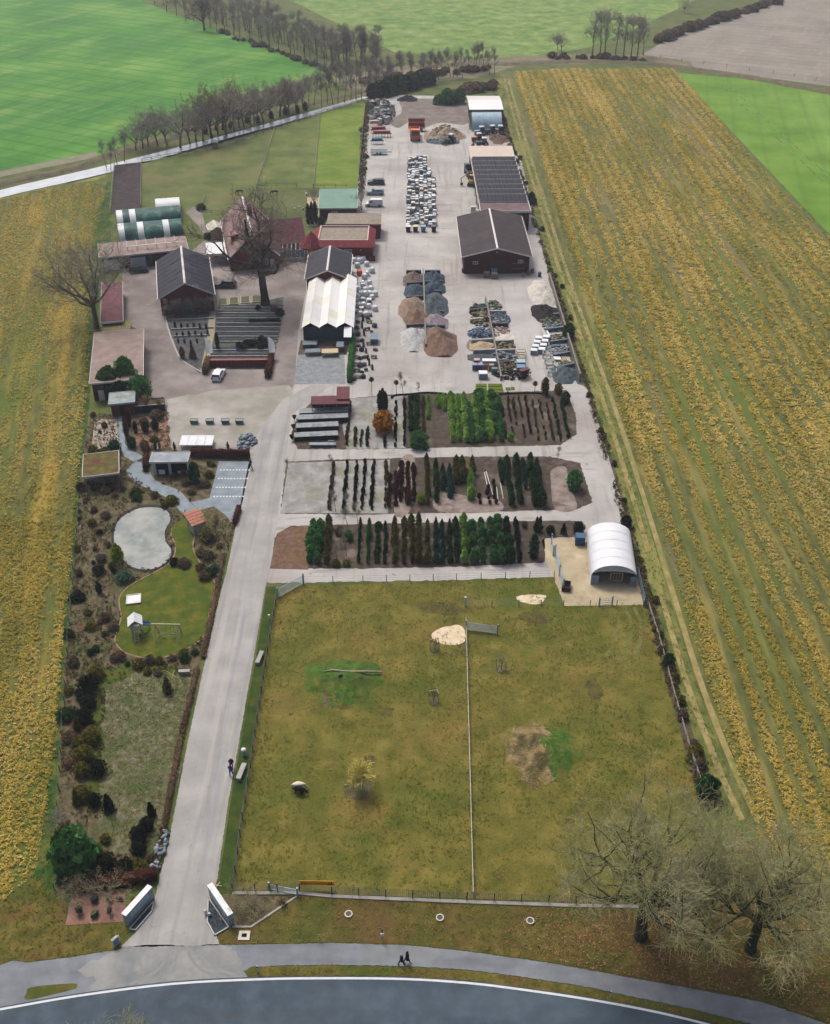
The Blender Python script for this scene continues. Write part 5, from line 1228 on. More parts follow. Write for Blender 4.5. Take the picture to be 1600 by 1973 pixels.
hedge('dark box hedge curve in the display plot',[(470,664),(482,662),(518,662)],0.9,0.8,L_black)
hedge('dark box hedge in the display plot, upper row',[(480,622),(540,620)],0.9,0.8,L_black)
# shrubs of the yards and gardens
SH = [  # px, shape, mat, h, w, name, label
 ((216,760),'bush',L_dark,5.6,0.9,'evergreen_tree','left of the round evergreens by the taupe roofed shed'),((246,752),'bush',L_green,6.6,0.72,'evergreen_tree','tallest middle evergreen by the taupe roofed shed'),
 ((272,770),'ball',L_green,4.8,0.9,'evergreen_tree','bright round evergreen nearest the west yard'),((236,772),'ball',L_black,4.0,0.9,'evergreen_tree','dark round evergreen right behind the garden shed roof'),
 ((245,842),'spire',L_rust,4.2,0.95,'columnar_beech','rust brown columnar beech, front of two'),((250,822),'spire',L_rust,4.0,0.95,'columnar_beech','rust brown columnar beech, rear of two'),
 ((222,872),'ball',L_dark,2.3,1.0,'ball_shrub','dark ball shrub behind the sedum carport'),((254,862),'bush',L_dark,2.0,0.9,'ball_shrub','dark shrub beside the slate garden path'),((180,874),'dome',L_olive,1.5,1.0,'low_shrub','olive mound behind the sedum carport'),
 ((262,834),'spire',L_black,2.4,1.3,'topiary','left topiary pillar in the chip bed'),((281,832),'ball',L_black,1.9,0.7,'topiary','middle topiary in the chip bed'),((300,828),'ball',L_black,2.0,0.7,'topiary','right topiary in the chip bed'),
 ((280,866),'bush',L_brown,1.7,1.0,'low_shrub','brown shrub behind the white pavilion'),((300,866),'spire',L_blue,1.6,1.4,'slim_conifer','grey green conifer behind the white pavilion'),((298,850),'dome',L_olive,1.0,1.3,'low_shrub','olive mound in the chip bed'),
 ((376,930),'bush',L_dark,3.8,0.55,'young_pine','thin dark pine right of the white pavilion'),((228,1084),'column',L_lime,3.4,1.5,'golden_conifer','leaning lime yellow conifer at the pond edge'),
 ((240,1118),'dome',L_pampas,1.6,1.2,'pampas_grass','large blue green pampas tuft by the pond'),((415,1102),'dome',L_pampas,1.3,1.0,'pampas_grass','pampas tuft beside the drive above the lawn'),
 ((192,1142),'spire',L_black,2.0,1.6,'dark_yew','dark yew pillar left of the lawn'),((324,1334),'cone',L_olive,2.6,0.9,'cone_conifer','olive cone shrub at the end of the hose'),
 ((186,1304),'ball',L_olive,1.7,1.3,'ball_shrub','olive ball shrub, upper end of the left garden row'),((172,1330),'ball',L_black,2.2,1.1,'ball_shrub','dark ball shrub, second in the left garden row'),((160,1346),'ball',L_black,1.6,1.0,'ball_shrub','small dark ball, third in the left garden row'),
 ((172,1362),'ball',L_black,1.8,1.1,'ball_shrub','dark ball shrub, fourth in the left garden row'),((165,1392),'ball',L_black,2.0,1.0,'ball_shrub','dark ball shrub, fifth in the left garden row'),((150,1406),'cone',L_olive,2.2,0.8,'cone_conifer','olive cone in the left garden row'),
 ((178,1428),'ball',L_olive,2.0,1.1,'ball_shrub','broad olive ball shrub in the left garden row'),((154,1444),'ball',L_olive,1.7,1.0,'ball_shrub','olive ball left of the broad one'),((164,1462),'ball',L_olive,1.9,1.1,'ball_shrub','brownish ball below the broad olive one'),
 ((190,1490),'ball',L_black,1.8,1.1,'ball_shrub','dark ball standing at the gravel garden edge'),((158,1492),'ball',L_olive,1.7,1.0,'ball_shrub','dull olive ball left of the dark edge ball'),((160,1536),'dome',L_olive,1.5,1.2,'low_shrub','round olive mound beside the pointed conifer'),
 ((150,1550),'cone',L_olive,2.6,0.75,'cone_conifer','pointed olive conifer in the lower garden'),((184,1550),'ball',L_black,1.5,1.1,'ball_shrub','dark ball right of the pointed conifer'),((211,1562),'cone',L_black,2.7,0.95,'cone_conifer','black green cone in the lower gravel garden'),
 ((293,1572),'cone',L_black,2.2,0.9,'cone_conifer','dark cone, top of the four near the drive'),((284,1598),'ball',L_black,1.6,1.0,'ball_shrub','dark ball, second of the four near the drive'),((268,1618),'ball',L_black,1.8,1.0,'ball_shrub','dark ball, third of the four near the drive'),((268,1642),'ball',L_black,1.5,1.1,'ball_shrub','dark ball, lowest of the four near the drive'),
 ((205,1678),'ball',L_black,2.4,1.0,'ball_shrub','large black green ball above the paved square'),((244,1680),'ball',L_black,1.8,1.0,'ball_shrub','dark ball left of the grassy tuft'),((266,1676),'dome',L_olive,1.2,1.4,'grass_tuft','olive grass tuft at the garden foot'),
 ((150,1672),'bush',L_green,5.4,0.9,'bushy_pine','large green bushy pine at the lower left garden corner'),((128,1646),'bush',L_dark,3.2,0.9,'bushy_pine','smaller dark shrub left of the bushy pine'),
 ((862,200),'bush',L_green,5.0,1.2,'laurel_thicket','green thicket behind the wood pile, left half'),((884,198),'bush',L_green,4.6,1.1,'laurel_thicket','green thicket behind the wood pile, right half'),((845,200),'dome',L_green,3.0,1.1,'laurel_thicket','low end of the green thicket behind the wood pile'),
 ((1096,650),'bush',L_dark,3.0,0.9,'dark_bush','dark green bush outside the bay wall by the field'),((1024,392),'bush',L_dark,3.0,0.8,'dark_bush','dark bush at the corner of the solar shed'),((1206,1016),'bush',L_black,2.0,0.9,'dark_bush','dark bush by the back of the white tent'),((1288,1284),'bush',L_dark,2.0,0.8,'dark_bush','dark bush beyond the right pasture fence'),
 ((1362,1534),'bush',L_dark,3.0,0.9,'dark_bush','dark green bush at the lower right pasture corner'),((620,432),'bush',L_dark,2.0,0.9,'dark_bush','dark bush beside the three cypresses'),((595,432),'spire',L_black,5.4,0.95,'cypress','left of three slim dark cypresses by the shop'),((602,431),'spire',L_black,5.6,0.95,'cypress','middle of three slim dark cypresses by the shop'),((609,430),'spire',L_black,5.7,0.95,'cypress','right of three slim dark cypresses by the shop'),
 ((420,672),'spire',L_dark,3.6,1.0,'cypress','slim cypress beside the left flag'),((478,668),'ball',L_black,1.5,1.1,'topiary','first dark ball in the display plot front row'),((486,668),'ball',L_black,1.5,1.1,'topiary','second dark ball in the display plot front row'),((462,672),'ball',L_black,1.5,1.0,'topiary','leftmost dark ball of the display plot'),((470,674),'ball',L_black,1.4,1.0,'topiary','low dark ball of the display plot'),((503,672),'ball',L_black,1.5,1.1,'topiary','right dark ball in the display plot'),((512,668),'ball',L_black,1.6,1.1,'topiary','rightmost dark ball in the display plot'),((505,660),'ball',L_black,1.5,1.1,'topiary','rear dark ball in the display plot'),
 ((352,690),'column',L_brown,2.6,1.2,'brown_yew','left brown pillar in the narrow left plot'),((372,690),'cone',L_brown,3.0,0.9,'brown_yew','right brown pillar in the narrow left plot'),((530,600),'bush',L_pink,1.4,1.2,'heather_clump','pinkish shrub right of the courtyard oak'),((540,606),'dome',L_black,1.2,1.4,'low_shrub','dark mound right of the courtyard oak'),((498,596),'dome',L_black,1.0,1.0,'low_shrub','dark mound at the foot of the courtyard oak'),
 ((1050,760),'spire',L_olive,3.6,1.6,'slim_conifer','olive slim tree at the corner of the north bed'),((1076,758),'bush',L_olive,2.0,0.8,'low_shrub','olive shrub near the last gravel bay'),((1090,776),'bush',L_dark,2.2,0.8,'dark_bush','dark shrub on the north bed corner'),
 ((400,1040),'bush',L_olive,2.0,1.1,'low_shrub','olive shrub at the foot of the pale bare tree'),((560,482),'bush',L_dark,1.8,1.2,'dark_bush','dark planting inside the conservatory court'),((450,520),'bush',L_olive,1.4,1.2,'low_shrub','olive shrub at the farmhouse wall'),((470,520),'bush',L_olive,1.2,1.2,'low_shrub','second olive shrub at the farmhouse wall'),
 ((388,404),'dome',L_dark,1.6,1.4,'low_shrub','dark hedge clump behind the pale garden house')]
for (p,sh,m,h,w,nm,lab) in SH:
 if len(lab.split()) < 4: lab = lab+' in the garden'
 plant(nm,lab,p,sh,m,h,w,cat='conifer' if sh in ('spire','cone','column') else 'shrub')
def plume(label,px,n,h,mat,name='plume_grass',spreadv=0.5,z=0.05):
 rg = np.random.default_rng(int(px[0]+px[1])); S = []
 for k in range(n):
  a = rg.random()*6.28; el = R(rg.uniform(55,88)); L = h*rg.uniform(0.6,1.0)
  b0 = np.array([math.cos(a),math.sin(a),0])*rg.random()*0.25; d = np.array([math.cos(a)*math.cos(el)*spreadv*2,math.sin(a)*math.cos(el)*spreadv*2,math.sin(el)])
  m = b0+d*L*0.6; e = m+d*L*0.4+np.array([0,0,-0.1*L])
  S += [(b0,m,0.02,0.025),(m,e,0.06,0.01)]
 me = seg_mesh(name,[s[0] for s in S],[s[1] for s in S],[s[2] for s in S],[s[3] for s in S],3,mat)
 p = G(*px); return tag(link(name,me,None,(p.x,p.y,z)),label,'ornamental grass')
plume('pale feathery grass in the dark planter trough',(284,790),60,2.2,L_plume,z=1.2); plume('short pale grass at the planter trough end',(308,790),40,1.4,L_plume,z=1.2); plume('yellowish grass leaning from the trough',(270,792),20,1.6,L_plume,z=1.2)
plume('white plumes over the blue green pampas tuft',(236,1104),36,2.2,L_plume); plume('dry plumes beside the tiled shelter',(416,1008),50,2.2,L_plume); plume('white plumes on the pampas by the drive',(416,1096),16,1.9,L_plume); plume('pale dry grass by the sign wall',(545,1742),40,0.9,L_plume); plume('tawny grass behind the left sign wall',(262,1738),30,0.8,L_orange)
GS = dict(bark=M_twig_pale,twig=M_twig_pale,trunk=0.06,limbs=10,sub=(5,4,3),lens=(0.6,0.32,0.2,0.1),spread=60,up=0.15,twig_r=0.012)
for i,(p,s,lab,mm) in enumerate([((405,1030),1.0,'pale spreading bare tree beside the tiled shelter',M_twig_moss),((208,1728),0.75,'sprawling pale branched shrub on the paved square',M_twig_pale),((146,1728),0.7,'thin bare shrub at the left of the paved square',M_twig_pale),((458,1752),0.65,'spreading bare shrub in the right sign bed',M_twig_pale),((488,1748),0.5,'second bare shrub in the right sign bed',M_twig_pale),((118,1590),0.5,'silvery bare shrub at the left fence',M_twig_grey)]):
 bare_tree(lab,p,'gs%d' % i,sc=s,name='bare_shrub',cat='shrub',**dict(GS,seed=200+i,H=4.6,r0=0.06,twig=mm))
SCR = [(158,940),(172,932),(186,946),(206,950),(220,962),(170,965),(160,985),(185,985),(200,1000),(176,1015),(192,1030),(205,1050),(185,1060),(200,1080),(182,1090),(196,1110),(215,1100),(255,958),(270,962),(300,962),(312,972),(330,972),(262,946),(236,944),(340,1086),
    (356,1092),(390,1100),(400,1112),(388,1070),(404,1080),(420,1060),(176,1180),(190,1196),(208,1192),(180,1215),(200,1230),(212,1210),(190,1250),(170,1262),(226,1268),(246,1276),(270,1284),(290,1282),(312,1278),(340,1276),(360,1270),(378,1262),(300,1296),(280,1296),
    (340,920),(356,936),(372,946),(390,940),(398,920),(404,900),(360,910),(150,1000),(150,1060),(148,1110),(150,1160),(140,1230),(140,1280),(136,1330),(132,1380),(130,1430),(134,1470),(190,880),(205,870),(290,818),(310,810),(275,812),(195,822),(188,838),(300,800),(245,795),(180,796),
    (130,1700),(160,1696),(190,1700),(130,1600),(200,1620),(180,1640),(270,1690),(285,1660)]
ZN = {'leaf_brown': 'brown','leaf_wine': 'wine red','leaf_blackgreen': 'blackish','leaf_olive': 'olive','leaf_rust': 'rust red','leaf_heath': 'grey brown','leaf_dark': 'dark green'}
def zone(x,y):
 if y < 892: return 'by the garden sheds'
 if x > 336 and y < 950: return 'between pavilion and car park'
 if x > 336 and y < 1130: return 'between lawn and drive'
 if y < 1125: return 'around the pond'
 if y < 1300: return 'around the play lawn'
 return 'along the field fence' if y < 1500 else 'at the roadside end of the garden'
for (x,y) in SCR:
 for q in range(random.choice([1,1,2])):
  m = random.choice([L_brown,L_brown,L_heath,L_black,L_olive,L_olive,L_dark,L_heath]); zn = zone(x,y)
  plant('border_shrub','%s low border shrub %s' % (ZN[m.name],zn),(x+random.uniform(-7,7),y+random.uniform(-6,6)),random.choice(['dome','bush']),m,random.uniform(0.45,1.25),random.uniform(1.0,1.7),'%s shrubs %s' % (ZN[m.name],zn))
BP = smooth_line([(962,230),(1000,320),(1036,440),(1070,545),(1118,700),(1165,850),(1212,1010),(1254,1160),(1300,1340),(1350,1510)],8)
for k in range(30):      # scrub along the right-hand boundary
 f = random.random(); x,y = BP[int(f*(len(BP)-1))]; m = random.choice([L_brown,L_brown,L_heath,L_olive,L_dark]); s_ = 'behind the sheds' if y < 545 else 'outside the stone bays' if y < 745 else 'beside the nursery beds' if y < 1010 else 'beside the tent and pasture'
 plant('boundary_scrub','%s scrub on the field boundary %s' % (ZN[m.name],s_),(x+random.uniform(-4,9),y+random.uniform(-9,9)),'bush',m,random.uniform(0.6,1.3),random.uniform(1.0,1.5),'%s scrub %s' % (ZN[m.name],s_))
for (xa,ya,xb,yb,n_,lab,grp,h) in [(1262,82,1500,4,26,'brown hedgerow bush along the far brown field','far hedgerow bushes',4.0),(700,158,950,132,22,'dull bush under the thin trees of the far row','bushes under the far row',2.5),(905,176,950,168,8,'dark brush heap behind the arched hall','brush heaps behind the hall',3.0),(1060,112,1250,116,16,'dull brown bush under the tall tree group','bushes under the tall trees',2.2),
            (420,62,640,138,24,'dark undergrowth bush at the woodland edge','undergrowth of the woodland',2.0),(380,262,600,208,9,'dark ivy bush among the ditch trees','ivy bushes among the ditch trees',3.2),(702,214,702,330,6,'brown bush in the strip along the paddock fence','bushes along the paddock strip',1.3)]:
 for k in range(n_):
  f = (k+random.random())/n_
  s_ = SECT[min(4,int(f*5))]; plant('hedgerow_bush',lab+', '+s_,(xa+(xb-xa)*f+random.uniform(-4,4),ya+(yb-ya)*f+random.uniform(-3,3)),random.choice(['bush','dome']),random.choice([L_brown,L_brown,L_heath] if 'ivy' not in lab else [L_black,L_dark]),h*random.uniform(0.5,1.0),random.uniform(1.4,2.2) if 'ivy' not in lab else 0.6,grp+', '+s_)
for k in range(15):
 plant('evergreen_bush','dark evergreen, %s from left in the thick hedge closing the yard' % ORD[k],(718+7.2*k+(12 if k > 13 else 0),188-1.7*k+random.uniform(-2,2)),'bush',L_dark if k % 3 else L_black,random.uniform(4.0,5.4),random.uniform(.95,1.2),'evergreens of the closing hedge')
# young staked trees in the pasture
def staked(label,px,h,twig,gold,key):
 p = G(*px); t = thing('staked_tree',label,'young tree',(p.x,p.y,0.04),0.2,'young staked trees in the pasture')
 tm,cm = tree_meshes(key,twig if gold else M_bark,twig,seed=300+int(px[0]),H=h,r0=0.05,trunk=0.48 if gold else 0.4,limbs=24 if gold else 6,sub=(9,6) if gold else (6,4),lens=(0.42,0.26,0.14),spread=46,up=0.45,twig_r=0.02 if gold else 0.012)
 link('trunk',tm,t); link('crown',cm,t)
 for (sx,sy) in ((-0.55,0.3),(0.55,0.3),(0.5,-0.35)):
  part(t,'stake',MB().tube([(sx,sy,0),(sx,sy,1.6)],0.04,6),M_palewood)
 part(t,'crossbar',MB().box(-0.6,0.6,0.27,0.33,1.5,1.58).rbox(0.525,0,1.45,0.06,0.7,0.07),M_palewood)
 part(t,'tree_pit',MB().cyl(0,0,0.0,0.03,1.6 if gold else 0.7,22),M_litter)
staked('young golden twigged willow with stakes in a bark circle',(690,1520),4.3,M_twig_gold,True,'stakeA'); staked('small staked sapling left of the pasture fence, middle',(836,1352),2.2,M_twig_dark,False,'stakeB')
staked('small staked sapling beside the sand bath',(838,1252),2.0,M_twig_dark,False,'stakeC'); staked('small staked sapling right of the pasture fence',(966,1290),2.6,M_twig_moss,False,'stakeD')
# ground cover that nobody could count
def field_points(poly,dens,seed):
 P = [G(*p) for p in poly]; xs = [p.x for p in P]; ys = [p.y for p in P]; rg = np.random.default_rng(seed)
 x0,x1,y0,y1 = max(min(xs),-190),min(max(xs),190),max(min(ys),40),min(max(ys),600)
 n = int((x1-x0)*(y1-y0)*dens); x = rg.uniform(x0,x1,n); y = rg.uniform(y0,y1,n)
 half = (y*CP+CAM_H*SP)*(PW/2/FPX)*1.06+2
 k = inside(x,y,[(p.x,p.y) for p in P]) & (np.abs(x) < half)
 return x[k],y[k],rg
M_crop = mk('mustard_leaves',[C(158,156,58),C(212,196,80)],scale=0.6,attr=('cv',[C(138,142,66,.76),C(190,176,84,.76),C(225,200,104,.76),C(243,220,142,.76)],0.9),spec=0.05,trans=0.45)
clA = [clump(7,0.22,0.30,0.19,s) for s in range(4)]; clB = [clump(6,0.36,0.36,0.36,s+5) for s in range(3)]
x,y,rg = field_points(YR,18.0,1)
xw = x+0.5*vnoise(x*0.1,y*0.02,1.0,2)
st = (0.5+0.5*np.sin(2*np.pi*xw/2.7))*0.42+vnoise(x*0.45,y*0.018,1.0,3)*0.42+vnoise(x*0.14,y*0.03,1.0,4)*0.30+vnoise(x*0.9,y*0.9,1.0,5)*0.12
near = y < 150
keep = (st+rg.normal(0,0.025,len(x)) > 0.54) & (rg.random(len(x)) < np.where(y < 110,.95,np.where(near,.5,.17))) & (x > 36.5)
x,y,st,near = x[keep],y[keep],st[keep],near[keep]
cvv = np.clip(0.1+vnoise(x*0.22,y*0.05,1.0,9)*0.55+(st-0.52)*1.0+rg.normal(0,0.13,len(x)),0,1)
P3 = np.stack([x,y,np.full(len(x),0.03)],-1)
scatter('mustard_crop_right',P3[near],clA,(rg.uniform(0.7,1.25,near.sum())),M_crop,cvv[near],'near part of the yellow dying mustard crop right of the nursery','crop')
scatter('mustard_crop_far',P3[~near],clB,(rg.uniform(0.8,1.3,(~near).sum())),M_crop,cvv[~near],'far part of the striped yellow mustard crop on the right','crop')
x,y,rg = field_points(YL,14.0,2)
ca,sa = math.cos(R(12)),math.sin(R(12)); xr,yr_ = x*ca+y*sa,-x*sa+y*ca
st = (0.5+0.5*np.sin(2*np.pi*xr/3.1))*0.22+vnoise(xr*0.5,yr_*0.02,1.0,13)*0.34+vnoise(x*0.12,y*0.05,1.0,14)*0.35+vnoise(x*0.9,y*0.9,1.0,15)*0.25
keep = (st+rg.normal(0,0.06,len(x)) > 0.45) & (rg.random(len(x)) < np.where(y < 130,.9,.3)); x,y,st = x[keep],y[keep],st[keep]
cvv = np.clip(0.2+vnoise(x*0.15,y*0.06,1.0,19)*0.6+rg.normal(0,0.15,len(x)),0,1)
scatter('mustard_crop_left',np.stack([x,y,np.full(len(x),0.03)],-1),clA,rg.uniform(0.75,1.35,len(x)),M_crop,cvv,'yellow dying mustard crop left of the garden','crop')
M_blade = mk('grass_blades',[C(112,122,44),C(146,144,66)],scale=0.3,attr=('cv',[C(92,112,34),C(136,138,54),C(168,156,80),C(186,170,104)],0.8),spec=0.05,trans=0.4)
tfs = [tuft(6,0.22,0.16,0.07,s) for s in range(3)]
x,y,rg = field_points(PAST,7.0,3); g_ = vnoise(x,y,0.8,21)*0.5+vnoise(x,y,0.2,22)*0.5; kp = g_+rg.normal(0,0.1,len(x)) > 0.42; x,y,g_ = x[kp],y[kp],g_[kp]
scatter('pasture_grass',np.stack([x,y,np.full(len(x),0.04)],-1),tfs,rg.uniform(0.5,1.25,len(x)),M_blade,np.clip(vnoise(x,y,0.09,23)*0.9+rg.normal(0,0.2,len(x)),0,1),'rough olive grass tufts covering the alpaca pasture','grass')
x,y,rg = field_points(VERGE,5.0,4)
scatter('verge_grass',np.stack([x,y,np.full(len(x),0.035)],-1),tfs,rg.uniform(0.6,1.3,len(x)),M_blade,np.clip(vnoise(x,y,0.12,25)*0.9+rg.normal(0,0.2,len(x)),0,1),'rough grass tufts of the roadside verge','grass')
M_leaf = mk('fallen_leaves',[C(112,70,50),C(140,98,70)],scale=2,attr=('cv',[C(86,40,40),C(120,72,50),C(156,116,80),C(176,140,108)],0.85))
LIT = [(960,1790),(1080,1735),(1200,1700),(1330,1660),(1500,1700),(1700,1800),(1700,2010),(1600,1972),(1470,1928),(1340,1903),(1200,1878),(1050,1850),(960,1835)]
x,y,rg = field_points(LIT,26.0,6); d_ = np.hypot(x-G(1300,1800).x,y-G(1300,1800).y); kp = rg.random(len(x)) < np.clip(1.15-d_/22,0.1,1)*(0.4+0.9*vnoise(x,y,0.5,31)); x,y = x[kp],y[kp]
leafp = [(np.array([[-.09,-.05,.01],[.09,-.05,.02],[0,.1,.03]]),np.array([[0,1,2]]))]
scatter('fallen_leaves',np.stack([x,y,np.full(len(x),0.06)],-1),leafp,rg.uniform(0.6,1.2,len(x)),M_leaf,rg.random(len(x)),'fallen reddish leaves under the roadside oaks','leaves')
M_cover = mk('border_cover',[C(84,62,50),C(116,90,72)],scale=0.5,attr=('cv',[C(74,50,44),C(104,84,62),C(84,96,44),C(136,124,92),C(110,74,58)],0.85),spec=0.05,trans=0.35)
x,y,rg = field_points(GARDEN,6.0,8); keep = np.ones(len(x),bool)
for pol in (LAWN,POND,[(262,890),(244,906),(290,944),(346,984),(385,990),(366,968),(316,934),(288,900)],[(404,886),(486,886),(456,1010),(368,984)],[(330,1300),(366,1302),(362,1380),(340,1500),(310,1620),(255,1650),(190,1640),(198,1420),(206,1320)],[(225,790),(245,790),(280,885),(235,885)],[(285,870),(365,870),(362,912),(285,912)]):
 keep &= ~inside(x,y,[(q.x,q.y) for q in Gp(pol)])
keep &= vnoise(x,y,0.5,41)+rg.normal(0,.1,len(x)) > 0.36; x,y = x[keep],y[keep]
scatter('border_ground_cover',np.stack([x,y,np.full(len(x),0.035)],-1),clA,rg.uniform(0.5,1.3,len(x)),M_cover,np.clip(vnoise(x,y,0.25,43)+rg.normal(0,.15,len(x)),0,1),'brown and olive ground cover filling the garden borders','ground cover')
SCRUB = [(945,150),(965,200),(996,300),(1034,430),(1072,540),(1118,690),(1170,850),(1228,1045),(1262,1165),(1320,1360),(1380,1560),(1352,1560),(1300,1375),(1245,1170),(1204,1020),(1155,850),(1113,690),(1062,540),(1026,430),(985,300),(960,230)]
x,y,rg = field_points(SCRUB,9.0,11); kp = vnoise(x,y,.4,51)+rg.normal(0,.12,len(x)) > .38; x,y = x[kp],y[kp]
scatter('boundary_undergrowth',np.stack([x,y,np.full(len(x),.03)],-1),clA,rg.uniform(.7,2.2,len(x)),M_cover,np.clip(vnoise(x,y,.2,52)+rg.normal(0,.2,len(x)),0,1),'brown undergrowth along the right field boundary','undergrowth')
x,y,rg = field_points([(708,196),(714,200),(706,300),(702,372),(690,380),(696,260)],6.0,12)
scatter('paddock_undergrowth',np.stack([x,y,np.full(len(x),.045)],-1),clA,rg.uniform(.8,2.4,len(x)),M_cover,rg.random(len(x)),'brown undergrowth between paddock fence and yard','undergrowth')
VL = [(-300,1800),(0,1745),(70,1690),(128,1740),(128,1786),(260,1770),(232,1828),(140,1843),(0,1859),(-300,1935)]
for nm_,pol,dn,lab in (('left_verge_grass',VL,6.0,'rough grass of the left roadside verge'),('strip_grass',[(476,1872),(640,1863),(780,1866),(1000,1886),(1200,1921),(1480,1987),(1480,1998),(1250,1941),(1000,1900),(780,1880),(500,1881)],9.0,'tufty grass of the strip between road and path'),('margin_tufts',[(206,350),(214,420),(172,780),(150,1020),(128,1330),(105,1700),(60,1760),(95,1480),(142,980),(166,560)],5.0,'grass tufts beside the left mustard field'),
  ('right_margin_tufts',[(975,140),(1066,425),(1190,812),(1335,1300),(1440,1590),(1370,1590),(1290,1290),(1160,860),(1030,420),(955,150)],3.0,'grass tufts beside the right mustard field'),('clearing_tufts',[(330,1300),(366,1302),(340,1500),(310,1620),(255,1650),(190,1640),(206,1320)],7.0,'dry grass tufts in the garden clearing')):
 x,y,rg = field_points(pol,dn,len(nm_)); scatter(nm_,np.stack([x,y,np.full(len(x),.045)],-1),tfs,rg.uniform(.5,1.3,len(x)),M_blade,np.clip(vnoise(x,y,.15,61)*.8+rg.normal(0,.2,len(x)),0,1),lab,'grass')
# ================================================================== fences, walls and gates
M_fence = plain('fence_green_grey',C(52,66,78),rough=0.5)
M_rail = plain('fence_rail_grey',C(150,148,138),var=0.2,scale=2)
M_raild = plain('fence_rail_dark',C(92,88,78),var=0.2,scale=2)
def fence(label,pts,h,step,kind,mat,name='fence',z=0.04,kerb=None):
 P = [G(*p) for p in pts]; t = thing(name,label,'fence',(P[0].x,P[0].y,z))
 post = MB().box(-0.05,0.05,-0.05,0.05,0,h).mesh('post',mat)
 first = True
 for a,b_ in zip(P[:-1],P[1:]):
  d = b_-a; L = d.length; n = max(1,round(L/step)); s = L/n; rz = math.atan2(d.y,d.x)
  mb = MB()
  if kind == 'mesh':
   for k in range(1,13): mb.box(s*k/13-0.008,s*k/13+0.008,-0.008,0.008,0.05,h-0.05)
   for k in range(6): mb.box(0.05,s-0.05,0.009,0.025,0.08+k*(h-0.16)/5,0.10+k*(h-0.16)/5)
  elif kind == 'rail':
   for zz in (h*0.5,h*0.88): mb.box(0.05,s-0.05,-0.025,0.025,zz-0.06,zz+0.06)
  elif kind == 'wire':
   for zz in (h*0.3,h*0.6,h*0.95): mb.box(0.05,s-0.05,-0.008,0.008,zz-0.01,zz+0.01)
  elif kind == 'board':
   for zz in (h*0.2,h*0.5,h*0.8): mb.box(0.05,s-0.05,-0.02,0.02,zz-h*0.13,zz+h*0.13)
  me = mb.mesh('panel',mat); nm = {'mesh': 'mesh_panel','rail': 'rail_span','wire': 'wire_span','board': 'board_panel'}[kind]
  for k in range(n):
   p = a-P[0]+d*(k/n)
   link('post',post,t,(p.x,p.y,0),rz); link(nm,me,t,(p.x,p.y,0),rz)
   if kerb: link('kerb',kerb(s),t,(p.x,p.y,0),rz)
 p = P[-1]-P[0]; link('post',post,t,(p.x,p.y,0))
 return t
kerb_c = {}
def kerb(s):
 k = round(s,2)
 if k not in kerb_c: kerb_c[k] = MB().box(0,s-0.02,-0.42,-0.06,0,0.09).mesh('kerb',M_concrete)
 return kerb_c[k]
fence('dark wire mesh fence between the drive and the pasture',[(449,1718),(468,1580),(488,1450),(508,1310),(536,1146)],1.3,2.5,'mesh',M_fence,'mesh_fence')
fence('dark wire mesh fence along the roadside pasture edge',[(449,1718),(578,1718),(640,1724),(900,1735),(1110,1742),(1230,1744),(1330,1740)],1.3,2.5,'mesh',M_fence,'mesh_fence',kerb=kerb)
fence('pale rail fence dividing the pasture in two',[(912,1728),(898,1200)],0.9,2.5,'rail',plain('rail_pale',C(198,196,184)),'rail_fence')
fence('thin wire fence along the lane above the pasture',[(584,1124),(700,1122),(880,1118),(1068,1112)],1.2,3.6,'wire',M_steel,'wire_fence')
fence('wire fence before the tent yard',[(896,1168),(1000,1168),(1086,1168),(1240,1168)],1.1,3.2,'wire',M_steel,'wire_fence')
fence('grey boarded fence along the right side of the pasture',[(1250,1170),(1272,1240),(1300,1345),(1330,1450),(1350,1510)],0.8,2.5,'rail',M_rail,'rail_fence')
fence('blue grey boarded screen behind the white tent',[(1228,1110),(1242,1168)],1.6,2.0,'board',plain('screen_blue',C(104,124,140)),'board_screen')
for lab,pts in [('rail fence of the paddock along the ditch',[(275,313),(430,284),(520,254),(620,220),(700,196)]),('rail fence between left and middle paddock',[(530,250),(494,363)]),('rail fence between middle and bright paddock',[(617,222),(605,362)]),('long rail fence between bright paddock and yard',[(704,198),(688,375)]),
     ('short rail fence at the foot of the middle paddock',[(494,362),(572,360)]),('short rail fence at the foot of the bright paddock',[(604,362),(668,362)]),('rail fence left of the dark sand paddock',[(221,318),(213,412)]),('rail fence right of the dark sand paddock',[(273,313),(272,400)]),('slanting rail fence behind the farmhouse',[(488,366),(470,408)]),('rail fence beside the shed track',[(396,380),(385,405)]),('thin rail fence behind the pale garden house',[(388,414),(450,412)])]:
 fence(lab,pts,1.2,3.0,'rail',M_rail,'paddock_fence')
fence('wire fence of the long garden on the field side',[(106,1716),(112,1560),(120,1420),(128,1290),(142,1100),(152,980)],1.2,3.0,'wire',M_raild,'garden_fence')
fence('old post fence along the far brown field',[(1272,114),(1356,126),(1400,132),(1444,138),(1490,144),(1530,150),(1572,158),(1640,170)],1.4,9.0,'wire',M_raild,'post_fence',0.3)
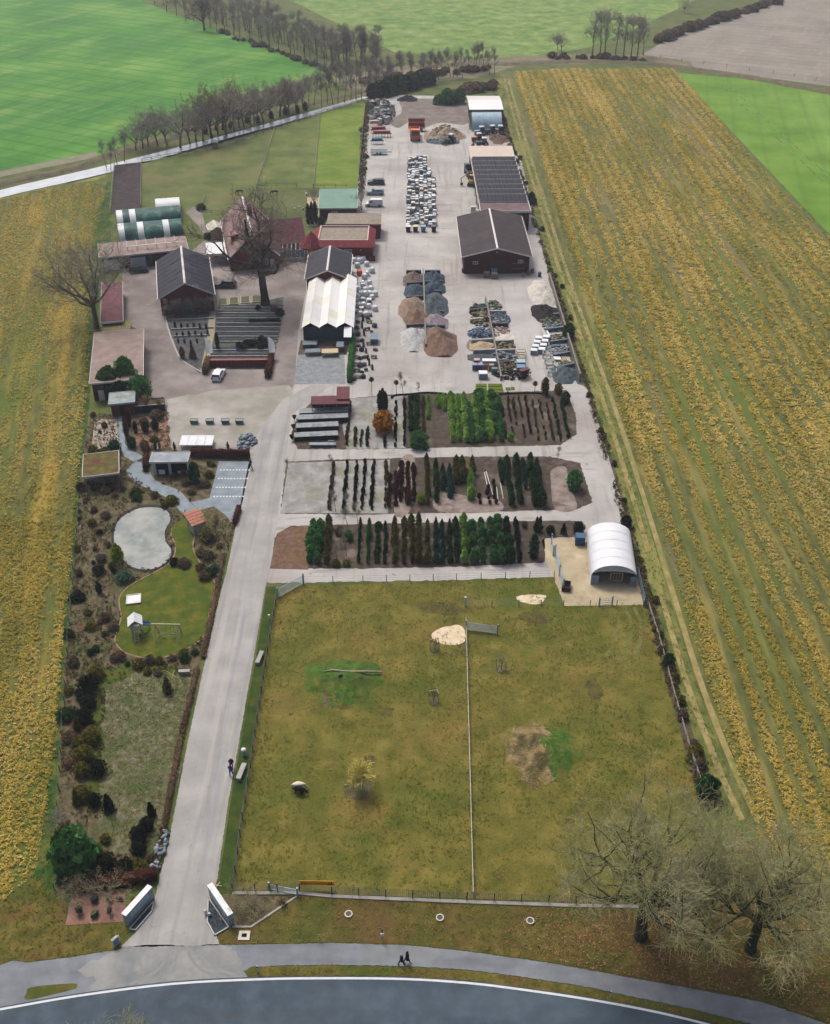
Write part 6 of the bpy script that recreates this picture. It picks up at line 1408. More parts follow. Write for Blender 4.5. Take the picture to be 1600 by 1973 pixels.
def gate(label,a,b_,h,mat,bars=6,name='field_gate'):
 A,B = G(*a),G(*b_); d = B-A; L = d.length; t = thing(name,label,'gate',(A.x,A.y,0.05),math.atan2(d.y,d.x))
 part(t,'gate_frame',MB().tube([(0,0,0.15),(0,0,h),(L,0,h),(L,0,0.15),(0,0,0.15)],0.045,6),mat)
 for k in range(bars): part(t,'bar',MB().tube([(0,0,0.15+(h-0.15)*(k+1)/(bars+1)),(L,0,0.15+(h-0.15)*(k+1)/(bars+1))],0.028,5),mat)
 for x in (-0.12,L+0.12): part(t,'gate_post',MB().box(x-0.08,x+0.08,-0.08,0.08,-0.05,h+0.35),mat)
 return t
M_gate = plain('gate_galvanised',C(158,180,190),rough=0.4)
gate('pale blue tubular gate at the top corner by the drive',(537,1152),(584,1126),1.5,M_gate,7); gate('galvanised field gate standing open at the dividing fence',(900,1215),(957,1222),1.3,M_gate,6)
gate('narrow tall gate on the left of the tent yard',(1070,1072),(1078,1110),1.7,M_gate,4); gate('second tall gate panel on the left of the tent yard',(1078,1112),(1085,1136),1.7,M_gate,4); gate('slim gate at the top of the tent yard',(1063,1050),(1066,1070),1.5,M_gate,3)
gate('leaning gate panel near the road end of the pasture fence',(522,1716),(572,1726),0.9,M_gate,2); gate('small gate leaning in the tent yard fence',(1156,1168),(1178,1166),1.2,M_gate,2)
p = G(897,1168); t = thing('gate_post','short white gate post above the open field gate','post',(p.x,p.y,0.04)); part(t,'post',MB().box(-.12,.12,-.12,.12,0,1.5),M_trim); part(t,'cap',MB().box(-.16,.16,-.16,.16,1.5,1.56),M_steel)
# block walls and loose goods in the yard
def block_wall(label,a,b_,h=1.6,mat=None,th=0.5,bl=1.6,name='block_wall',z=0.04):
 A,B = G(*a),G(*b_); d = B-A; L = d.length; t = thing(name,label,'wall',(A.x,A.y,z),math.atan2(d.y,d.x))
 n = max(1,round(L/bl)); s = L/n; rows = max(1,round(h/0.8)); rh = h/rows
 me = MB().box(0.015,s-0.015,-th/2,th/2,0.01,rh-0.01).mesh('block',mat or M_concrete)
 for r_ in range(rows):
  for k in range(n):
   link('block',me,t,(s*k,random.uniform(-.02,.02),rh*r_),0)
 return t
M_blockg = plain('worn_block',C(122,118,112),var=0.2)
M_blockd = plain('dark_block',C(58,66,72),var=0.25)
block_wall('long concrete spine wall between the two columns of gravel bays',(821,672),(816,526),1.1,M_blockg,0.3)
for lab,a,b_ in [('dark rear wall of the left gravel column',(783,527),(812,527)),('dark rear wall of the right gravel column',(819,527),(849,527)),('first divider of the left gravel column',(784,551),(815,549)),('second divider of the left gravel column',(783,578),(816,576)),('third divider of the left gravel column',(784,632),(819,630)),
       ('first divider of the right gravel column',(818,548),(851,547)),('second divider of the right gravel column',(819,567),(851,566)),('third divider of the right gravel column',(820,606),(855,605)),('fourth divider of the right gravel column',(821,633),(858,633))]:
 block_wall(lab,a,b_,0.8,M_blockd)
block_wall('spine wall of the stone bays',(966,734),(936,580),1.0,M_blockg,0.3); block_wall('long tall concrete wall beside the field',(1117,735),(1058,538),1.6,M_blockg,0.3)
for lab,a,b_ in [('rear left wall of the stone bays',(905,604),(938,600)),('second left wall of the stone bays',(906,622),(942,618)),('third left wall of the stone bays',(908,662),(950,660)),('fourth left wall of the stone bays',(912,682),(954,680)),('first right wall of the stone bays',(942,606),(976,606)),('second right wall of the stone bays',(946,630),(980,630)),('third right wall of the stone bays',(953,664),(990,662)),('fourth right wall of the stone bays',(956,682),(993,680))]:
 block_wall(lab,a,b_,0.9,M_blockd if 'second right' in lab or 'rear' in lab else M_concrete)
for lab,a,b_ in [('first low wall of the field side stone bays',(1045,612),(1078,610)),('second low wall of the field side stone bays',(1052,640),(1086,636)),('third low wall of the field side stone bays',(1060,664),(1092,660)),('fourth low wall of the field side stone bays',(1066,690),(1098,684)),('fifth low wall of the field side stone bays',(1070,714),(1108,706))]:
 block_wall(lab,a,b_,0.8,plain('blue_block',C(86,104,118)))
def rough(name,a,b_,c,sc=2.0): return mk(name,[C(*a),C(*b_),C(*c)],scale=sc,detail=5,bump=0.6,bscale=8,bdist=0.1)
def pile(label,px,rx,ry,h,mat,seed,name='gravel_pile',cat='pile',ridged=0.0,dz=0.0):
 """heap with a crest, slumped faces and ruffled foot; several peaks where loads were tipped"""
 p = G(*px); rg = np.random.default_rng(seed); n = 40
 if 400 <= seed < 410: rx,ry,h = rx*1.22,ry*1.28,h*1.2
 pk = [(rg.uniform(-.35,.35),rg.uniform(-.35,.35),rg.uniform(.7,1)) for _ in range(3)]+[(0,0.1,1.0)]
 V,F = [],[]; ph = rg.uniform(0,6,4)
 for j in range(n+1):
  for i in range(n+1):
   u,v = i/n*2-1,j/n*2-1; a = math.atan2(v,u); e = 1+0.10*math.sin(3*a+ph[0])+0.06*math.sin(7*a+ph[1])
   zz = max(max(0,hh*(1-math.hypot(u-x,v-y)/(e*(1-0.45*math.hypot(x,y))))) for x,y,hh in pk)
   zz = zz ** 1.12*h*(1+0.09*math.sin(9*u+ph[2])*math.sin(8*v+ph[3])+0.05*math.sin(17*u+11*v))+rg.uniform(0,0.09)*(zz > 0.02)
   V.append((u*rx,v*ry,zz if zz > 0.01 else -0.02))
 F = [(j*(n+1)+i,j*(n+1)+i+1,(j+1)*(n+1)+i+1,(j+1)*(n+1)+i) for j in range(n) for i in range(n)]
 o = MB().add(V,F).build(name,mat,None,True); o.location = (p.x,p.y,0.045+dz); return tag(o,label,cat)
G_brown = rough('gravel_brown',(98,82,76),(120,104,96),(142,126,118)); G_blue = rough('gravel_blue',(44,60,74),(62,80,94),(86,104,116)); G_tan = rough('sand_tan',(122,106,92),(144,126,110),(166,148,132)); G_red = rough('sand_brown',(104,84,70),(126,102,86),(146,122,104))
G_white = rough('gravel_white',(158,160,160),(182,184,182),(202,202,198)); G_slate = rough('gravel_slate',(56,68,74),(78,90,96),(104,116,120)); G_mauve = rough('gravel_mauve',(124,112,118),(148,136,142),(168,158,162)); G_black = rough('compost',(28,22,26),(42,34,38),(58,50,52)); G_sandw = rough('sand_white',(186,180,168),(206,202,192),(220,216,208)); G_yel = rough('sand_yellow',(160,138,110),(182,162,134),(200,184,160))
for i,(px,rx,ry,h,m,lab) in enumerate([((797,541),1.9,3.2,1.7,G_brown,'small brown gravel pile at the back of the left column'),((799,567),2.1,3.6,1.7,G_blue,'blue black gravel pile in the second left bay'),((797,598),2.6,4.6,2.2,G_tan,'large tan sand pile with ruffled crest'),((803,617),2.4,4.2,2.0,G_red,'brown sand pile spilling behind the white gravel'),((801,655),2.5,4.2,1.8,G_white,'pale grey gravel pile at the front left'),
            ((834,540),2.2,2.9,1.8,G_blue,'blue gravel pile at the back of the right column'),((835,560),2.2,2.8,1.7,G_blue,'blue gravel pile in the second right bay'),((838,590),2.4,5.2,2.0,G_slate,'slate dark gravel pile in the third right bay'),((839,623),2.2,3.2,1.5,G_mauve,'mauve grey gravel pile in the right column'),((846,662),3.0,4.6,2.6,G_red,'large conical brown sand pile at the front right'),
            ((1042,562),2.8,5.5,1.8,G_sandw,'pale sand heap nearest the great barn'),((1050,580),2.8,4.0,1.6,G_sandw,'white sand heap behind the black compost'),((1052,604),3.0,4.2,1.8,G_black,'black compost heap by the field wall'),((1094,724),2.9,3.2,1.5,G_slate,'dark grey gravel heap in the last field side bay'),((930,668),2.8,2.2,0.9,G_yel,'yellow sand heap in the stone bays'),((972,654),2.4,3.0,0.4,G_sandw,'thin pale sand spread in the stone bays'),
            ((858,262),6.5,5.5,3.4,rough('wood_rubble',(120,104,90),(160,144,124),(190,176,156),1.2),'big heap of pale split wood behind the small loader'),((854,272),5.0,4.0,0.8,G_slate,'low blue grey rubble spread below the wood heap'),((962,270),3.0,5.0,1.6,rough('earth_brown',(86,66,56),(110,86,72),(130,106,90)),'brown earth heap beside the tractors'),((785,192),3.5,3.0,1.6,G_black,'dark earth heap at the top of the yard'),((925,690),2.4,1.8,0.5,G_slate,'low dark gravel spread behind the crates')]):
 pile(lab,px,rx,ry,h,m,400+i)
def rock_verts(rg,n=1.0):
 t_ = (1+5 ** 0.5)/2; V = np.array([(-1,t_,0),(1,t_,0),(-1,-t_,0),(1,-t_,0),(0,-1,t_),(0,1,t_),(0,-1,-t_),(0,1,-t_),(t_,0,-1),(t_,0,1),(-t_,0,-1),(-t_,0,1)],float)/1.9
 F = np.array([(0,11,5),(0,5,1),(0,1,7),(0,7,10),(0,10,11),(1,5,9),(5,11,4),(11,10,2),(10,7,6),(7,1,8),(3,9,4),(3,4,2),(3,2,6),(3,6,8),(3,8,9),(4,9,5),(2,4,11),(6,2,10),(8,6,7),(9,8,1)])
 return V*rg.uniform(0.7,1.2,(12,1))*rg.uniform(0.6,1.15,(1,3)),F
ROCK = [rock_verts(np.random.default_rng(500+k)) for k in range(6)]
def stone_heap(label,px,rx,ry,h,size,mat,n,seed,name='stone_heap',cat='stone heap'):
 rg = np.random.default_rng(seed); p = G(*px); Vs,Fs,As = [],[],[]; o = 0
 for k in range(n):
  a,q = rg.random()*6.28,math.sqrt(rg.random()); V,F = ROCK[rg.integers(6)]; s = size*rg.uniform(0.6,1.3)
  th = rg.random()*6.28; M = np.array(Matrix.Rotation(th,3,'Z') @ Matrix.Rotation(rg.uniform(-.5,.5),3,'X'))
  V = V @ M.T*s*np.array([1,1,0.7])+np.array([math.cos(a)*q*rx,math.sin(a)*q*ry,h*(1-q ** 1.3)*rg.uniform(0.35,1)+s*0.3]); Vs.append(V); Fs.append(F+o); As += [rg.random()]*12; o += 12
 ob = link(name,big_mesh(name,np.concatenate(Vs),np.concatenate(Fs),mat,As),None,(p.x,p.y,0.04)); return tag(ob,label,cat)
def rockmat(name,a,b_,c): return mk(name,[C(*a),C(*b_)],scale=2.0,bump=0.5,bscale=6,attr=('cv',[C(*a),C(*b_),C(*c)],0.8))
R_grey = rockmat('rock_grey',(92,104,112),(126,138,146),(164,174,180)); R_tan = rockmat('rock_tan',(92,86,68),(124,116,92),(158,148,122)); R_dark = rockmat('rock_dark',(46,52,54),(72,78,78),(104,108,104)); R_pink = rockmat('rock_pink',(150,128,120),(176,156,146),(198,182,172)); R_blue = rockmat('rock_blue',(70,88,112),(98,118,142),(140,156,174)); R_wood = rockmat('split_wood',(132,112,92),(176,158,132),(210,196,172)); R_brush = rockmat('brushwood',(62,56,42),(94,84,62),(126,112,86)); R_mixw = rockmat('mixed_scrap',(70,78,84),(134,140,144),(210,212,214)); R_mossy = rockmat('mossy_stone',(74,84,62),(112,120,100),(156,160,146))
for i,(px,rx,ry,h,s,m,n,lab) in enumerate([((925,598),2.0,3.0,0.8,0.5,R_dark,60,'dark slab heap at the back of the stone bays'),((928,616),2.0,3.6,0.9,0.6,R_tan,60,'tan boulder heap in the second stone bay'),((950,592),1.8,3.0,0.8,0.45,R_mossy,60,'mossy dark heap right of the rear spine'),((963,616),2.2,3.4,1.3,0.22,R_blue,260,'blue grey cobble mound in the stone bays'),((927,646),2.6,3.2,1.2,0.42,R_blue,150,'blue grey rock heap left of the spine'),
              ((960,640),2.4,2.6,0.6,0.26,R_pink,150,'pink cobble spread right of the spine'),((970,670),2.2,2.2,0.8,0.42,R_tan,70,'tan boulders in the third right bay'),((970,690),2.4,2.6,0.9,0.40,R_grey,90,'grey slab stones in the fourth right bay'),((975,706),2.4,2.4,0.8,0.3,R_brush,110,'brown brushwood heap in the stone bays'),((985,724),3.0,1.8,1.0,0.34,rockmat('charred',(18,18,18),(34,32,30),(56,52,46)),110,'black charred brush heap beside the machine'),
              ((1062,620),2.2,2.6,0.8,0.36,R_mossy,90,'grey mossy stones in the first field side bay'),((1067,632),2.2,2.0,0.6,0.34,R_grey,80,'grey stones in the second field side bay'),((1076,654),2.0,2.0,0.7,0.36,R_tan,80,'tan broken stones in the third field side bay'),((1080,676),2.2,2.6,0.8,0.3,R_grey,120,'pale grey stone heap in the fourth field side bay'),((1096,704),2.0,1.4,0.5,0.3,R_tan,60,'small tan stone heap in the fifth field side bay'),
              ((858,262),6.0,5.0,3.6,0.42,R_wood,520,'split pale logs covering the wood heap'),((852,271),4.8,3.2,0.6,0.4,R_grey,140,'broken concrete pieces below the wood heap'),((475,852),1.6,2.6,0.8,0.42,R_grey,90,'grey slate heap at the corner of the forecourt'),((958,268),1.8,3.0,1.4,0.4,R_brush,90,'brown brush on the earth heap by the tractors'),((310,1640),0.5,2.6,0.9,0.34,R_grey,26,'pale stone cascade at the drive edge'),((300,1672),0.5,1.0,0.6,0.3,R_mixw,14,'white stones at the end of the garden hedge'),
              ((900,176),5.0,4.0,2.2,0.6,R_brush,160,'dark brush pile behind the green thicket')]):
 stone_heap(lab,px,rx,ry,h,s,m,n,600+i)
# pallets of stone in the middle of the yard: one mesh per look, many single pallets
def pallet_mesh(kind,seed):
 rg = np.random.default_rng(seed); mb = MB()
 for k in range(3): mb.box(-0.5,0.5,-0.45+k*0.4,-0.35+k*0.4,0.0,0.09,0)
 mb.box(-0.5,0.5,-0.5,0.5,0.09,0.13,0)
 h = rg.uniform(0.55,1.0)
 if kind == 'cap':
  mb.box(-0.44,0.44,-0.44,0.44,0.13,h,1); mb.add([(-.5,-.5,h),(.5,-.5,h),(.5,.5,h),(-.5,.5,h),(-.46,-.46,h+.09),(.46,-.46,h+.12),(.46,.46,h+.09),(-.46,.46,h+.13),(-.5,-.5,h-.2),(.5,-.5,h-.2),(.5,.5,h-.2),(-.5,.5,h-.2)],
   [(4,5,6,7),(0,1,5,4),(1,2,6,5),(2,3,7,6),(3,0,4,7),(8,9,1,0),(9,10,2,1),(10,11,3,2),(11,8,0,3)],2)
 elif kind == 'cage':
  for a in (-.48,.46):
   for b_ in (-.48,.46): mb.box(a,a+.03,b_,b_+.03,.13,h+.12,2)
  for zz in (.4,h+.09):
   for a in (-.48,.46): mb.box(-.45,.46,a,a+.02,zz,zz+.03,2); mb.box(a,a+.02,-.45,.46,zz,zz+.03,2)
  for k in range(16):
   V,F = ROCK[rg.integers(6)]; s = rg.uniform(.16,.28); mb.add(V*s+np.array([rg.uniform(-.32,.32),rg.uniform(-.32,.32),.13+rg.uniform(.05,h-.2)]),[tuple(f) for f in F],1)
  mb.box(-.38,.38,-.38,.38,.14,h*0.62,1)
 else:
  nx = 3
  for j in range(3):
   for i in range(nx):
    x,y = -0.46+i*0.32,-0.46+j*0.32; mb.box(x,x+.29,y,y+.29,.13,h*rg.uniform(.6,1.05),1)
 return mb
W_cap = [plain('cap_white',C(224,228,228)),plain('cap_grey',C(176,186,192)),plain('cap_cream',C(222,212,192))]
W_st = [plain('stone_greyblue',C(116,126,134),var=0.3,scale=3),plain('stone_tan',C(158,146,126),var=0.3,scale=3),plain('stone_dark',C(70,76,82),var=0.3,scale=3),plain('stone_pale',C(186,186,180),var=0.25,scale=3)]
PALK = []
for k in range(14):
 kind = ['cap','cap','cage','cap','cap','cap','stack'][k % 7]; st,cp = W_st[(k*3+k // 7) % 4],W_cap[[0,1,0,2,0,1,0][k % 7]]
 me = pallet_mesh(kind,700+k).mesh('stone_pallet',[M_timber,st,M_steeld if kind == 'cage' else cp])
 PALK.append((me,{'cap': '%s covered pallet of %s stone in the long yard block' % ({'cap_white': 'white','cap_grey': 'grey','cap_cream': 'cream'}[cp.name],{'stone_greyblue': 'blue grey','stone_tan': 'tan','stone_dark': 'dark','stone_pale': 'pale'}[st.name]),'cage': 'wire cage of %s stones in the long yard block' % {'stone_greyblue': 'blue grey','stone_tan': 'tan','stone_dark': 'dark','stone_pale': 'pale'}[st.name],
       'stack': 'open stack of %s paving stones in the long yard block' % {'stone_greyblue': 'blue grey','stone_tan': 'tan','stone_dark': 'dark','stone_pale': 'pale'}[st.name]}[kind]))
A0,A1 = G(783,436),G(843,436); B0 = G(790,307)
rows_ = 38
for r_ in range(rows_):
 f = r_/(rows_-1); y = A0.y+(B0.y-A0.y)*f; nx = 7 if f < 0.66 else 6 if f < 0.85 else 5
 for i in range(nx):
  if random.random() < 0.08: continue
  x = A0.x+(A1.x-A0.x)*((i+0.5)/7); me,lab = random.choice(PALK)
  o = link('stone_pallet',me,None,(x+random.uniform(-.22,.22),y+random.uniform(-.55,.55),0.045),random.choice([0,0,math.pi/2])+random.uniform(-.25,.25),(random.uniform(.85,1.1),random.uniform(.85,1.2),random.uniform(0.7,1.5)))
  s_ = ('front','near middle','far middle','back')[min(3,int(f*4))]; tag(o,lab.replace('in the long yard block','in the %s quarter of the yard block' % s_),'pallet',lab+' '+s_)
for i,(x,bc,lc,lab) in enumerate([(787,(28,32,38),(226,228,226),'black bin with white lid at the front of the pallet block'),(801,(30,32,36),(222,210,172),'black bin with cream lid at the front of the pallet block'),(816,(112,136,156),(146,170,186),'blue grey bin at the front of the pallet block'),(836,(28,34,62),(90,92,100),'navy bin at the right front of the pallet block')]):
 p = G(x,446); t = thing('goods_bin',lab,'bin',(p.x,p.y,0.045)); bm_ = plain('bin_body%d' % i,C(*bc)); lm_ = plain('bin_lid%d' % i,C(*lc))
 part(t,'body',MB().add([(-.5,-.5,.1),(.5,-.5,.1),(.5,.5,.1),(-.5,.5,.1),(-.6,-.6,1.3),(.6,-.6,1.3),(.6,.6,1.3),(-.6,.6,1.3)],[(0,1,5,4),(1,2,6,5),(2,3,7,6),(3,0,4,7),(3,2,1,0)]),bm_); part(t,'lid',MB().add([(-.63,-.63,1.3),(.63,-.63,1.3),(.63,.63,1.3),(-.63,.63,1.3),(-.6,-.6,1.42),(.6,-.6,1.42),(.6,.6,1.5),(-.6,.6,1.5)],[(0,1,5,4),(1,2,6,5),(2,3,7,6),(3,0,4,7),(4,5,6,7)]),lm_)
 for a in (-.45,.35): part(t,'foot',MB().box(a,a+.12,-.4,.4,0,.1),M_steeld)
# bulk bags beside the greenhouse
def bag_mesh(seed,mat):
 rg = np.random.default_rng(seed); mb = MB(); n = 12; rings = []
 for j,(z,r) in enumerate([(0,.46),(.12,.55),(.4,.58),(.75,.55),(.95,.48),(1.02,.3)]):
  rings.append([(r*(abs(math.cos(a)) ** .55)*math.copysign(1,math.cos(a))*rg.uniform(.95,1.05),r*(abs(math.sin(a)) ** .55)*math.copysign(1,math.sin(a))*rg.uniform(.95,1.05),z+rg.uniform(-.03,.03)) for a in [2*math.pi*i/n for i in range(n)]])
 mb.add([v for r in rings for v in r],[(j*n+i,j*n+(i+1) % n,(j+1)*n+(i+1) % n,(j+1)*n+i) for j in range(5) for i in range(n)]+[tuple(5*n+i for i in range(n))])
 for a in (.8,2.4,3.9,5.5): mb.tube([(.5*math.cos(a),.5*math.sin(a),.92),(.42*math.cos(a),.42*math.sin(a),1.25),(.5*math.cos(a+.35),.5*math.sin(a+.35),.92)],.035,4)
 return mb.mesh('bulk_bag',mat,True)
M_bag = mk('bag_white',[C(222,228,232),C(242,245,247)],scale=2,coord='obj',rnd=0.06); M_bago = plain('bag_orange',C(214,84,48)); M_bagg = plain('bag_grey',C(150,158,162))
BAG = [bag_mesh(800+k,M_bag) for k in range(4)]
bags = [(681,494),(690,496),(681,502),(692,502),(699,500),(688,511),(706,508),(692,526,'o'),(707,527),(716,521),(683,533),(698,545),(711,544),(689,556),(714,556),(703,557),(694,566),(703,566),(712,565),(722,566),(716,572),(688,572),(690,588),(700,588),(710,590),(722,594),(694,604),(704,606),(682,542),(702,533)]
for i,b_ in enumerate(bags):
 p = G(b_[0]+1,b_[1]+4); o = link('bulk_bag',BAG[i % 4] if len(b_) < 3 else bag_mesh(820,M_bago),None,(p.x,p.y,0.045),random.uniform(0,3),random.uniform(0.9,1.2))
 if len(b_) > 2: tag(o,'orange bulk bag among the white ones by the slate hall','bulk bag')
 else:
  sec = 'beside the slate hall' if b_[1] < 530 else 'in the middle of the bag row' if b_[1] < 575 else 'at the front end of the bag row'
  tag(o,'white bulk bag %s right of the greenhouse' % sec,'bulk bag','white bulk bags '+sec)
for i,(x,y) in enumerate([(682,530),(687,580),(700,578),(712,580),(684,600),(697,596),(713,606),(709,612),(684,550),(700,552)]):
 me,lab = PALK[(i*3+2) % 14]; p = G(x,y+3); tag(link('stone_pallet',me,None,(p.x,p.y,.045),random.uniform(-.2,.2)),lab.replace('in the long yard block','among the white bulk bags'),'pallet',lab+' bags')
# natural stone show: single stones, pillars, troughs
SHOW = [(690,622),(700,618),(712,622),(722,630),(688,634),(698,632),(708,636),(716,640),(690,646),(702,646),(688,658),(698,658),(690,668),(701,668),(712,664),(686,676),(697,676),(706,680),(686,690),(694,692),(703,690),(710,694),(686,704),(694,706),(702,704),(712,704),(688,716),(697,718),(706,714),(718,712),(690,728),(700,728),(684,732),(719,652),(721,690),(724,676)]
for i,(x,y) in enumerate(SHOW):
 p = G(x,y); rg = np.random.default_rng(900+i); k = i % 4; mat = [R_grey,R_dark,R_tan,R_mixw,R_mossy][i % 5]; mb = MB()
 part_y = 'upper' if y < 650 else 'middle' if y < 690 else 'lower'
 if k in (0,3):
  V,F = ROCK[rg.integers(6)]; s = rg.uniform(.45,.8); mb.add(V*s*np.array([1,1,rg.uniform(.7,1.3)])+np.array([0,0,s*.45]),[tuple(f) for f in F]); nm,kd = 'display_boulder','boulder'
 elif k == 1:
  h = rg.uniform(.9,1.7); mb.add([(-.22,-.2,0),(.22,-.2,0),(.2,.2,0),(-.24,.2,0),(-.16,-.12,h),(.18,-.16,h*.94),(.12,.16,h*.9),(-.18,.14,h)],[(0,1,5,4),(1,2,6,5),(2,3,7,6),(3,0,4,7),(4,5,6,7)]); nm,kd = 'stone_pillar','upright stone'
 else:
  mb.box(-.6,.6,-.3,.3,.35,.5); mb.box(-.5,-.3,-.22,.22,0,.349); mb.box(.3,.5,-.22,.22,0,.349); nm,kd = 'stone_bench','stone bench'
 o = mb.build(nm,mat); o.location = (p.x,p.y,.045); o.rotation_euler = (0,0,rg.uniform(-.5,.5)); cn = {'rock_grey': 'grey','rock_dark': 'dark','rock_tan': 'tan','mixed_scrap': 'pale','mossy_stone': 'mossy'}[mat.name]
 tag(o,'%s %s in the %s part of the stone show by the hedge' % (cn,kd,part_y),kd if kd != 'upright stone' else 'stone','%s %s %s' % (part_y,cn,kd))
loc,rz,W,D = frame((714,664),(728,664),(715,650),0)
t = thing('show_shed','small blue grey box shed in the stone show','shed',loc,rz); part(t,'body',MB().box(0,W,0,D*.7,0,1.2),plain('shed_blue',C(84,110,126))); part(t,'roof',MB().slab([(-.1,-.1,1.22),(W+.1,-.1,1.22),(W+.1,D*.7+.1,1.4),(-.1,D*.7+.1,1.4)],.08),plain('shed_top',C(104,130,146)))
# goods before the great barn and in the stone bays
def crate(label,px,w,d,h,m,lid=None,name='crate',rz=0.0,group=None,dz=0.0):
 p = G(*px); t = thing(name,label,'crate',(p.x,p.y,.045+dz),rz,group); part(t,'body',MB().box(-w/2,w/2,-d/2,d/2,.1,h).box(-w/2,-w/2+.12,-d/2,d/2,0,.099).box(w/2-.12,w/2,-d/2,d/2,0,.099),m)
 part(t,'lid',MB().add([(-w/2-.02,-d/2-.02,h+.003),(w/2+.02,-d/2-.02,h+.003),(w/2+.02,d/2+.02,h+.003),(-w/2-.02,d/2+.02,h+.003),(-w/2+.04,-d/2+.04,h+.08),(w/2-.04,-d/2+.04,h+.08),(w/2-.04,d/2-.04,h+.08),(-w/2+.04,d/2-.04,h+.08)],[(0,1,5,4),(1,2,6,5),(2,3,7,6),(3,0,4,7),(4,5,6,7)]),lid or m); return t
M_lidw = plain('lid_white',C(226,230,232)); M_greyb = plain('crate_bluegrey',C(132,150,168)); M_redp = plain('crate_red',C(150,92,84))
for i,(x,y,lab,m,l,w) in enumerate([(936,704,'white lidded crate left of pair by the spine wall',M_greyb,M_lidw,1.3),(949,704,'white lidded crate right of pair by the spine wall',M_greyb,M_lidw,1.3),(919,703,'reddish crate behind the wire cages',M_redp,plain('crate_pink',C(190,160,156)),1.1),(916,712,'blue wire cage left of the two cages',plain('cage_blue',C(74,90,128)),plain('cage_top',C(140,156,180)),1.1),(925,712,'blue wire cage right of the two cages',plain('cage_blue',C(74,90,128)),plain('cage_top',C(140,156,180)),1.1),(935,713,'dark red crate below the white lidded pair',M_redp,plain('crate_dark',C(84,50,48)),1.0),(947,713,'tan crate below the white lidded pair',plain('crate_tan',C(150,132,110)),plain('crate_tan',C(150,132,110)),1.0),(953,720,'grey green crate by the front of the spine wall',plain('crate_green',C(96,112,112)),plain('crate_green',C(96,112,112)),1.1),(931,728,'white tall crate in front of the stone bays',M_greyb,M_lidw,1.6),(1004,706,'blue crate in the frame stack',plain('crate_blue',C(108,140,162)),plain('crate_bl',C(164,188,202)),1.6),(1004,716,'lower blue crate in front of the frame stack',plain('crate_blue',C(108,140,162)),plain('crate_blue',C(108,140,162)),1.6)]):
 crate(lab,(x,y),w,w*.9,1.1,m,l)
for r_ in range(4):
 for c in range(2):
  crate('white topped pallet box, %s column, %s row from the road, before the field side bays' % (('left','right')[c],ORD[r_]),(1034+c*15+(3-r_)*-3+4,682-r_*8-c*2),1.3,1.2,.9,M_greyb,M_lidw,'pallet_box',-.15,'white topped pallet boxes')
M_frame = plain('frame_pale',C(186,194,186),rough=.5)
def cage(label,px,w,d,h,rz=0.0,m=None):
 p = G(*px); t = thing('metal_frame',label,'frame',(p.x,p.y,.045),rz); m = m or M_frame
 for x in (-w/2,w/2):
  for y in (-d/2,d/2): part(t,'upright',MB().box(x-.06,x+.06,y-.06,y+.06,0,h),m)
 for k,zz in enumerate((.1,h)): part(t,'ring',MB().box(-w/2+.07,w/2-.07,-d/2-.05,-d/2+.05,zz-.05,zz+.05).box(-w/2+.07,w/2-.07,d/2-.05,d/2+.05,zz-.05,zz+.05).box(-w/2-.05,-w/2+.05,-d/2+.07,d/2-.07,zz-.05,zz+.05).box(w/2-.05,w/2+.05,-d/2+.07,d/2-.07,zz-.05,zz+.05),m)
for i,(x,y,lab) in enumerate([(1054,688,'pale steel frame nearest the white pallet boxes'),(1058,699,'pale steel frame, second in the line'),(1061,708,'pale steel frame, third in the line'),(1064,722,'pale steel frame at the front of the line')]): cage(lab,(x,y),1.5,1.4,1.0,-.15)
cage('yellowish steel frame behind the blue crates',(1004,696),1.7,1.5,1.5,0,plain('frame_yellow',C(196,190,150))); cage('yellowish steel frame at the back of the frame stack',(1005,687),1.7,1.5,1.2,0,plain('frame_yellow',C(196,190,150)))
p = G(1074,694); t = thing('slab_stack','white stone slab leaning with timber by the field bays','slab',(p.x,p.y,.045)); part(t,'slab',MB().rbox(0,0,.4,1.4,1.3,.12,.1,.1),M_lidw)
for k in range(3): part(t,'beam',MB().rbox(1.1+k*.35,0,.3,.16,1.7,.16,.15),M_palewood)
p = G(1049,650); t = thing('slab_stack','upright white slab at the third field bay','slab',(p.x,p.y,.045)); part(t,'slab',MB().rbox(.7,0,.5,.3,2.2,1.0,.1),M_lidw); part(t,'foot',MB().rbox(.7,0,.04,.6,1.8,.08,.1),M_timber)
for i,(x,lab) in enumerate([(906,'bundle of pale pipes leaning left on the great barn'),(915,'second bundle of pale pipes leaning on the great barn'),(936,'blue boards leaning on the great barn')]):
 p = G(x,527); t = thing('leaning_boards',lab,'boards',(p.x,p.y,.045)); m = plain('pale_blue_board',C(140,168,184)) if i < 2 else plain('blue_board',C(74,100,124))
 for k in range(5): part(t,'board',MB().rbox(-.5+k*.24,.1+.03*(k % 2),1.1,.18,.1,2.2,0,0),m)
for i,(zz,lab) in enumerate([(2.3,'upper'),(1.2,'lower')]):
 p = G(998,526); t = thing('timber_rack','%s timber rack on the right of the great barn front' % lab,'rack',(p.x,p.y,.045)); part(t,'shelf',MB().box(-1.6,1.6,-.5,.3,zz-.1,zz),M_steeld)
 for k in range(4): part(t,'beam',MB().box(-1.5,1.5,-.42+k*.18,-.3+k*.18,zz+.002,zz+.14),M_timber)
 for x in (-1.5,1.4): part(t,'bracket',MB().box(x,x+.1,-.45,.28,0,zz-.101),M_steeld)
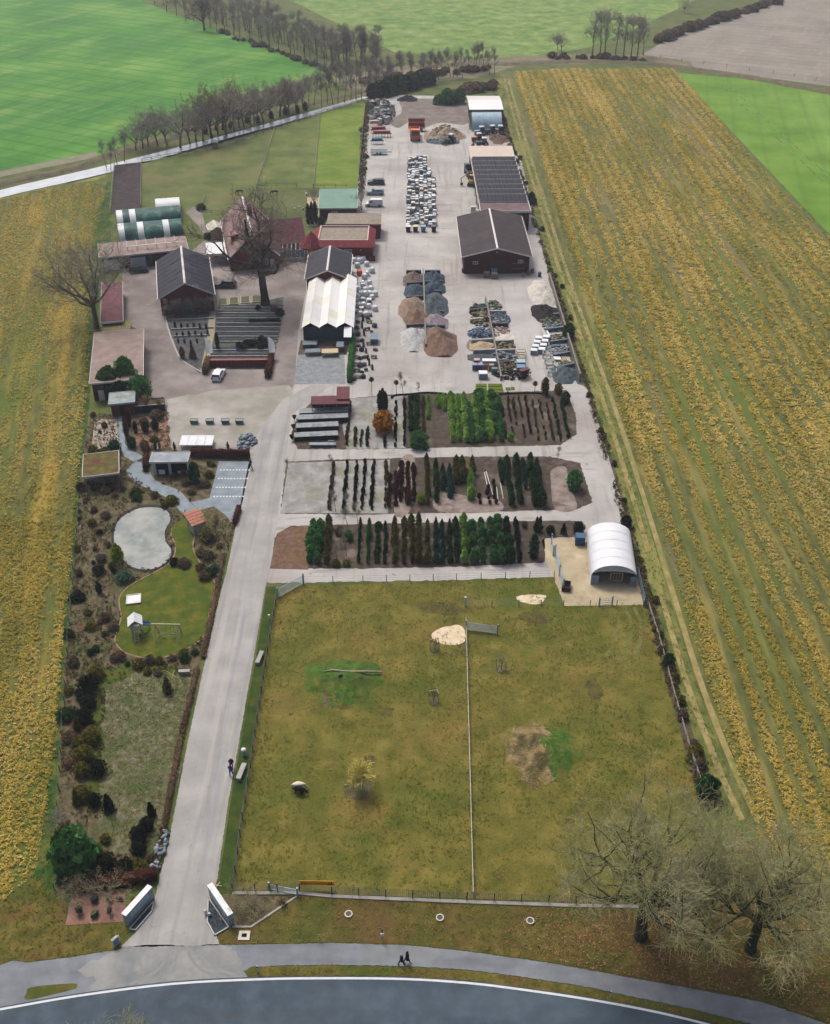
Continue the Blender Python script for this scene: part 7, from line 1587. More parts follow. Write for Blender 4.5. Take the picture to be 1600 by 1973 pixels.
for i,(x,y,m,lab) in enumerate([(938,534,M_timber,'left timber pallet stack before the great barn'),(953,536,M_timber,'right timber pallet stack before the great barn'),(952,526,M_greyb,'grey machine crate at the great barn door')]): crate(lab,(x,y),1.3,1.1,1.2,m,m)
for i,(x,y,c,lab) in enumerate([(893,525,(44,84,134),'blue barrel at the left corner of the great barn'),(1026,526,(38,74,128),'blue barrel at the right corner of the great barn'),(1040,533,(44,90,150),'small blue barrel right of the great barn'),(1019,530,(176,96,92),'red and white drum right of the great barn'),(1008,533,(186,130,124),'pinkish drum before the great barn')]):
 p = G(x,y); t = thing('barrel',lab,'barrel',(p.x,p.y,.045)); m = plain('barrel%d' % i,C(*c)); part(t,'drum',MB().cyl(0,0,0,1.0,.36,14).cyl(0,0,.3,.34,.375,14).cyl(0,0,.65,.69,.375,14),m); part(t,'lid',MB().cyl(0,0,1.0,1.05,.33,14),M_steeld)
for i in range(70):
 x,y = 716+random.random()*48,198+random.random()*42
 if x-718 > 50-abs(y-215): x -= 16
 p = G(x,y); rg = np.random.default_rng(1000+i); mat = [W_cap[0],W_st[2],W_st[0],plain('scrap_teal',C(88,116,118)),W_st[3],plain('scrap_pink',C(186,160,152))][i % 6]; mb = MB()
 if i % 3 == 0:
  V,F = ROCK[i % 6]; mb.add(V*.5+np.array([.3,0,.3]),[tuple(f) for f in F]); mb.rbox(-.3,.2,.45,.8,.7,.9,.4,.1); mb.rbox(.2,-.4,.25,1.1,.3,.5,-.3,0); nm,kd = 'scrap_block','stone block'
 elif i % 3 == 1: mb.rbox(0,0,.7,1.5,1.2,1.0,.3,.25); mb.rbox(.2,.1,1.35,1.2,.9,.3,.5,.1); nm,kd = 'scrap_crate','tilted crate'
 else: mb.tube([(-.9,0,.3),(0,.2,1.2),(.9,0,.4)],.22,6); mb.box(-.7,.7,-.5,.5,0,.35); nm,kd = 'scrap_metal','bent frame'
 o = mb.build(nm,mat); o.location = (p.x,p.y,.045); o.rotation_euler = (0,0,rg.uniform(0,6)); o.scale = (1.1,1.1,1.3)
 cn = {'cap_white': 'white','stone_dark': 'dark','stone_greyblue': 'blue grey','scrap_teal': 'teal','stone_pale': 'pale','scrap_pink': 'pinkish'}[mat.name]; tag(o,'%s %s in the scrap heap at the top left of the yard' % (cn,kd),'scrap','%s %s scrap' % (cn,kd))
# ================================================================== vehicles and machines
M_tyre = plain('tyre',C(26,26,28),rough=.9); M_rim = plain('rim',C(150,154,158),metal=.5); M_lampr = plain('tail_lamp',C(150,24,24)); M_lampw = plain('head_lamp',C(220,224,228),rough=.2)
def wheel(p,x,y,r,w,name='wheel'):
 mb = MB(); n = 16; V = [(r*math.cos(2*math.pi*k/n),s*w/2,r*math.sin(2*math.pi*k/n)) for s in (-1,1) for k in range(n)]
 mb.add(V,[(k,(k+1) % n,n+(k+1) % n,n+k) for k in range(n)]+[tuple(range(n-1,-1,-1)),tuple(range(n,2*n))]); o = part(p,name,mb,M_tyre); o.location = (x,y,r)
 m2 = MB(); q = r*.58; V = [(q*math.cos(2*math.pi*k/n),s*(w/2+.015),q*math.sin(2*math.pi*k/n)) for s in (-1,1) for k in range(n)]; m2.add(V,[tuple(range(n-1,-1,-1)),tuple(range(n,2*n))]); part(o,'rim',m2,M_rim); return o
def car(label,px,rz,colour,kind='hatch',cat='car',name='parked_car'):
 p = G(*px); t = thing(name,label,cat,(p.x,p.y,.06),rz); body = plain('paint_%d_%d_%d' % colour,C(*colour),rough=.28,spec=.5,var=.04)
 L,w = {'hatch': (4.2,1.75),'wagon': (4.75,1.82),'van': (4.5,1.8)}[kind]; h = {'hatch': 1.5,'wagon': 1.5,'van': 1.85}[kind]; b = L/2
 low = [(-b,.35),(-b+.05,.62),(-b+.12,.95),(b-1.25,.98),(b-.25,.82),(b-.02,.6),(b,.3)]
 top = {'hatch': [(-b+.12,.95),(-b+.35,1.42),(-b+.9,h),(.25,h-.02),(b-1.3,.97)],'wagon': [(-b+.12,.95),(-b+.3,1.4),(-b+.7,h),(.2,h),(b-1.4,.97)],'van': [(-b+.05,.95),(-b+.1,h-.05),(-b+.3,h),(.55,h),(.95,h-.12),(b-.85,1.0)]}[kind]
 mb = MB()
 prof = [(-b,.25)]+low+[(b,.25)]; n = len(prof)
 yv = lambda z: w/2*(1-.06*abs(z-.6))
 mb.add([(x,-yv(z),z) for x,z in prof]+[(x,yv(z),z) for x,z in prof],[tuple(range(n)),tuple(range(2*n-1,n-1,-1))]+[(k,n+k,n+(k+1) % n,(k+1) % n) for k in range(n)])
 n2 = len(top); wt = lambda z: w/2*(.93-.16*(z-.95)/(h-.95))
 cab = MB().add([(x,-wt(z),z) for x,z in top]+[(x,wt(z),z) for x,z in top],[tuple(range(n2)),tuple(range(2*n2-1,n2-1,-1))]+[(k,n2+k,n2+k+1,k+1) for k in range(n2-1)])
 part(t,'body',mb,body,True if False else False); part(t,'cabin',cab,body)
 def shrink(poly,f):
  cx = sum(q[0] for q in poly)/len(poly); cz = sum(q[1] for q in poly)/len(poly); return [(cx+(x-cx)*f,cz+(z-cz)*f) for x,z in poly]
 for s in (-1,1):
  if kind == 'van': wins = [[(.5,h-.22),(.9,h-.3),(b-1.1,1.06),(.5,1.06)]]
  else: mid = -.25; wins = [shrink([(-b+.38,1.02),(-b+.55,1.36),(mid-.05,h-.1),(mid-.05,1.02)],.92),shrink([(mid+.05,1.02),(mid+.05,h-.1),(.2,h-.12),(b-1.5,1.02)],.9)]
  for q in wins: part(t,'side_window',MB().add([(x,s*(wt(z)+.012),z) for x,z in q],[tuple(range(len(q))) if s < 0 else tuple(range(len(q)-1,-1,-1))]),M_darkglass)
  part(t,'headlight',MB().box(b-.14,b-.04,s*.62-.2,s*.62+.2,.66,.80),M_lampw); part(t,'tail_light',MB().box(-b-.02,-b+.1,s*.7-.13,s*.7+.13,.72,1.0),M_lampr)
  part(t,'mirror',MB().box(b-1.55,b-1.4,s*(w/2+.09)-.09,s*(w/2+.09)+.09,1.0,1.14),body)
 a,c = top[-2],top[-1]
 def pane(p0,p1,e0,e1,nm):
  d = Vector((p1[0]-p0[0],0,p1[1]-p0[1])); nn = Vector((-d.z,0,d.x)).normalized(); nn = nn if nn.z > 0 else -nn
  q0 = Vector((p0[0],0,p0[1]))+d*e0+nn*.012; q1 = Vector((p0[0],0,p0[1]))+d*e1+nn*.012; y0,y1 = wt(q0.z)-.08,wt(q1.z)-.08
  part(t,nm,MB().add([(q0.x,-y0,q0.z),(q0.x,y0,q0.z),(q1.x,y1,q1.z),(q1.x,-y1,q1.z)],[(0,1,2,3)]),M_darkglass)
 pane(a,c,.08,.9,'windscreen')
 if kind != 'van': pane(top[0],top[1],.12,.95,'rear_window')
 for x in (-b+.8,b-.85):
  for y in (-w/2+.1,w/2-.1): wheel(t,x,y,.32,.2)
 return t
car('white hatchback parked before the red brick wall',(422,727),R(84),(226,230,234)); car('black estate car parked beside the solar barn',(435,553),R(180),(24,28,36),'wagon'); car('black car parked before the white garage doors',(268,524),R(12),(18,20,26),'hatch')
car('black car, rearmost of three beside the paddock fence',(725,355),R(180),(22,26,32),'wagon'); car('silver blue car, middle of three beside the paddock fence',(723,374.5),R(180),(138,156,170),'wagon'); car('white van, nearest of three beside the paddock fence',(721,397),R(180),(230,232,234),'van','van','parked_van')
def tractor(label,px,rz,colour,name='tractor',cat='tractor',loader=False):
 p = G(*px); t = thing(name,label,cat,(p.x,p.y,.05),rz); m = plain('mach_%d_%d_%d' % colour,C(*colour),rough=.4)
 part(t,'hood',MB().box(.3,2.0,-.42,.42,.8,1.5).box(1.5,2.05,-.36,.36,.6,.8),m); part(t,'chassis',MB().box(-1.4,1.6,-.3,.3,.5,.8),M_steeld)
 part(t,'cab_glass',MB().box(-1.0,.28,-.62,.62,1.3,2.45),M_darkglass); part(t,'cab_roof',MB().add([(-1.15,-.75,2.46),(.4,-.75,2.46),(.4,.75,2.46),(-1.15,.75,2.46),(-1.0,-.6,2.65),(.25,-.6,2.65),(.25,.6,2.65),(-1.0,.6,2.65)],[(0,1,5,4),(1,2,6,5),(2,3,7,6),(3,0,4,7),(4,5,6,7),(3,2,1,0)]),plain('mach_roof',C(214,220,222)))
 part(t,'cab_body',MB().box(-1.05,.29,-.6,.6,.8,1.299),m)
 for y in (-.85,.85): wheel(t,-.75,y,.8,.45); wheel(t,1.35,y*.9,.5,.35)
 if loader: part(t,'loader_arm',MB().tube([(.4,-.7,1.4),(1.8,-.7,1.5),(2.9,-.7,.6)],.09,5).tube([(.4,.7,1.4),(1.8,.7,1.5),(2.9,.7,.6)],.09,5),m); part(t,'bucket',MB().add([(2.7,-1.0,.9),(2.7,1.0,.9),(3.0,1.0,.2),(3.0,-1.0,.2),(3.6,-1.0,.15),(3.6,1.0,.15)],[(0,1,2,3),(3,2,5,4),(0,3,4),(1,5,2)]),M_steeld)
 return t
tractor('white tractor left of the blue one before the arched hall',(926,260),R(200),(176,184,190)); tractor('blue tractor before the arched hall',(947,258),R(200),(58,96,128)); tractor('dark loader tractor nearest the solar shed',(931,282),R(185),(60,68,78),loader=True); tractor('orange small tractor between the machines',(921,273),R(190),(206,110,50)); tractor('small dark loader standing beside the wood heap',(868,275),R(235),(60,72,66),'wheel_loader','loader',True); tractor('pale little machine right of the blue tractor',(962,258),R(180),(196,196,190))
def truck(label,px,rz,cabc,bedc,name='truck'):
 p = G(*px); t = thing(name,label,'truck',(p.x,p.y,.05),rz); cm,bm_ = plain('tr_%d_%d_%d' % cabc,C(*cabc),rough=.4),plain('tr_%d_%d_%d' % bedc,C(*bedc),rough=.5)
 part(t,'chassis',MB().box(-3.4,3.0,-.45,.45,.6,.9),M_steeld); part(t,'cab',MB().add([(1.4,-1.1,.7),(3.2,-1.1,.7),(3.2,1.1,.7),(1.4,1.1,.7),(1.4,-1.05,2.7),(2.9,-1.05,2.7),(2.9,1.05,2.7),(1.4,1.05,2.7)],[(0,1,5,4),(1,2,6,5),(2,3,7,6),(3,0,4,7),(4,5,6,7),(3,2,1,0)]),cm)
 part(t,'windscreen',MB().add([(3.145,-.95,1.5),(3.145,.95,1.5),(2.96,.92,2.5),(2.96,-.92,2.5)],[(0,1,2,3)]),M_darkglass)
 part(t,'tipper_body',MB().box(-3.6,1.2,-1.2,1.2,.95,1.05).box(-3.6,1.2,-1.2,-1.1,1.05,1.9).box(-3.6,1.2,1.1,1.2,1.05,1.9).box(1.1,1.2,-1.1,1.1,1.05,2.1).box(-3.6,-3.5,-1.1,1.1,1.05,1.9),bm_)
 for x in (-2.6,-1.4,2.2):
  for y in (-1.0,1.0): wheel(t,x,y,.5,.35)
 return t
truck('dark truck backed under the solar shed',(906,338),R(100),(70,92,100),(84,92,96)); t = truck('orange skip lorry in the middle of the upper yard',(800,266),R(-88),(224,104,40),(232,112,44)); t.scale = (1.25,1.25,1.25)
p = G(803,252); t = thing('red_trailer','red high sided trailer behind the orange lorry','trailer',(p.x,p.y,.05)); part(t,'bed',MB().box(-2.6,2.6,-1.2,1.2,1.0,1.15),M_steeld); mr = plain('trailer_red',C(176,58,48))
for k in range(2): part(t,'side_board',MB().box(-2.6,2.6,1.1,1.2,1.16+k*1.2,2.3+k*1.2),mr)
part(t,'front_board',MB().box(-2.6,-2.5,-1.2,1.09,1.16,2.6).box(2.5,2.6,-1.2,1.09,1.16,2.6),mr)
for x in (-1.5,1.5):
 for y in (-1.0,1.0): wheel(t,x,y,.45,.3)
def implement(label,px,colour,rz,L=4.5,name='farm_implement'):
 p = G(*px); t = thing(name,label,'machine',(p.x,p.y,.05),rz); m = plain('impl_%d_%d_%d' % colour,C(*colour),rough=.5); part(t,'beam',MB().box(-L/2,L/2,-.12,.12,.9,1.1).box(-L/2,L/2,.7,.9,.9,1.05),m)
 for k in range(7): part(t,'tine',MB().tube([(-L/2+.3+k*(L-.6)/6,0,.9),(-L/2+.3+k*(L-.6)/6,-.4,.6),(-L/2+.3+k*(L-.6)/6,-.2,.05)],.06,5),m)
 part(t,'hopper',MB().add([(-L/2+.5,.1,1.1),(L/2-.5,.1,1.1),(L/2-.5,.7,1.1),(-L/2+.5,.7,1.1),(-L/2+.3,-.1,1.8),(L/2-.3,-.1,1.8),(L/2-.3,.9,1.8),(-L/2+.3,.9,1.8)],[(0,1,5,4),(1,2,6,5),(2,3,7,6),(3,0,4,7),(4,5,6,7)]),m); part(t,'drawbar',MB().tube([(-.5,.9,.9),(0,2.2,.7),(.5,.9,.9)],.07,5),M_steeld)
 return t
implement('red tine machine on the left of the upper yard',(736,264),(158,44,46),0,6.0); implement('red implement behind the red tine machine',(730,256),(146,60,60),.2,5.0); implement('turquoise machine left of the yard below the red ones',(727,278),(44,132,150),.1,4.0); implement('yellow beige machine by the scrap heap',(722,244),(204,176,150),.2,3.4); implement('dark red tool frame at the front of the stone bays',(1012,730),(84,34,40),.5,2.6)
p = G(730,297); t = thing('flat_trailer','pale blue grey flat trailer on the left of the yard','trailer',(p.x,p.y,.05)); part(t,'deck',MB().box(-2.4,2.4,-1.0,1.0,.7,.8).box(-2.4,2.4,-1.0,-.95,.8,1.15).box(-2.4,2.4,.95,1.0,.8,1.15),plain('trailer_pale',C(190,208,212))); part(t,'drawbar',MB().tube([(2.4,-.6,.7),(4.0,0,.6),(2.4,.6,.7)],.06,5),M_steeld)
for x in (-.5,.5):
 for y in (-.95,.95): wheel(t,x,y,.35,.22)
p = G(911,358); t = thing('excavator','yellow mini excavator at the edge of the solar shed','excavator',(p.x,p.y,.05),R(170)); my = plain('excavator_yellow',C(214,172,70)); part(t,'house',MB().box(-1.2,.9,-.9,.9,.9,1.7),my); part(t,'cab',MB().box(-.1,.85,-.85,-.05,1.701,2.7),M_darkglass); part(t,'cab_roof',MB().box(-.2,.95,-.95,.05,2.701,2.8),my)
for y in (-.8,.55): part(t,'track',MB().add([(-1.4,y,.15),(-1.1,y,0),(1.1,y,0),(1.4,y,.15),(1.4,y,.6),(1.1,y,.8),(-1.1,y,.8),(-1.4,y,.6)]+[(a,y+.35,c) for a,c in ((-1.4,.15),(-1.1,0),(1.1,0),(1.4,.15),(1.4,.6),(1.1,.8),(-1.1,.8),(-1.4,.6))],[tuple(range(8)),tuple(range(15,7,-1))]+[(k,8+k,8+(k+1) % 8,(k+1) % 8) for k in range(8)]),M_tyre)
part(t,'boom',MB().tube([(.8,.3,1.3),(1.9,.3,2.9),(3.2,.3,2.0)],.16,6),my); part(t,'dipper',MB().tube([(3.2,.3,2.0),(3.0,.3,.8)],.13,6),my); part(t,'bucket',MB().box(2.6,3.3,0,.6,.2,.8),M_steeld)
crate('white tank on the roof edge behind the great barn',(912,410),1.2,1.0,1.6,plain('tank_white',C(214,216,216)),None,'water_tank'); crate('second white tank behind the great barn',(920,412),1.0,1.0,1.0,plain('tank_white',C(214,216,216)),None,'water_tank')
# ================================================================== forecourt and display plots
loc,rz,W,D = frame((402,708),(527,706),(402,700),0)
t = thing('brick_wall','red brick wall behind the parked white hatchback','wall',loc,0.02); me = MB().box(.01,W/14-.01,0,.45,0,.46).mesh('course_block',M_brick)
for k in range(14):
 for r_ in range(3): link('brick_course',me,t,(k*W/14,0,r_*.48))
part(t,'coping',MB().box(-.05,W+.05,-.05,.5,1.441,1.52),plain('brick_coping',C(150,66,56)))
M_kerb = plain('kerb_stone',C(168,168,166),var=.2,scale=2)
for i,(y,xa,xb) in enumerate([(594,420,546),(605,419,546),(615,418,544),(624,418,542),(632,416,541),(641,416,540),(650,415,538),(660,414,536),(676,407,532),(688,405,530)]):
 A,B = G(xa,y),G(xb,y); d = B-A; t = thing('terrace_kerb','pale terrace kerb, %s from the back, in the display plot' % ORD[i],'kerb',(A.x,A.y,.055),0,'terrace kerbs'); n = 6; me = MB().box(.01,d.x/n-.01,-.09,.09,0,.28).mesh('kerb_stone',M_kerb)
 for k in range(n): link('kerb_stone',me,t,(k*d.x/n,0,0))
 tt = thing('pot_bench','dark raised bed behind terrace kerb %s' % ORD[i],'planting bed',(A.x,A.y,.055),0,'raised beds of the display plot'); part(tt,'soil_strip',MB().box(.1,d.x-.1,.15,1.3,0,.14),mk('dark_bed',[C(34,38,40),C(54,58,58),C(78,82,78)],scale=1.5,bump=.5,bscale=6)); part(tt,'drip_pipe',MB().tube([(.1,.7,.17),(d.x-.1,.7,.17)],.03,4),M_steeld)
for i,(y,xa,xb) in enumerate([(618,324,412),(636,330,411),(650,335,404)]):
 A,B = G(xa,y),G(xb,y); t = thing('terrace_kerb','pale kerb, %s from the barn, in the narrow left plot' % ORD[i],'kerb',(A.x,A.y,.055),.1,'kerbs of the narrow plot'); n = 5; L = B.x-A.x; me = MB().box(.01,L/n-.01,-.09,.09,0,.3).mesh('kerb_stone',M_kerb)
 for k in range(n): link('kerb_stone',me,t,(k*L/n,0,0))
for i in range(16):
 x,y = 338+(i % 6)*12+(i // 6)*3,632+(i // 6)*15+random.uniform(-2,2); plant('plot_shrub','dark pillar shrub in the narrow plot below the solar barn',(x,y),'column',L_black,random.uniform(.9,1.5),1.2,'pillar shrubs of the narrow plot',.055)
for i in range(22):
 x,y = 318+i*4.2,614-i*.5+random.uniform(-2,2)
 bare_tree('thin bare sapling before the solar barn wall',(x,y),'slim%d' % (i % 3),'saplings before the solar barn',sc=random.uniform(.3,.45),name='sapling',**SLIM[i % 3][1])
for i in range(4):
 A = G(420+i*22,590-i*2); t = thing('sample_bed','square planting sample, %s from left, below the courtyard oak' % ORD[i],'planting bed',(A.x,A.y,.055),.15,'square sample beds'); part(t,'border',MB().box(0,2,0,.12,0,.2).box(0,2,3.4,3.52,0,.2).box(0,.12,.12,3.4,0,.2).box(1.88,2,.12,3.4,0,.2),M_palewood); part(t,'turf',MB().box(.12,1.88,.12,3.4,0,.12),mk('sample_turf',[C(72,84,58),C(100,110,82)],scale=2,bump=.4))
sheet('plot_path',[(404,600),(416,600),(414,640),(402,700),(396,716),(386,714),(398,660)],.062,mk('sandy_path',[C(150,140,118),C(172,160,138)],scale=1))
struct('plot_border',strip([G(*q) for q in smooth_line([(318,606),(326,640),(346,688),(372,708),(390,718)],4)],.25,.12),M_kerb)
def flag(label,px,h,rz):
 p = G(*px); t = thing('flag',label,'flag',(p.x,p.y,.05),rz); part(t,'pole',MB().tube([(0,0,0),(0,0,h)],.05,6),M_steel); V,F = [],[]; n = 8
 for j in range(n+1):
  for i in range(5): u = i/4; v = j/n; V.append((.06+u*1.25*(1-.45*(1-v)*.3)+.05*math.sin(5*v),.14*math.sin(4*u+3*v),h-.1-v*(h*.72)-u*.9*(1-v)))
 F = [(j*5+i,j*5+i+1,j*5+i+6,j*5+i+5) for j in range(n) for i in range(4)]; part(t,'cloth',MB().add(V,F),mk('flag_cloth',[C(196,204,212),C(226,230,232)],scale=2,coord='obj',layers=[(C(150,176,170),1.5,.58,.66,.6)],trans=.5),True)
flag('white banner flag left of the brick wall',(399,692),4.6,.2); flag('white banner flag right of the brick wall',(519,690),4.6,.1)
p = G(460,690); t = thing('blue_sign','small blue parking sign above the brick wall','sign',(p.x,p.y,.05)); part(t,'post',MB().box(-.03,.03,-.03,.03,0,1.5),M_steel); part(t,'plate',MB().box(-.25,.25,-.06,-.031,1.5,2.1),plain('sign_blue',C(44,110,190)))
M_trough = plain('planter_greygreen',C(98,118,118))
for i,x in enumerate((375,405,435,462)):
 p = G(x,816); t = thing('planter_box','grey green planter box, %s of four on the forecourt' % ORD[i],'planter',(p.x,p.y,.055),0,'four planter boxes on the forecourt'); part(t,'box',MB().add([(-.6,-.35,.08),(.6,-.35,.08),(.6,.35,.08),(-.6,.35,.08),(-.7,-.42,.75),(.7,-.42,.75),(.7,.42,.75),(-.7,.42,.75)],[(0,1,5,4),(1,2,6,5),(2,3,7,6),(3,0,4,7),(3,2,1,0)]),M_trough); part(t,'fill',MB().box(-.64,.64,-.37,.37,.6,.7),plain('planter_fill',C(128,142,138)))
 for a in (-.5,.38): part(t,'foot',MB().box(a,a+.12,-.3,.3,0,.08),M_steeld)
loc,rz,W,D = frame((345,857),(409,858),(349,841),0.9)
t = thing('panel_table','table of four white panels on the forecourt','table',loc,0.0)
for k in range(4): part(t,'panel',MB().slab([(k*W/4+.03,0,.85),((k+1)*W/4-.03,0,.85),((k+1)*W/4-.03,D,1.15),(k*W/4+.03,D,1.15)],.08),M_lidw)
for x in (.2,W/2,W-.3):
 for y,h in ((.2,.79),(D-.3,1.0)): part(t,'leg',MB().box(x,x+.1,y,y+.1,0,h),M_steeld)
def statue(label,px,h,m):
 p = G(*px); t = thing('statue',label,'statue',(p.x,p.y,.05)); part(t,'plinth',MB().box(-.25,.25,-.25,.25,0,.3),M_concrete); part(t,'figure',MB().tube([(0,0,.3),(.05,0,.3+h*.3),(-.03,.02,.3+h*.55),(0,0,.3+h*.72),(0,0,.3+h*.82),(.02,0,.3+h)],[.2,.24,.26,.12,.15,.05],8),m,True)
statue('dark figure statue left of the white panel table',(337,868),1.4,R_dark); statue('dark figure statue right of the white panel table',(440,868),1.4,R_dark); statue('pale figure statue behind the white pavilion',(308,866),1.1,R_grey)
p = G(473,874); pile('white gravel mound in front of the slate heap',(472,873),1.5,.7,.6,G_sandw,77)
A,B = G(752,770),G(816,762); t = thing('supply_pipe','black supply pipe along the back of the north bed, left','pipe',(A.x,A.y,.05)); part(t,'pipe',MB().tube([G(*q)-A+Vector((0,0,.15)) for q in smooth_line([(755,768),(762,763),(790,761),(822,758),(860,760)])],.16,6),M_black); part(t,'joint',MB().cyl(.3,.5,0,.4,.22,8),M_black)
A = G(965,760); t = thing('supply_pipe','black supply pipe along the back of the north bed, right','pipe',(A.x,A.y,.05)); part(t,'pipe',MB().tube([G(*q)-A+Vector((0,0,.15)) for q in smooth_line([(962,761),(1000,759),(1040,759),(1056,764)])],.14,6),M_black); part(t,'joint',MB().cyl(1.3,.2,0,.4,.2,8),M_black)
for i,(xa,xb,y) in enumerate([(917,938,743),(917,938,749),(917,938,755),(941,968,743),(941,969,749),(940,971,755),(975,984,750),(985,992,749)]):
 A,B = G(xa,y),G(xb,y); o = MB().box(0,B.x-A.x,-.5,.5,.05,.16).build('turf_strip',mk('turf_roll',[C(74,92,26),C(104,118,40)],scale=2,bump=.5,bscale=6)); o.location = (A.x,A.y,0); tag(o,'green turf strip, %s of the %s block behind the north bed' % (ORD[i % 3],('left','middle','right')[i // 3]),'turf','turf strips')
for i,(x,y,h,lab) in enumerate([(717,762,3.0,'round headed standard tree at the yard corner'),(764,764,2.6,'pale round headed standard tree behind the north bed'),(1030,764,2.4,'thin round headed tree behind the north bed')]):
 p = G(x,y); t = thing('standard_tree',lab,'tree',(p.x,p.y,.05)); part(t,'trunk',MB().tube([(0,0,0),(0,0,h)],.05,6),M_barkd); o = link('crown',plant_mesh('ball',L_black if i == 0 else L_olive,i),t,(0,0,h-.2),0,.9)
for i,(x,y,h,lab) in enumerate([(777,764,5.0,'tall thin bare whip tree behind the north bed'),(807,760,2.5,'short bare whip tree behind the north bed'),(670,1014,4.0,'bare sapling before the south bed, left'),(690,1012,4.2,'bare sapling before the south bed, right'),(647,986,4.0,'pale bare sapling in the pot ground'),(664,984,3.6,'second pale bare sapling in the pot ground'),(650,1080,3.2,'bare birch sapling in the south bed gap'),(668,1072,3.4,'second bare birch sapling in the south bed gap'),(656,1050,3.0,'third bare sapling in the south bed gap'),(1073,890,3.0,'thin bare tree at the right end of the middle bed'),(640,900,2.6,'bare brown sapling at the back of the pot ground'),(556,905,2.4,'pale dry shrub at the lane corner')]):
 bare_tree(lab,(x,y),'slim%d' % (i % 3),sc=h/10,name='sapling',**SLIM[i % 3][1])
for (x,y,m,h,w,lab) in [(672,1040,L_green,1.6,1.0,'green shrub in the gap of the south bed'),(648,1090,L_olive,1.0,1.3,'olive mound in the gap of the south bed'),(668,1090,L_olive,.9,1.3,'second olive mound in the south bed gap'),(655,1030,L_brown,1.4,1.0,'brown shrub in the south bed gap')]: plant('nursery_shrub',lab,(x,y),'bush',m,h,w)
for i,(x,y) in enumerate([(568,812),(566,830),(563,850)]):
 p = G(x,y); t = thing('basket_planter','dark basket planter, %s left of the display tiers' % ORD[i],'planter',(p.x,p.y,.05),0,'basket planters'); part(t,'basket',MB().cyl(0,0,.5,1.1,.18,10,0,.42),M_black); part(t,'stand',MB().cyl(0,0,0,.5,.05,6),M_steeld)
p = G(622,860); t = thing('plant_trolley','grey plant trolley in front of the display tiers','trolley',(p.x,p.y,.05)); part(t,'deck',MB().box(-2.2,2.2,-.4,.4,.4,.5),M_greyb); part(t,'handle_frame',MB().tube([(1.0,-.35,.5),(1.0,-.35,1.3),(2.0,-.35,1.3),(2.0,-.35,.5)],.05,5),M_frame)
for x in (-1.8,1.8):
 for y in (-.3,.3): wheel(t,x,y,.2,.1)
for i,(a,b_) in enumerate([((934,912),(944,962)),((937,910),(950,955)),((798,928),(797,960)),((957,940),(960,965)),((964,930),(970,962))]):
 A,B = G(*a),G(*b_); o = MB().tube([(0,0,.1),((B.x-A.x)/2,(B.y-A.y)/2,.16),(B.x-A.x,B.y-A.y,.1)],[.07,.06,.04],6).build('birch_pole',M_lidw); o.location = (A.x,A.y,.06); tag(o,'pale birch pole lying in the middle bed, %s from left' % ORD[[1,2,0,3,4][i]],'pole')
# ================================================================== private garden things
p = G(265,1222); t = thing('play_tower','white roofed wooden play tower with ladder and blue slide','play tower',(p.x,p.y,.05),.25); mw = plain('play_wood',C(196,196,176))
for x in (-.6,.6):
 for y in (-.6,.6): part(t,'post',MB().box(x-.06,x+.06,y-.06,y+.06,0,2.3),mw)
part(t,'deck',MB().box(-.75,.75,-.75,.75,1.3,1.4),mw); part(t,'side_board',MB().box(-.75,.75,.62,.68,1.42,2.0).box(-.72,-.66,-.6,.6,1.42,2.0),mw)
part(t,'roof_slope',MB().slab([(-.95,-.95,2.2),(0,-.95,3.0),(0,.95,3.0),(-.95,.95,2.2)],.05),M_lidw); part(t,'roof_slope',MB().slab([(0,-.95,3.0),(.95,-.95,2.2),(.95,.95,2.2),(0,.95,3.0)],.05),M_lidw)
lad = part(t,'ladder',MB().tube([(-.35,-1.6,0),(-.3,-.7,1.5)],.05,5).tube([(.15,-1.6,0),(.15,-.7,1.5)],.05,5),mw)
for k in range(5): part(lad,'rung',MB().tube([(-.35,-1.5+k*.18,.18+k*.28),(.15,-1.5+k*.18,.18+k*.28)],.035,5),mw)
part(t,'slide',MB().add([(.7,.0,1.4),(.7,.6,1.4),(1.2,.85,.9),(1.2,.35,.9),(1.7,.9,.3),(1.7,1.5,.3),(.7,-.08,1.6),(1.2,.27,1.1),(1.7,.82,.45),(.7,.68,1.6),(1.2,.93,1.1),(1.7,1.58,.45)],[(0,3,2,1),(3,4,5,2),(0,6,7,3),(3,7,8,4),(1,2,10,9),(2,5,11,10)]),plain('slide_blue',C(50,110,176)))
p = G(324,1228); t = thing('swing_set','pale wooden swing set with two swings on the lawn','swing',(p.x,p.y,.05),-.03); part(t,'top_beam',MB().tube([(-1.9,0,2.2),(1.9,0,2.2)],.09,8),mw)
for x in (-1.45,1.6):
 for y in (-1.0,1.0): part(t,'leg',MB().tube([(x,y,0),(x,0,2.2)],.075,6),mw)
for i,x in enumerate((-.5,.7)):
 sw = part(t,'swing_seat',MB().box(x-.25,x+.25,-.1,.1,.55,.6),plain('swing_blue',C(54,84,150)))
 for dx in (-.22,.22): part(sw,'rope',MB().tube([(x+dx,0,.6),(x+dx,0,2.15)],.018,4),mw)
loc,rz,W,D = frame((243,1167),(272,1166),(244,1149),0)
t = thing('sandbox','square white sandbox on the lawn','sandbox',loc,rz); part(t,'cover',MB().box(.12,W-.12,.12,D-.12,.1,.2),M_lidw); part(t,'border',MB().box(0,W,0,.11,0,.28).box(0,W,D-.11,D,0,.28).box(0,.11,.11,D-.11,0,.28).box(W-.11,W,.11,D-.11,0,.28),mw)
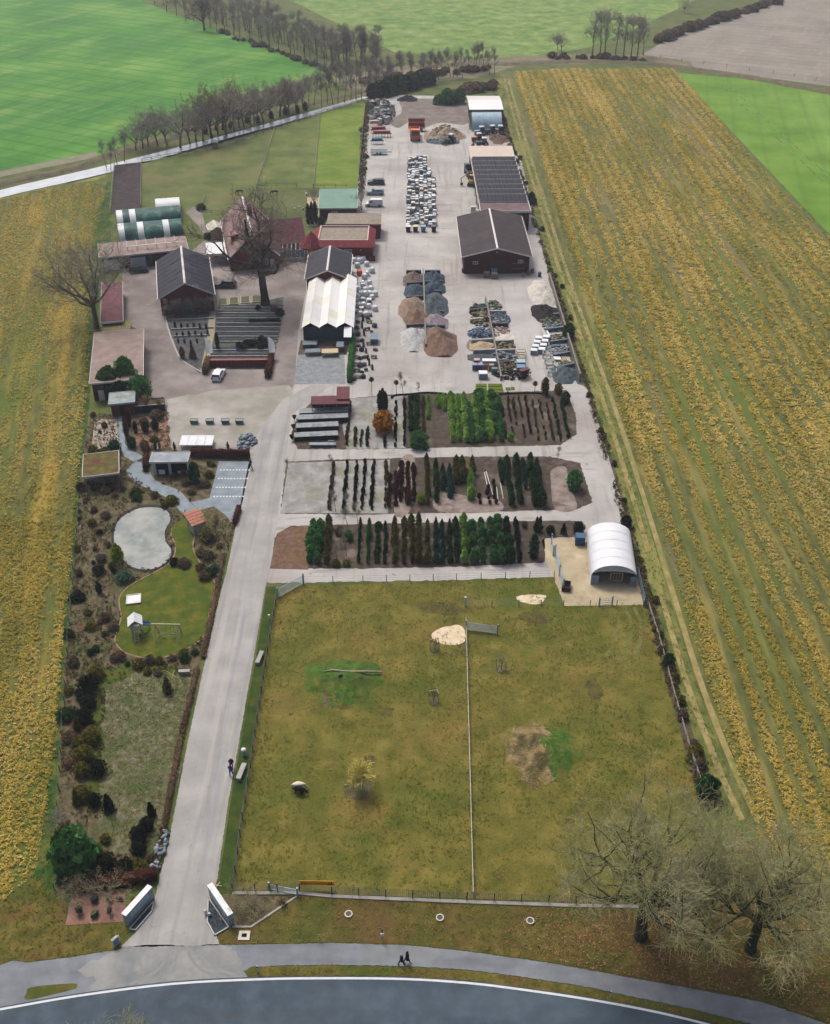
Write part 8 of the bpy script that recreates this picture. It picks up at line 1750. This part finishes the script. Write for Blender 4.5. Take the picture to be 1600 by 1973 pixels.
A = G(254,1302); o = MB().tube([G(*q)-A+Vector((0,0,.05)) for q in smooth_line([(255,1300),(256,1316),(270,1318),(292,1308),(308,1296),(320,1294),(332,1302),(346,1310),(346,1318),(336,1320)],6)],.035,5).build('garden_hose',plain('hose_yellow',C(172,168,96))); o.location = (A.x,A.y,.05); tag(o,'yellow hose lying in loops on the grass','hose')
A = G(332,1308); o = MB().tube([G(*q)-A+Vector((0,0,.05)) for q in smooth_line([(331,1309),(336,1294),(341,1282)],4)],.035,5).build('garden_hose',plain('hose_yellow',C(172,168,96))); o.location = (A.x,A.y,.05); tag(o,'short yellow hose end leading to the border','hose')
def slab_bench(label,px,rz,L=2.0,w=.55):
 p = G(*px); t = thing('stone_bench',label,'bench',(p.x,p.y,.06),rz); part(t,'seat',MB().box(-L/2,L/2,-w/2,w/2,.42,.56),M_concrete)
 for x in (-L/2+.1,L/2-.45): part(t,'support',MB().box(x,x+.35,-w/2+.05,w/2-.05,0,.419),M_concrete)
slab_bench('concrete bench on the verge, upper of two',(501,1272),R(80),2.2); slab_bench('concrete bench on the verge, lower of two',(466,1492),R(80),2.3); slab_bench('timber bench by the hose loops',(356,1299),.05,1.4,.5)
p = G(471,1456); t = thing('waste_bin','white waste bin on the verge above the lower bench','bin',(p.x,p.y,.06)); part(t,'body',MB().cyl(0,0,.05,.95,.26,14),plain('bin_grey',C(160,176,184))); part(t,'lid',MB().cyl(0,0,.951,1.1,.3,14,0,.18),M_lidw)
p = G(519,1193); t = thing('mailbox_post','small white marker post beside the drive verge','post',(p.x,p.y,.06)); part(t,'post',MB().box(-.05,.05,-.05,.05,0,.5),M_trim); part(t,'cap',MB().box(-.12,.12,-.1,.1,.501,.7),M_lidw)
STN = [((155,1762),.45,.9,'tall upright stone at the left of the paved square'),((184,1738),.6,.5,'dark slanting stone at the back of the paved square'),((211,1736),.6,.55,'broad mossy stone at the back of the paved square'),((232,1736),.4,.4,'small dark stone at the back right of the paved square'),((184,1766),.55,.5,'squat mossy stone in the middle of the paved square'),((213,1762),.42,.85,'upright mossy stone at the right of the paved square')]
for i,(px,s,h,lab) in enumerate(STN):
 p = G(*px); rg = np.random.default_rng(50+i); V,F = ROCK[i % 6]; o = MB().add(V*np.array([s,s*.8,h])+np.array([0,0,h*.7]),[tuple(f) for f in F]).build('standing_stone',R_mossy if i != 1 else R_dark); o.location = (p.x,p.y,.05); o.rotation_euler = (0,0,i); tag(o,lab,'stone')
# ================================================================== entrance walls and road furniture
def sign_wall(label,a,b_,flip,name='sign_wall'):
 A,B = G(*a),G(*b_); d = B-A; L = d.length; t = thing(name,label,'sign wall',(A.x,A.y,.05),math.atan2(d.y,d.x)); h = 1.7
 part(t,'slab',MB().box(0,L,0,.5,0,h),plain('render_grey',C(150,170,180))); part(t,'coping',MB().box(-.05,L+.05,-.05,.55,h,h+.08),M_lidw)
 s = -1 if not flip else 1; y = -.03 if not flip else .5
 part(t,'sign_panel',MB().box(L*.16,L*.84,y,y+.028,.75,1.45),plain('sign_pale',C(190,212,224)))
 y2 = -.045 if not flip else .53
 part(t,'logo',MB().box(L*.22,L*.30,y2,y2+.013,.9,1.3),plain('logo_green',C(190,200,84)))
 for k in range(9): part(t,'letter',MB().box(L*(.34+.05*k),L*(.34+.05*k)+.12,y2,y2+.013,1.0,1.12+.05*(k % 3 == 0)),plain('letter_grey',C(120,146,160)))
 return t
sign_wall('white topped sign wall left of the drive mouth',(248,1786),(297,1731),False); sign_wall('white topped sign wall right of the drive mouth',(404,1728),(443,1786),False)
def gbed(label,pix,name='gravel_bed'):
 P = [G(*q) for q in pix]; c0 = P[0]; t = thing(name,label,'gravel bed',(c0.x,c0.y,.056)); part(t,'gravel',MB().prism([q-c0 for q in P],0,.05),mk('dark_chips',[C(36,42,50),C(56,64,74),C(86,94,102)],scale=5,bump=.6,bscale=14)); n = len(P)
 for k in range(n):
  a,b_ = P[k]-c0,P[(k+1) % n]-c0; d = b_-a; part(t,'edging',MB().rbox((a.x+b_.x)/2,(a.y+b_.y)/2,.08,d.length-.02,.12,.16,math.atan2(d.y,d.x)),plain('bed_edging',C(176,178,176)))
gbed('dark gravel bed in front of the left sign wall',[(250,1792),(262,1794),(293,1758),(297,1738)]); gbed('dark gravel bed in front of the right sign wall',[(402,1732),(400,1778),(414,1804),(441,1788)])
sheet('sign_bed',[(424,1726),(570,1728),(484,1786),(450,1786)],.052,M_litter)
struct('sign_bed_kerb',strip([G(448,1787),G(484,1787),G(572,1728)],.22,.12),M_concrete)
A = G(578,1711); t = thing('banner','orange banner with dark lettering hung on the roadside fence','banner',(A.x,A.y-.1,.62),R(-1.0)); Lb = (G(645,1713)-A).length; part(t,'cloth',MB().box(0,Lb,-.02,0,0,.72),plain('banner_orange',C(255,176,40,0.95),var=.04)); mdk = plain('banner_red',C(110,34,20))
cu = bpy.data.curves.new('lettering','FONT'); cu.body = 'Weihnachtsbaumverkauf'; cu.size = .44; cu.extrude = .004; cu.align_x = 'CENTER'; cu.materials.append(mdk); ft = bpy.data.objects.new('lettering',cu); COL.objects.link(ft); bpy.context.view_layer.update(); fm_ = bpy.data.meshes.new_from_object(ft.evaluated_get(bpy.context.evaluated_depsgraph_get())); bpy.data.objects.remove(ft); fo = link('lettering',fm_,t); fo.location = (Lb/2,-.026,.22); fo.rotation_euler = (R(90),0,0); fo.scale = (.6,1,1)
for x,s in ((.28,1.4),(.58,1),(Lb-.58,1),(Lb-.28,1.4)):
 part(t,'tree_emblem',MB().add([(x-.14*s,-.03,.12),(x+.14*s,-.03,.12),(x,-.03,.12+.2*s),(x-.10*s,-.032,.12+.12*s),(x+.10*s,-.032,.12+.12*s),(x,-.032,.12+.3*s),(x-.03,-.03,.06),(x+.03,-.03,.06),(x+.03,-.03,.12),(x-.03,-.03,.12)],[(0,1,2),(3,4,5),(6,7,8,9)]),mdk)
for i,(x,y) in enumerate([(672,1763),(848,1770),(1022,1776)]):
 p = G(x,y); t = thing('drain_shaft','round concrete drain shaft, %s of three on the verge' % ORD[i],'drain',(p.x,p.y,.04),0,'round drain shafts'); n = 24; V = []
 for r_,z in ((.40,0),(.40,.16),(.29,.16),(.29,.05)): V += [(r_*math.cos(2*math.pi*k/n),r_*math.sin(2*math.pi*k/n),z) for k in range(n)]
 part(t,'ring',MB().add(V,[(j*n+k,j*n+(k+1) % n,(j+1)*n+(k+1) % n,(j+1)*n+k) for j in range(3) for k in range(n)]),plain('ring_concrete',C(204,200,184))); part(t,'grate',MB().cyl(0,0,.04,.08,.285,20),mk('grate',[C(66,66,68),C(120,116,112)],scale=6))
p = G(471,1804); t = thing('inlet_drain','square drain inlet beside the right sign wall','drain',(p.x,p.y,.04)); part(t,'frame',MB().box(-.55,.55,-.5,-.2,0,.1).box(-.55,.55,.2,.5,0,.1).box(-.55,-.25,-.2,.2,0,.1).box(.25,.55,-.2,.2,0,.1),plain('ring_concrete',C(204,200,184))); part(t,'grate',MB().box(-.25,.25,-.2,.2,0,.07),M_black)
def delin(label,px,lean=0.0):
 p = G(*px); t = thing('delineator_post',label,'post',(p.x,p.y,.06),0,'white delineator posts'); part(t,'post',MB().add([(-.07,-.06,0),(.07,-.06,0),(0,.07,0),(-.07,-.06,.95),(.07,-.06,.95),(0,.07,1.02)],[(0,1,4,3),(1,2,5,4),(2,0,3,5),(3,4,5)]),M_lidw); part(t,'band',MB().add([(-.074,-.065,.7),(.074,-.065,.7),(0,.075,.7),(-.074,-.065,.88),(.074,-.065,.88),(0,.075,.88)],[(0,1,4,3),(1,2,5,4),(2,0,3,5)]),M_black)
delin('white delineator post left, at the start of the verge strip',(497,1873)); delin('white delineator post right, opposite the oaks',(1176,1922))
p = G(617,1812); t = thing('marker_post','small pale marker post left on the verge','post',(p.x,p.y,.04)); part(t,'post',MB().box(-.03,.03,-.03,.03,0,.8),M_steel); part(t,'plate',MB().box(-.09,.09,-.05,-.031,.55,.95),M_lidw)
p = G(737,1812); t = thing('signal_post','thin mast with white box on the verge','post',(p.x,p.y,.04)); part(t,'mast',MB().tube([(0,0,0),(0,0,3.0)],[.04,.02],6),M_steel); part(t,'box',MB().box(-.16,.16,-.14,-.02,.75,1.15),M_lidw); part(t,'collar',MB().cyl(0,0,1.3,1.75,.09,8),M_steeld)
p = G(226,1822); t = thing('board_sign','white folding sign board at the left of the drive mouth','sign',(p.x,p.y,.05),R(50)); part(t,'board',MB().rbox(0,0,.6,.8,.05,1.1),M_lidw); part(t,'poster',MB().rbox(0,-.035,.6,.6,.012,.8),plain('poster_blue',C(128,156,176))); part(t,'rear_leg',MB().rbox(0,.25,.5,.7,.05,1.0),M_trim)
for i,(x,y,lab) in enumerate([(398,1764,'tall white plastic sheet on a stake by the right sign wall'),(404,1766,'crumpled white sack by the right sign wall'),(427,1738,'white sack behind the right sign wall')]):
 p = G(x,y); rg = np.random.default_rng(i); V,F = ROCK[i]; o = MB().add(V*np.array([.28,.2,.7 if i == 0 else .4])+np.array([0,0,.4 if i == 0 else .25]),[tuple(f) for f in F]).build('white_sack',M_bag); o.location = (p.x,p.y,.06); tag(o,lab,'sack')
p = G(419,1708); o = MB().tube([(-.5,.1,.1),(.5,-.1,.12)],.05,5).tube([(-.2,-.4,.06),(.25,.35,.16)],.05,5).build('crossed_stakes',M_palewood); o.location = (p.x,p.y,.06); tag(o,'crossed pale stakes on the verge by the drive','stakes')
A = G(625,1302); o = MB().tube([G(*q)-A+Vector((0,0,zz)) for q,zz in zip([(622,1300),(640,1300),(655,1303),(680,1305),(705,1303),(736,1299)],(.5,.8,.95,.95,.8,.4))],[.05,.09,.12,.14,.15,.12],7).build('fallen_trunk',plain('dead_wood',C(166,150,124),var=.2)); o.location = (A.x,A.y,0); tag(o,'pale fallen trunk lying across the left grass mound','tree trunk')
p = G(656,1312); o = MB().add(ROCK[2][0]*np.array([.45,.4,.4])+np.array([0,0,.3]),[tuple(f) for f in ROCK[2][1]]).build('grey_boulder',R_grey); o.location = (p.x,p.y,.75); tag(o,'grey boulder under the fallen trunk','boulder')
loc,rz,W,D = frame((1082,1140),(1099,1139),(1084,1126),0)
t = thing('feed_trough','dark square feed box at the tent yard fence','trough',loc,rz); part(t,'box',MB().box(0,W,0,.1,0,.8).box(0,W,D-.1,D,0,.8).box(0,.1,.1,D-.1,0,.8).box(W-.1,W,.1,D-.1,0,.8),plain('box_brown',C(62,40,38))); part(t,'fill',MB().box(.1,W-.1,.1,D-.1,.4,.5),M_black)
p = G(415,284); t = thing('field_shelter','small green grey shelter box by the ditch','shelter',(p.x,p.y,.05)); part(t,'wall',MB().box(-.9,.9,-.7,.7,0,1.7),plain('shelter_green',C(96,124,114))); part(t,'roof',MB().slab([(-1.1,-.9,1.72),(1.1,-.9,1.72),(1.1,.9,2.0),(-1.1,.9,2.0)],.08),plain('shelter_roof',C(126,150,140)))
p = G(713,226); t = thing('yard_lamp','tall lamp post with cross arm by the scrap heap','lamp post',(p.x,p.y,.05)); part(t,'pole',MB().tube([(0,0,0),(0,0,5.5)],[.09,.06],7),M_steel); part(t,'cross_arm',MB().box(-1.2,1.2,-.06,.06,5.4,5.5),M_steel)
for x in (-1.0,1.0): part(t,'lamp_head',MB().box(x-.2,x+.2,-.15,.15,5.5,5.62),M_trim)
o = MB().add(ROCK[1][0]*.5+np.array([0,0,.3]),[tuple(f) for f in ROCK[1][1]]).build('white_boulder',plain('chalk',C(220,222,222))); p = G(591,376); o.location = (p.x,p.y,.04); tag(o,'white boulder beside the green roofed shed','boulder')
for i,(x,y) in enumerate([(568,404),(578,400),(584,404)]): p = G(x,y); o = MB().add(ROCK[i+1][0]*.4+np.array([0,0,.25]),[tuple(f) for f in ROCK[i+1][1]]).build('white_boulder',plain('chalk',C(220,222,222))); o.location = (p.x,p.y,.04); tag(o,'pale boulder, %s of three behind the farmhouse wing' % ORD[i],'boulder')
sheet('yard_patio',[(592,380),(618,380),(612,436),(592,436)],.05,M_hard)
# ================================================================== people and animals
def skin_body(name,J,E,mat,parent=None,sub=2):
 """one continuous body grown round a jointed skeleton: J = {joint: (x,y,z,r)}, E = edges; root is first joint"""
 me = bpy.data.meshes.new(name); ks = list(J); me.from_pydata([J[k][:3] for k in ks],[(ks.index(a),ks.index(b_)) for a,b_ in E],[]); me.materials.append(mat)
 o = link(name,me,parent); m = o.modifiers.new('skin','SKIN'); m.use_smooth_shade = True
 if not me.skin_vertices: me.attributes
 sv_ = me.skin_vertices[0].data if me.skin_vertices else None
 if sv_ is None: return o
 for i,k in enumerate(ks):
  r = J[k][3]; sv_[i].radius = (r,r) if not isinstance(r,tuple) else r
 sv_[0].use_root = True
 s = o.modifiers.new('sub','SUBSURF'); s.levels = sub; s.render_levels = sub
 return o
def zmat(name,bands):
 """clothing by height on the figure: bands = [(z, colour)] in metres"""
 m = bpy.data.materials.new(name); m.use_nodes = True; N,L = m.node_tree.nodes,m.node_tree.links; b = N['Principled BSDF']; b.inputs['Roughness'].default_value = .9; b.inputs['Specular IOR Level'].default_value = .1
 tc = N.new('ShaderNodeTexCoord'); sp = N.new('ShaderNodeSeparateXYZ'); L.new(tc.outputs['Object'],sp.inputs[0]); mr = N.new('ShaderNodeMapRange'); mr.inputs['From Max'].default_value = 2.0; L.new(sp.outputs['Z'],mr.inputs['Value'])
 r = N.new('ShaderNodeValToRGB'); r.color_ramp.interpolation = 'CONSTANT'; e = r.color_ramp.elements
 while len(e) < len(bands): e.new(.5)
 for i,(z,c) in enumerate(bands): e[i].position = z/2.0; e[i].color = c
 L.new(mr.outputs['Result'],r.inputs['Fac']); L.new(r.outputs['Color'],b.inputs['Base Color']); return m
def person(label,px,rz,shoe,leg,coat,hair,h=1.75,stride=.28,arm=.2,coat_len=.8):
 p = G(*px); t = thing('person',label,'person',(p.x,p.y,.06),rz); k = h/1.75; J = {}
 def j(n,x,y,z,r): J[n] = (x*k,y*k,z*k,r*k)
 j('hip',0,0,.93,.15); j('waist',0,.01,1.12,.14); j('chest',0,.02,1.33,.165); j('neck',0,.03,1.50,.065); j('head',0,.05,1.60,.095); j('crown',0,.05,1.70,.075)
 for s,nm in ((-1,'l'),(1,'r')):
  f = stride*s; j('hj'+nm,s*.10,0,.86,.105); j('kn'+nm,s*.11,f*.55,.50,.075); j('an'+nm,s*.11,f-.05,.09,.05); j('to'+nm,s*.12,f+.14,.04,.045)
  j('sh'+nm,s*.20,.02,1.40,.075); j('el'+nm,s*.27,-f*.5*arm*5*.3-.02,1.12,.055); j('wr'+nm,s*.26,-f*arm*2+.10,.90,.042); j('ha'+nm,s*.25,-f*arm*2+.15,.82,.045)
 E = [('hip','waist'),('waist','chest'),('chest','neck'),('neck','head'),('head','crown')]
 for nm in 'lr': E += [('hip','hj'+nm),('hj'+nm,'kn'+nm),('kn'+nm,'an'+nm),('an'+nm,'to'+nm),('chest','sh'+nm),('sh'+nm,'el'+nm),('el'+nm,'wr'+nm),('wr'+nm,'ha'+nm)]
 skin_body('body',J,E,zmat('clothes_'+label[:14],[(0,C(*shoe)),(.10*k,C(*leg)),(coat_len*k,C(*coat)),(1.50*k,C(186,140,116)),(1.645*k,C(*hair))]),t)
 mb = MB(); n = 12       # hair cap and coat skirt
 V = [];
 for q in range(5):
  a = q/4*math.pi/2; V += [(math.cos(a)*.115*k*math.cos(2*math.pi*i/n),.03*k+math.cos(a)*.125*k*math.sin(2*math.pi*i/n),(1.64+math.sin(a)*.14)*k) for i in range(n)]
 part(t,'hair',mb.add(V,[(q*n+i,q*n+(i+1) % n,(q+1)*n+(i+1) % n,(q+1)*n+i) for q in range(4) for i in range(n)]),plain('hair_%d_%d_%d' % hair,C(*hair)),True)
 V = []
 for z,rx,ry in ((coat_len,.22,.19),(1.0,.21,.17),(1.15,.19,.155),(1.32,.225,.16),(1.44,.16,.12)): V += [(rx*k*math.cos(2*math.pi*i/n),.015+ry*k*math.sin(2*math.pi*i/n),z*k) for i in range(n)]
 part(t,'coat',MB().add(V,[(q*n+i,q*n+(i+1) % n,(q+1)*n+(i+1) % n,(q+1)*n+i) for q in range(4) for i in range(n)]),plain('coat_%d_%d_%d' % coat,C(*coat)),True)
 return t
person('person in dark clothes with grey hair walking on the cycle path',(774,1861),R(-70),(190,190,190),(22,26,36),(22,30,40),(150,150,156)); person('person in long black coat walking beside the grey haired one',(785,1856),R(-70),(200,206,206),(40,60,66),(14,12,14),(20,18,24),1.78,coat_len=.55)
person('person in dark jacket walking up the drive edge, farther one',(447,1481),R(10),(60,60,66),(30,34,44),(26,34,44),(190,200,208),1.7,.2); person('person in purple blue jacket on the drive edge, nearer one',(446,1494),R(-5),(40,44,60),(34,42,70),(74,70,150),(40,40,60),1.68,.2)
person('person in dark teal clothes striding past the car park',(484,904),R(70),(20,40,44),(18,50,54),(14,42,50),(26,26,26),1.78,.34)
def quadruped(label,px,rz,mat,s,kind,name):
 p = G(*px); t = thing(name,label,kind,(p.x,p.y,.05),rz); J = {}
 def j(n,x,y,z,r): J[n] = (x*s,y*s,z*s,r*s if not isinstance(r,tuple) else (r[0]*s,r[1]*s))
 if kind == 'horse':
  j('chest',.55,0,1.15,.27); j('belly',0,0,1.12,.29); j('rump',-.6,0,1.2,.27); j('neck',.85,0,1.1,.18); j('poll',1.15,0,.7,.13); j('muzzle',1.3,0,.22,.085); j('tail',-.88,0,1.1,.05); j('tail2',-.98,0,.6,.04); L = .52
 else:
  j('chest',.32,0,.74,.21); j('belly',0,0,.74,.25); j('rump',-.36,0,.76,.22); j('neck',.52,0,.66,.12); j('poll',.74,0,.34,.09); j('muzzle',.86,0,.12,.055); j('tail',-.56,0,.72,.06); j('tail2',-.62,0,.55,.04); L = .30
 E = [('chest','belly'),('belly','rump'),('chest','neck'),('neck','poll'),('poll','muzzle'),('rump','tail'),('tail','tail2')]
 zt_ = J['belly'][2]/s
 for nm,x,y,root in (('fl',L,.14,'chest'),('fr',L,-.14,'chest'),('hl',-L,.15,'rump'),('hr',-L,-.15,'rump')):
  hd = nm[0] == 'h'; q = .04 if nm in ('fl','hr') else -.05
  j(nm+'a',x+(.0 if not hd else .06),y,zt_*.62,.10 if kind == 'horse' else .085); j(nm+'b',x+q+(-.10 if hd else .02),y,zt_*.34,.055); j(nm+'c',x+q,y,.04,.05); E += [(root,nm+'a'),(nm+'a',nm+'b'),(nm+'b',nm+'c')]
 skin_body('body',J,E,mat,t)
 h_ = J['poll']
 for y in (-.06,.06): part(t,'ear',MB().add([(h_[0]-.05*s,y*s-.03*s,h_[2]+.06*s),(h_[0]-.05*s,y*s+.03*s,h_[2]+.06*s),(h_[0]-.10*s,y*1.4*s,h_[2]+.22*s),(h_[0]-.02*s,y*s,h_[2]+.05*s)],[(0,1,2),(1,3,2),(3,0,2)]),mat)
 return t
M_fl_w = mk('fleece_cream',[C(214,204,182),C(234,226,206)],scale=4,bump=.5,bscale=12); M_fl_b = mk('fleece_black',[C(16,15,16),C(30,28,28)],scale=4,bump=.5,bscale=12); M_horse = plain('horse_coat',C(34,26,24))
quadruped('cream alpaca grazing behind the black one',(576,1522),.1,M_fl_w,1.25,'alpaca','alpaca'); quadruped('black alpaca grazing beside the cream one',(577,1530),-.12,M_fl_b,1.2,'alpaca','alpaca')
quadruped('dark horse standing in the left paddock',(463,375),R(170),M_horse,1.0,'horse','horse'); quadruped('dark horse grazing near the middle paddock fence',(530,376),R(185),M_horse,1.0,'horse','horse')
# ================================================================== winter air
hz = MB().box(-1500,1500,-150,1900,-1.0,95.0).build('haze',[])
hm = bpy.data.materials.new('winter_haze'); hm.use_nodes = True; hn = hm.node_tree.nodes; hl = hm.node_tree.links
hn.remove(hn['Principled BSDF']); pv = hn.new('ShaderNodeVolumePrincipled'); pv.inputs['Color'].default_value = (0.82,0.90,1.0,1); pv.inputs['Density'].default_value = 0.00019; pv.inputs['Anisotropy'].default_value = 0.2
hl.new(pv.outputs['Volume'],hn['Material Output'].inputs['Volume']); hz.data.materials.append(hm); hz['kind'] = 'stuff'; tag(hz,'thin pale winter haze over the fields','haze')
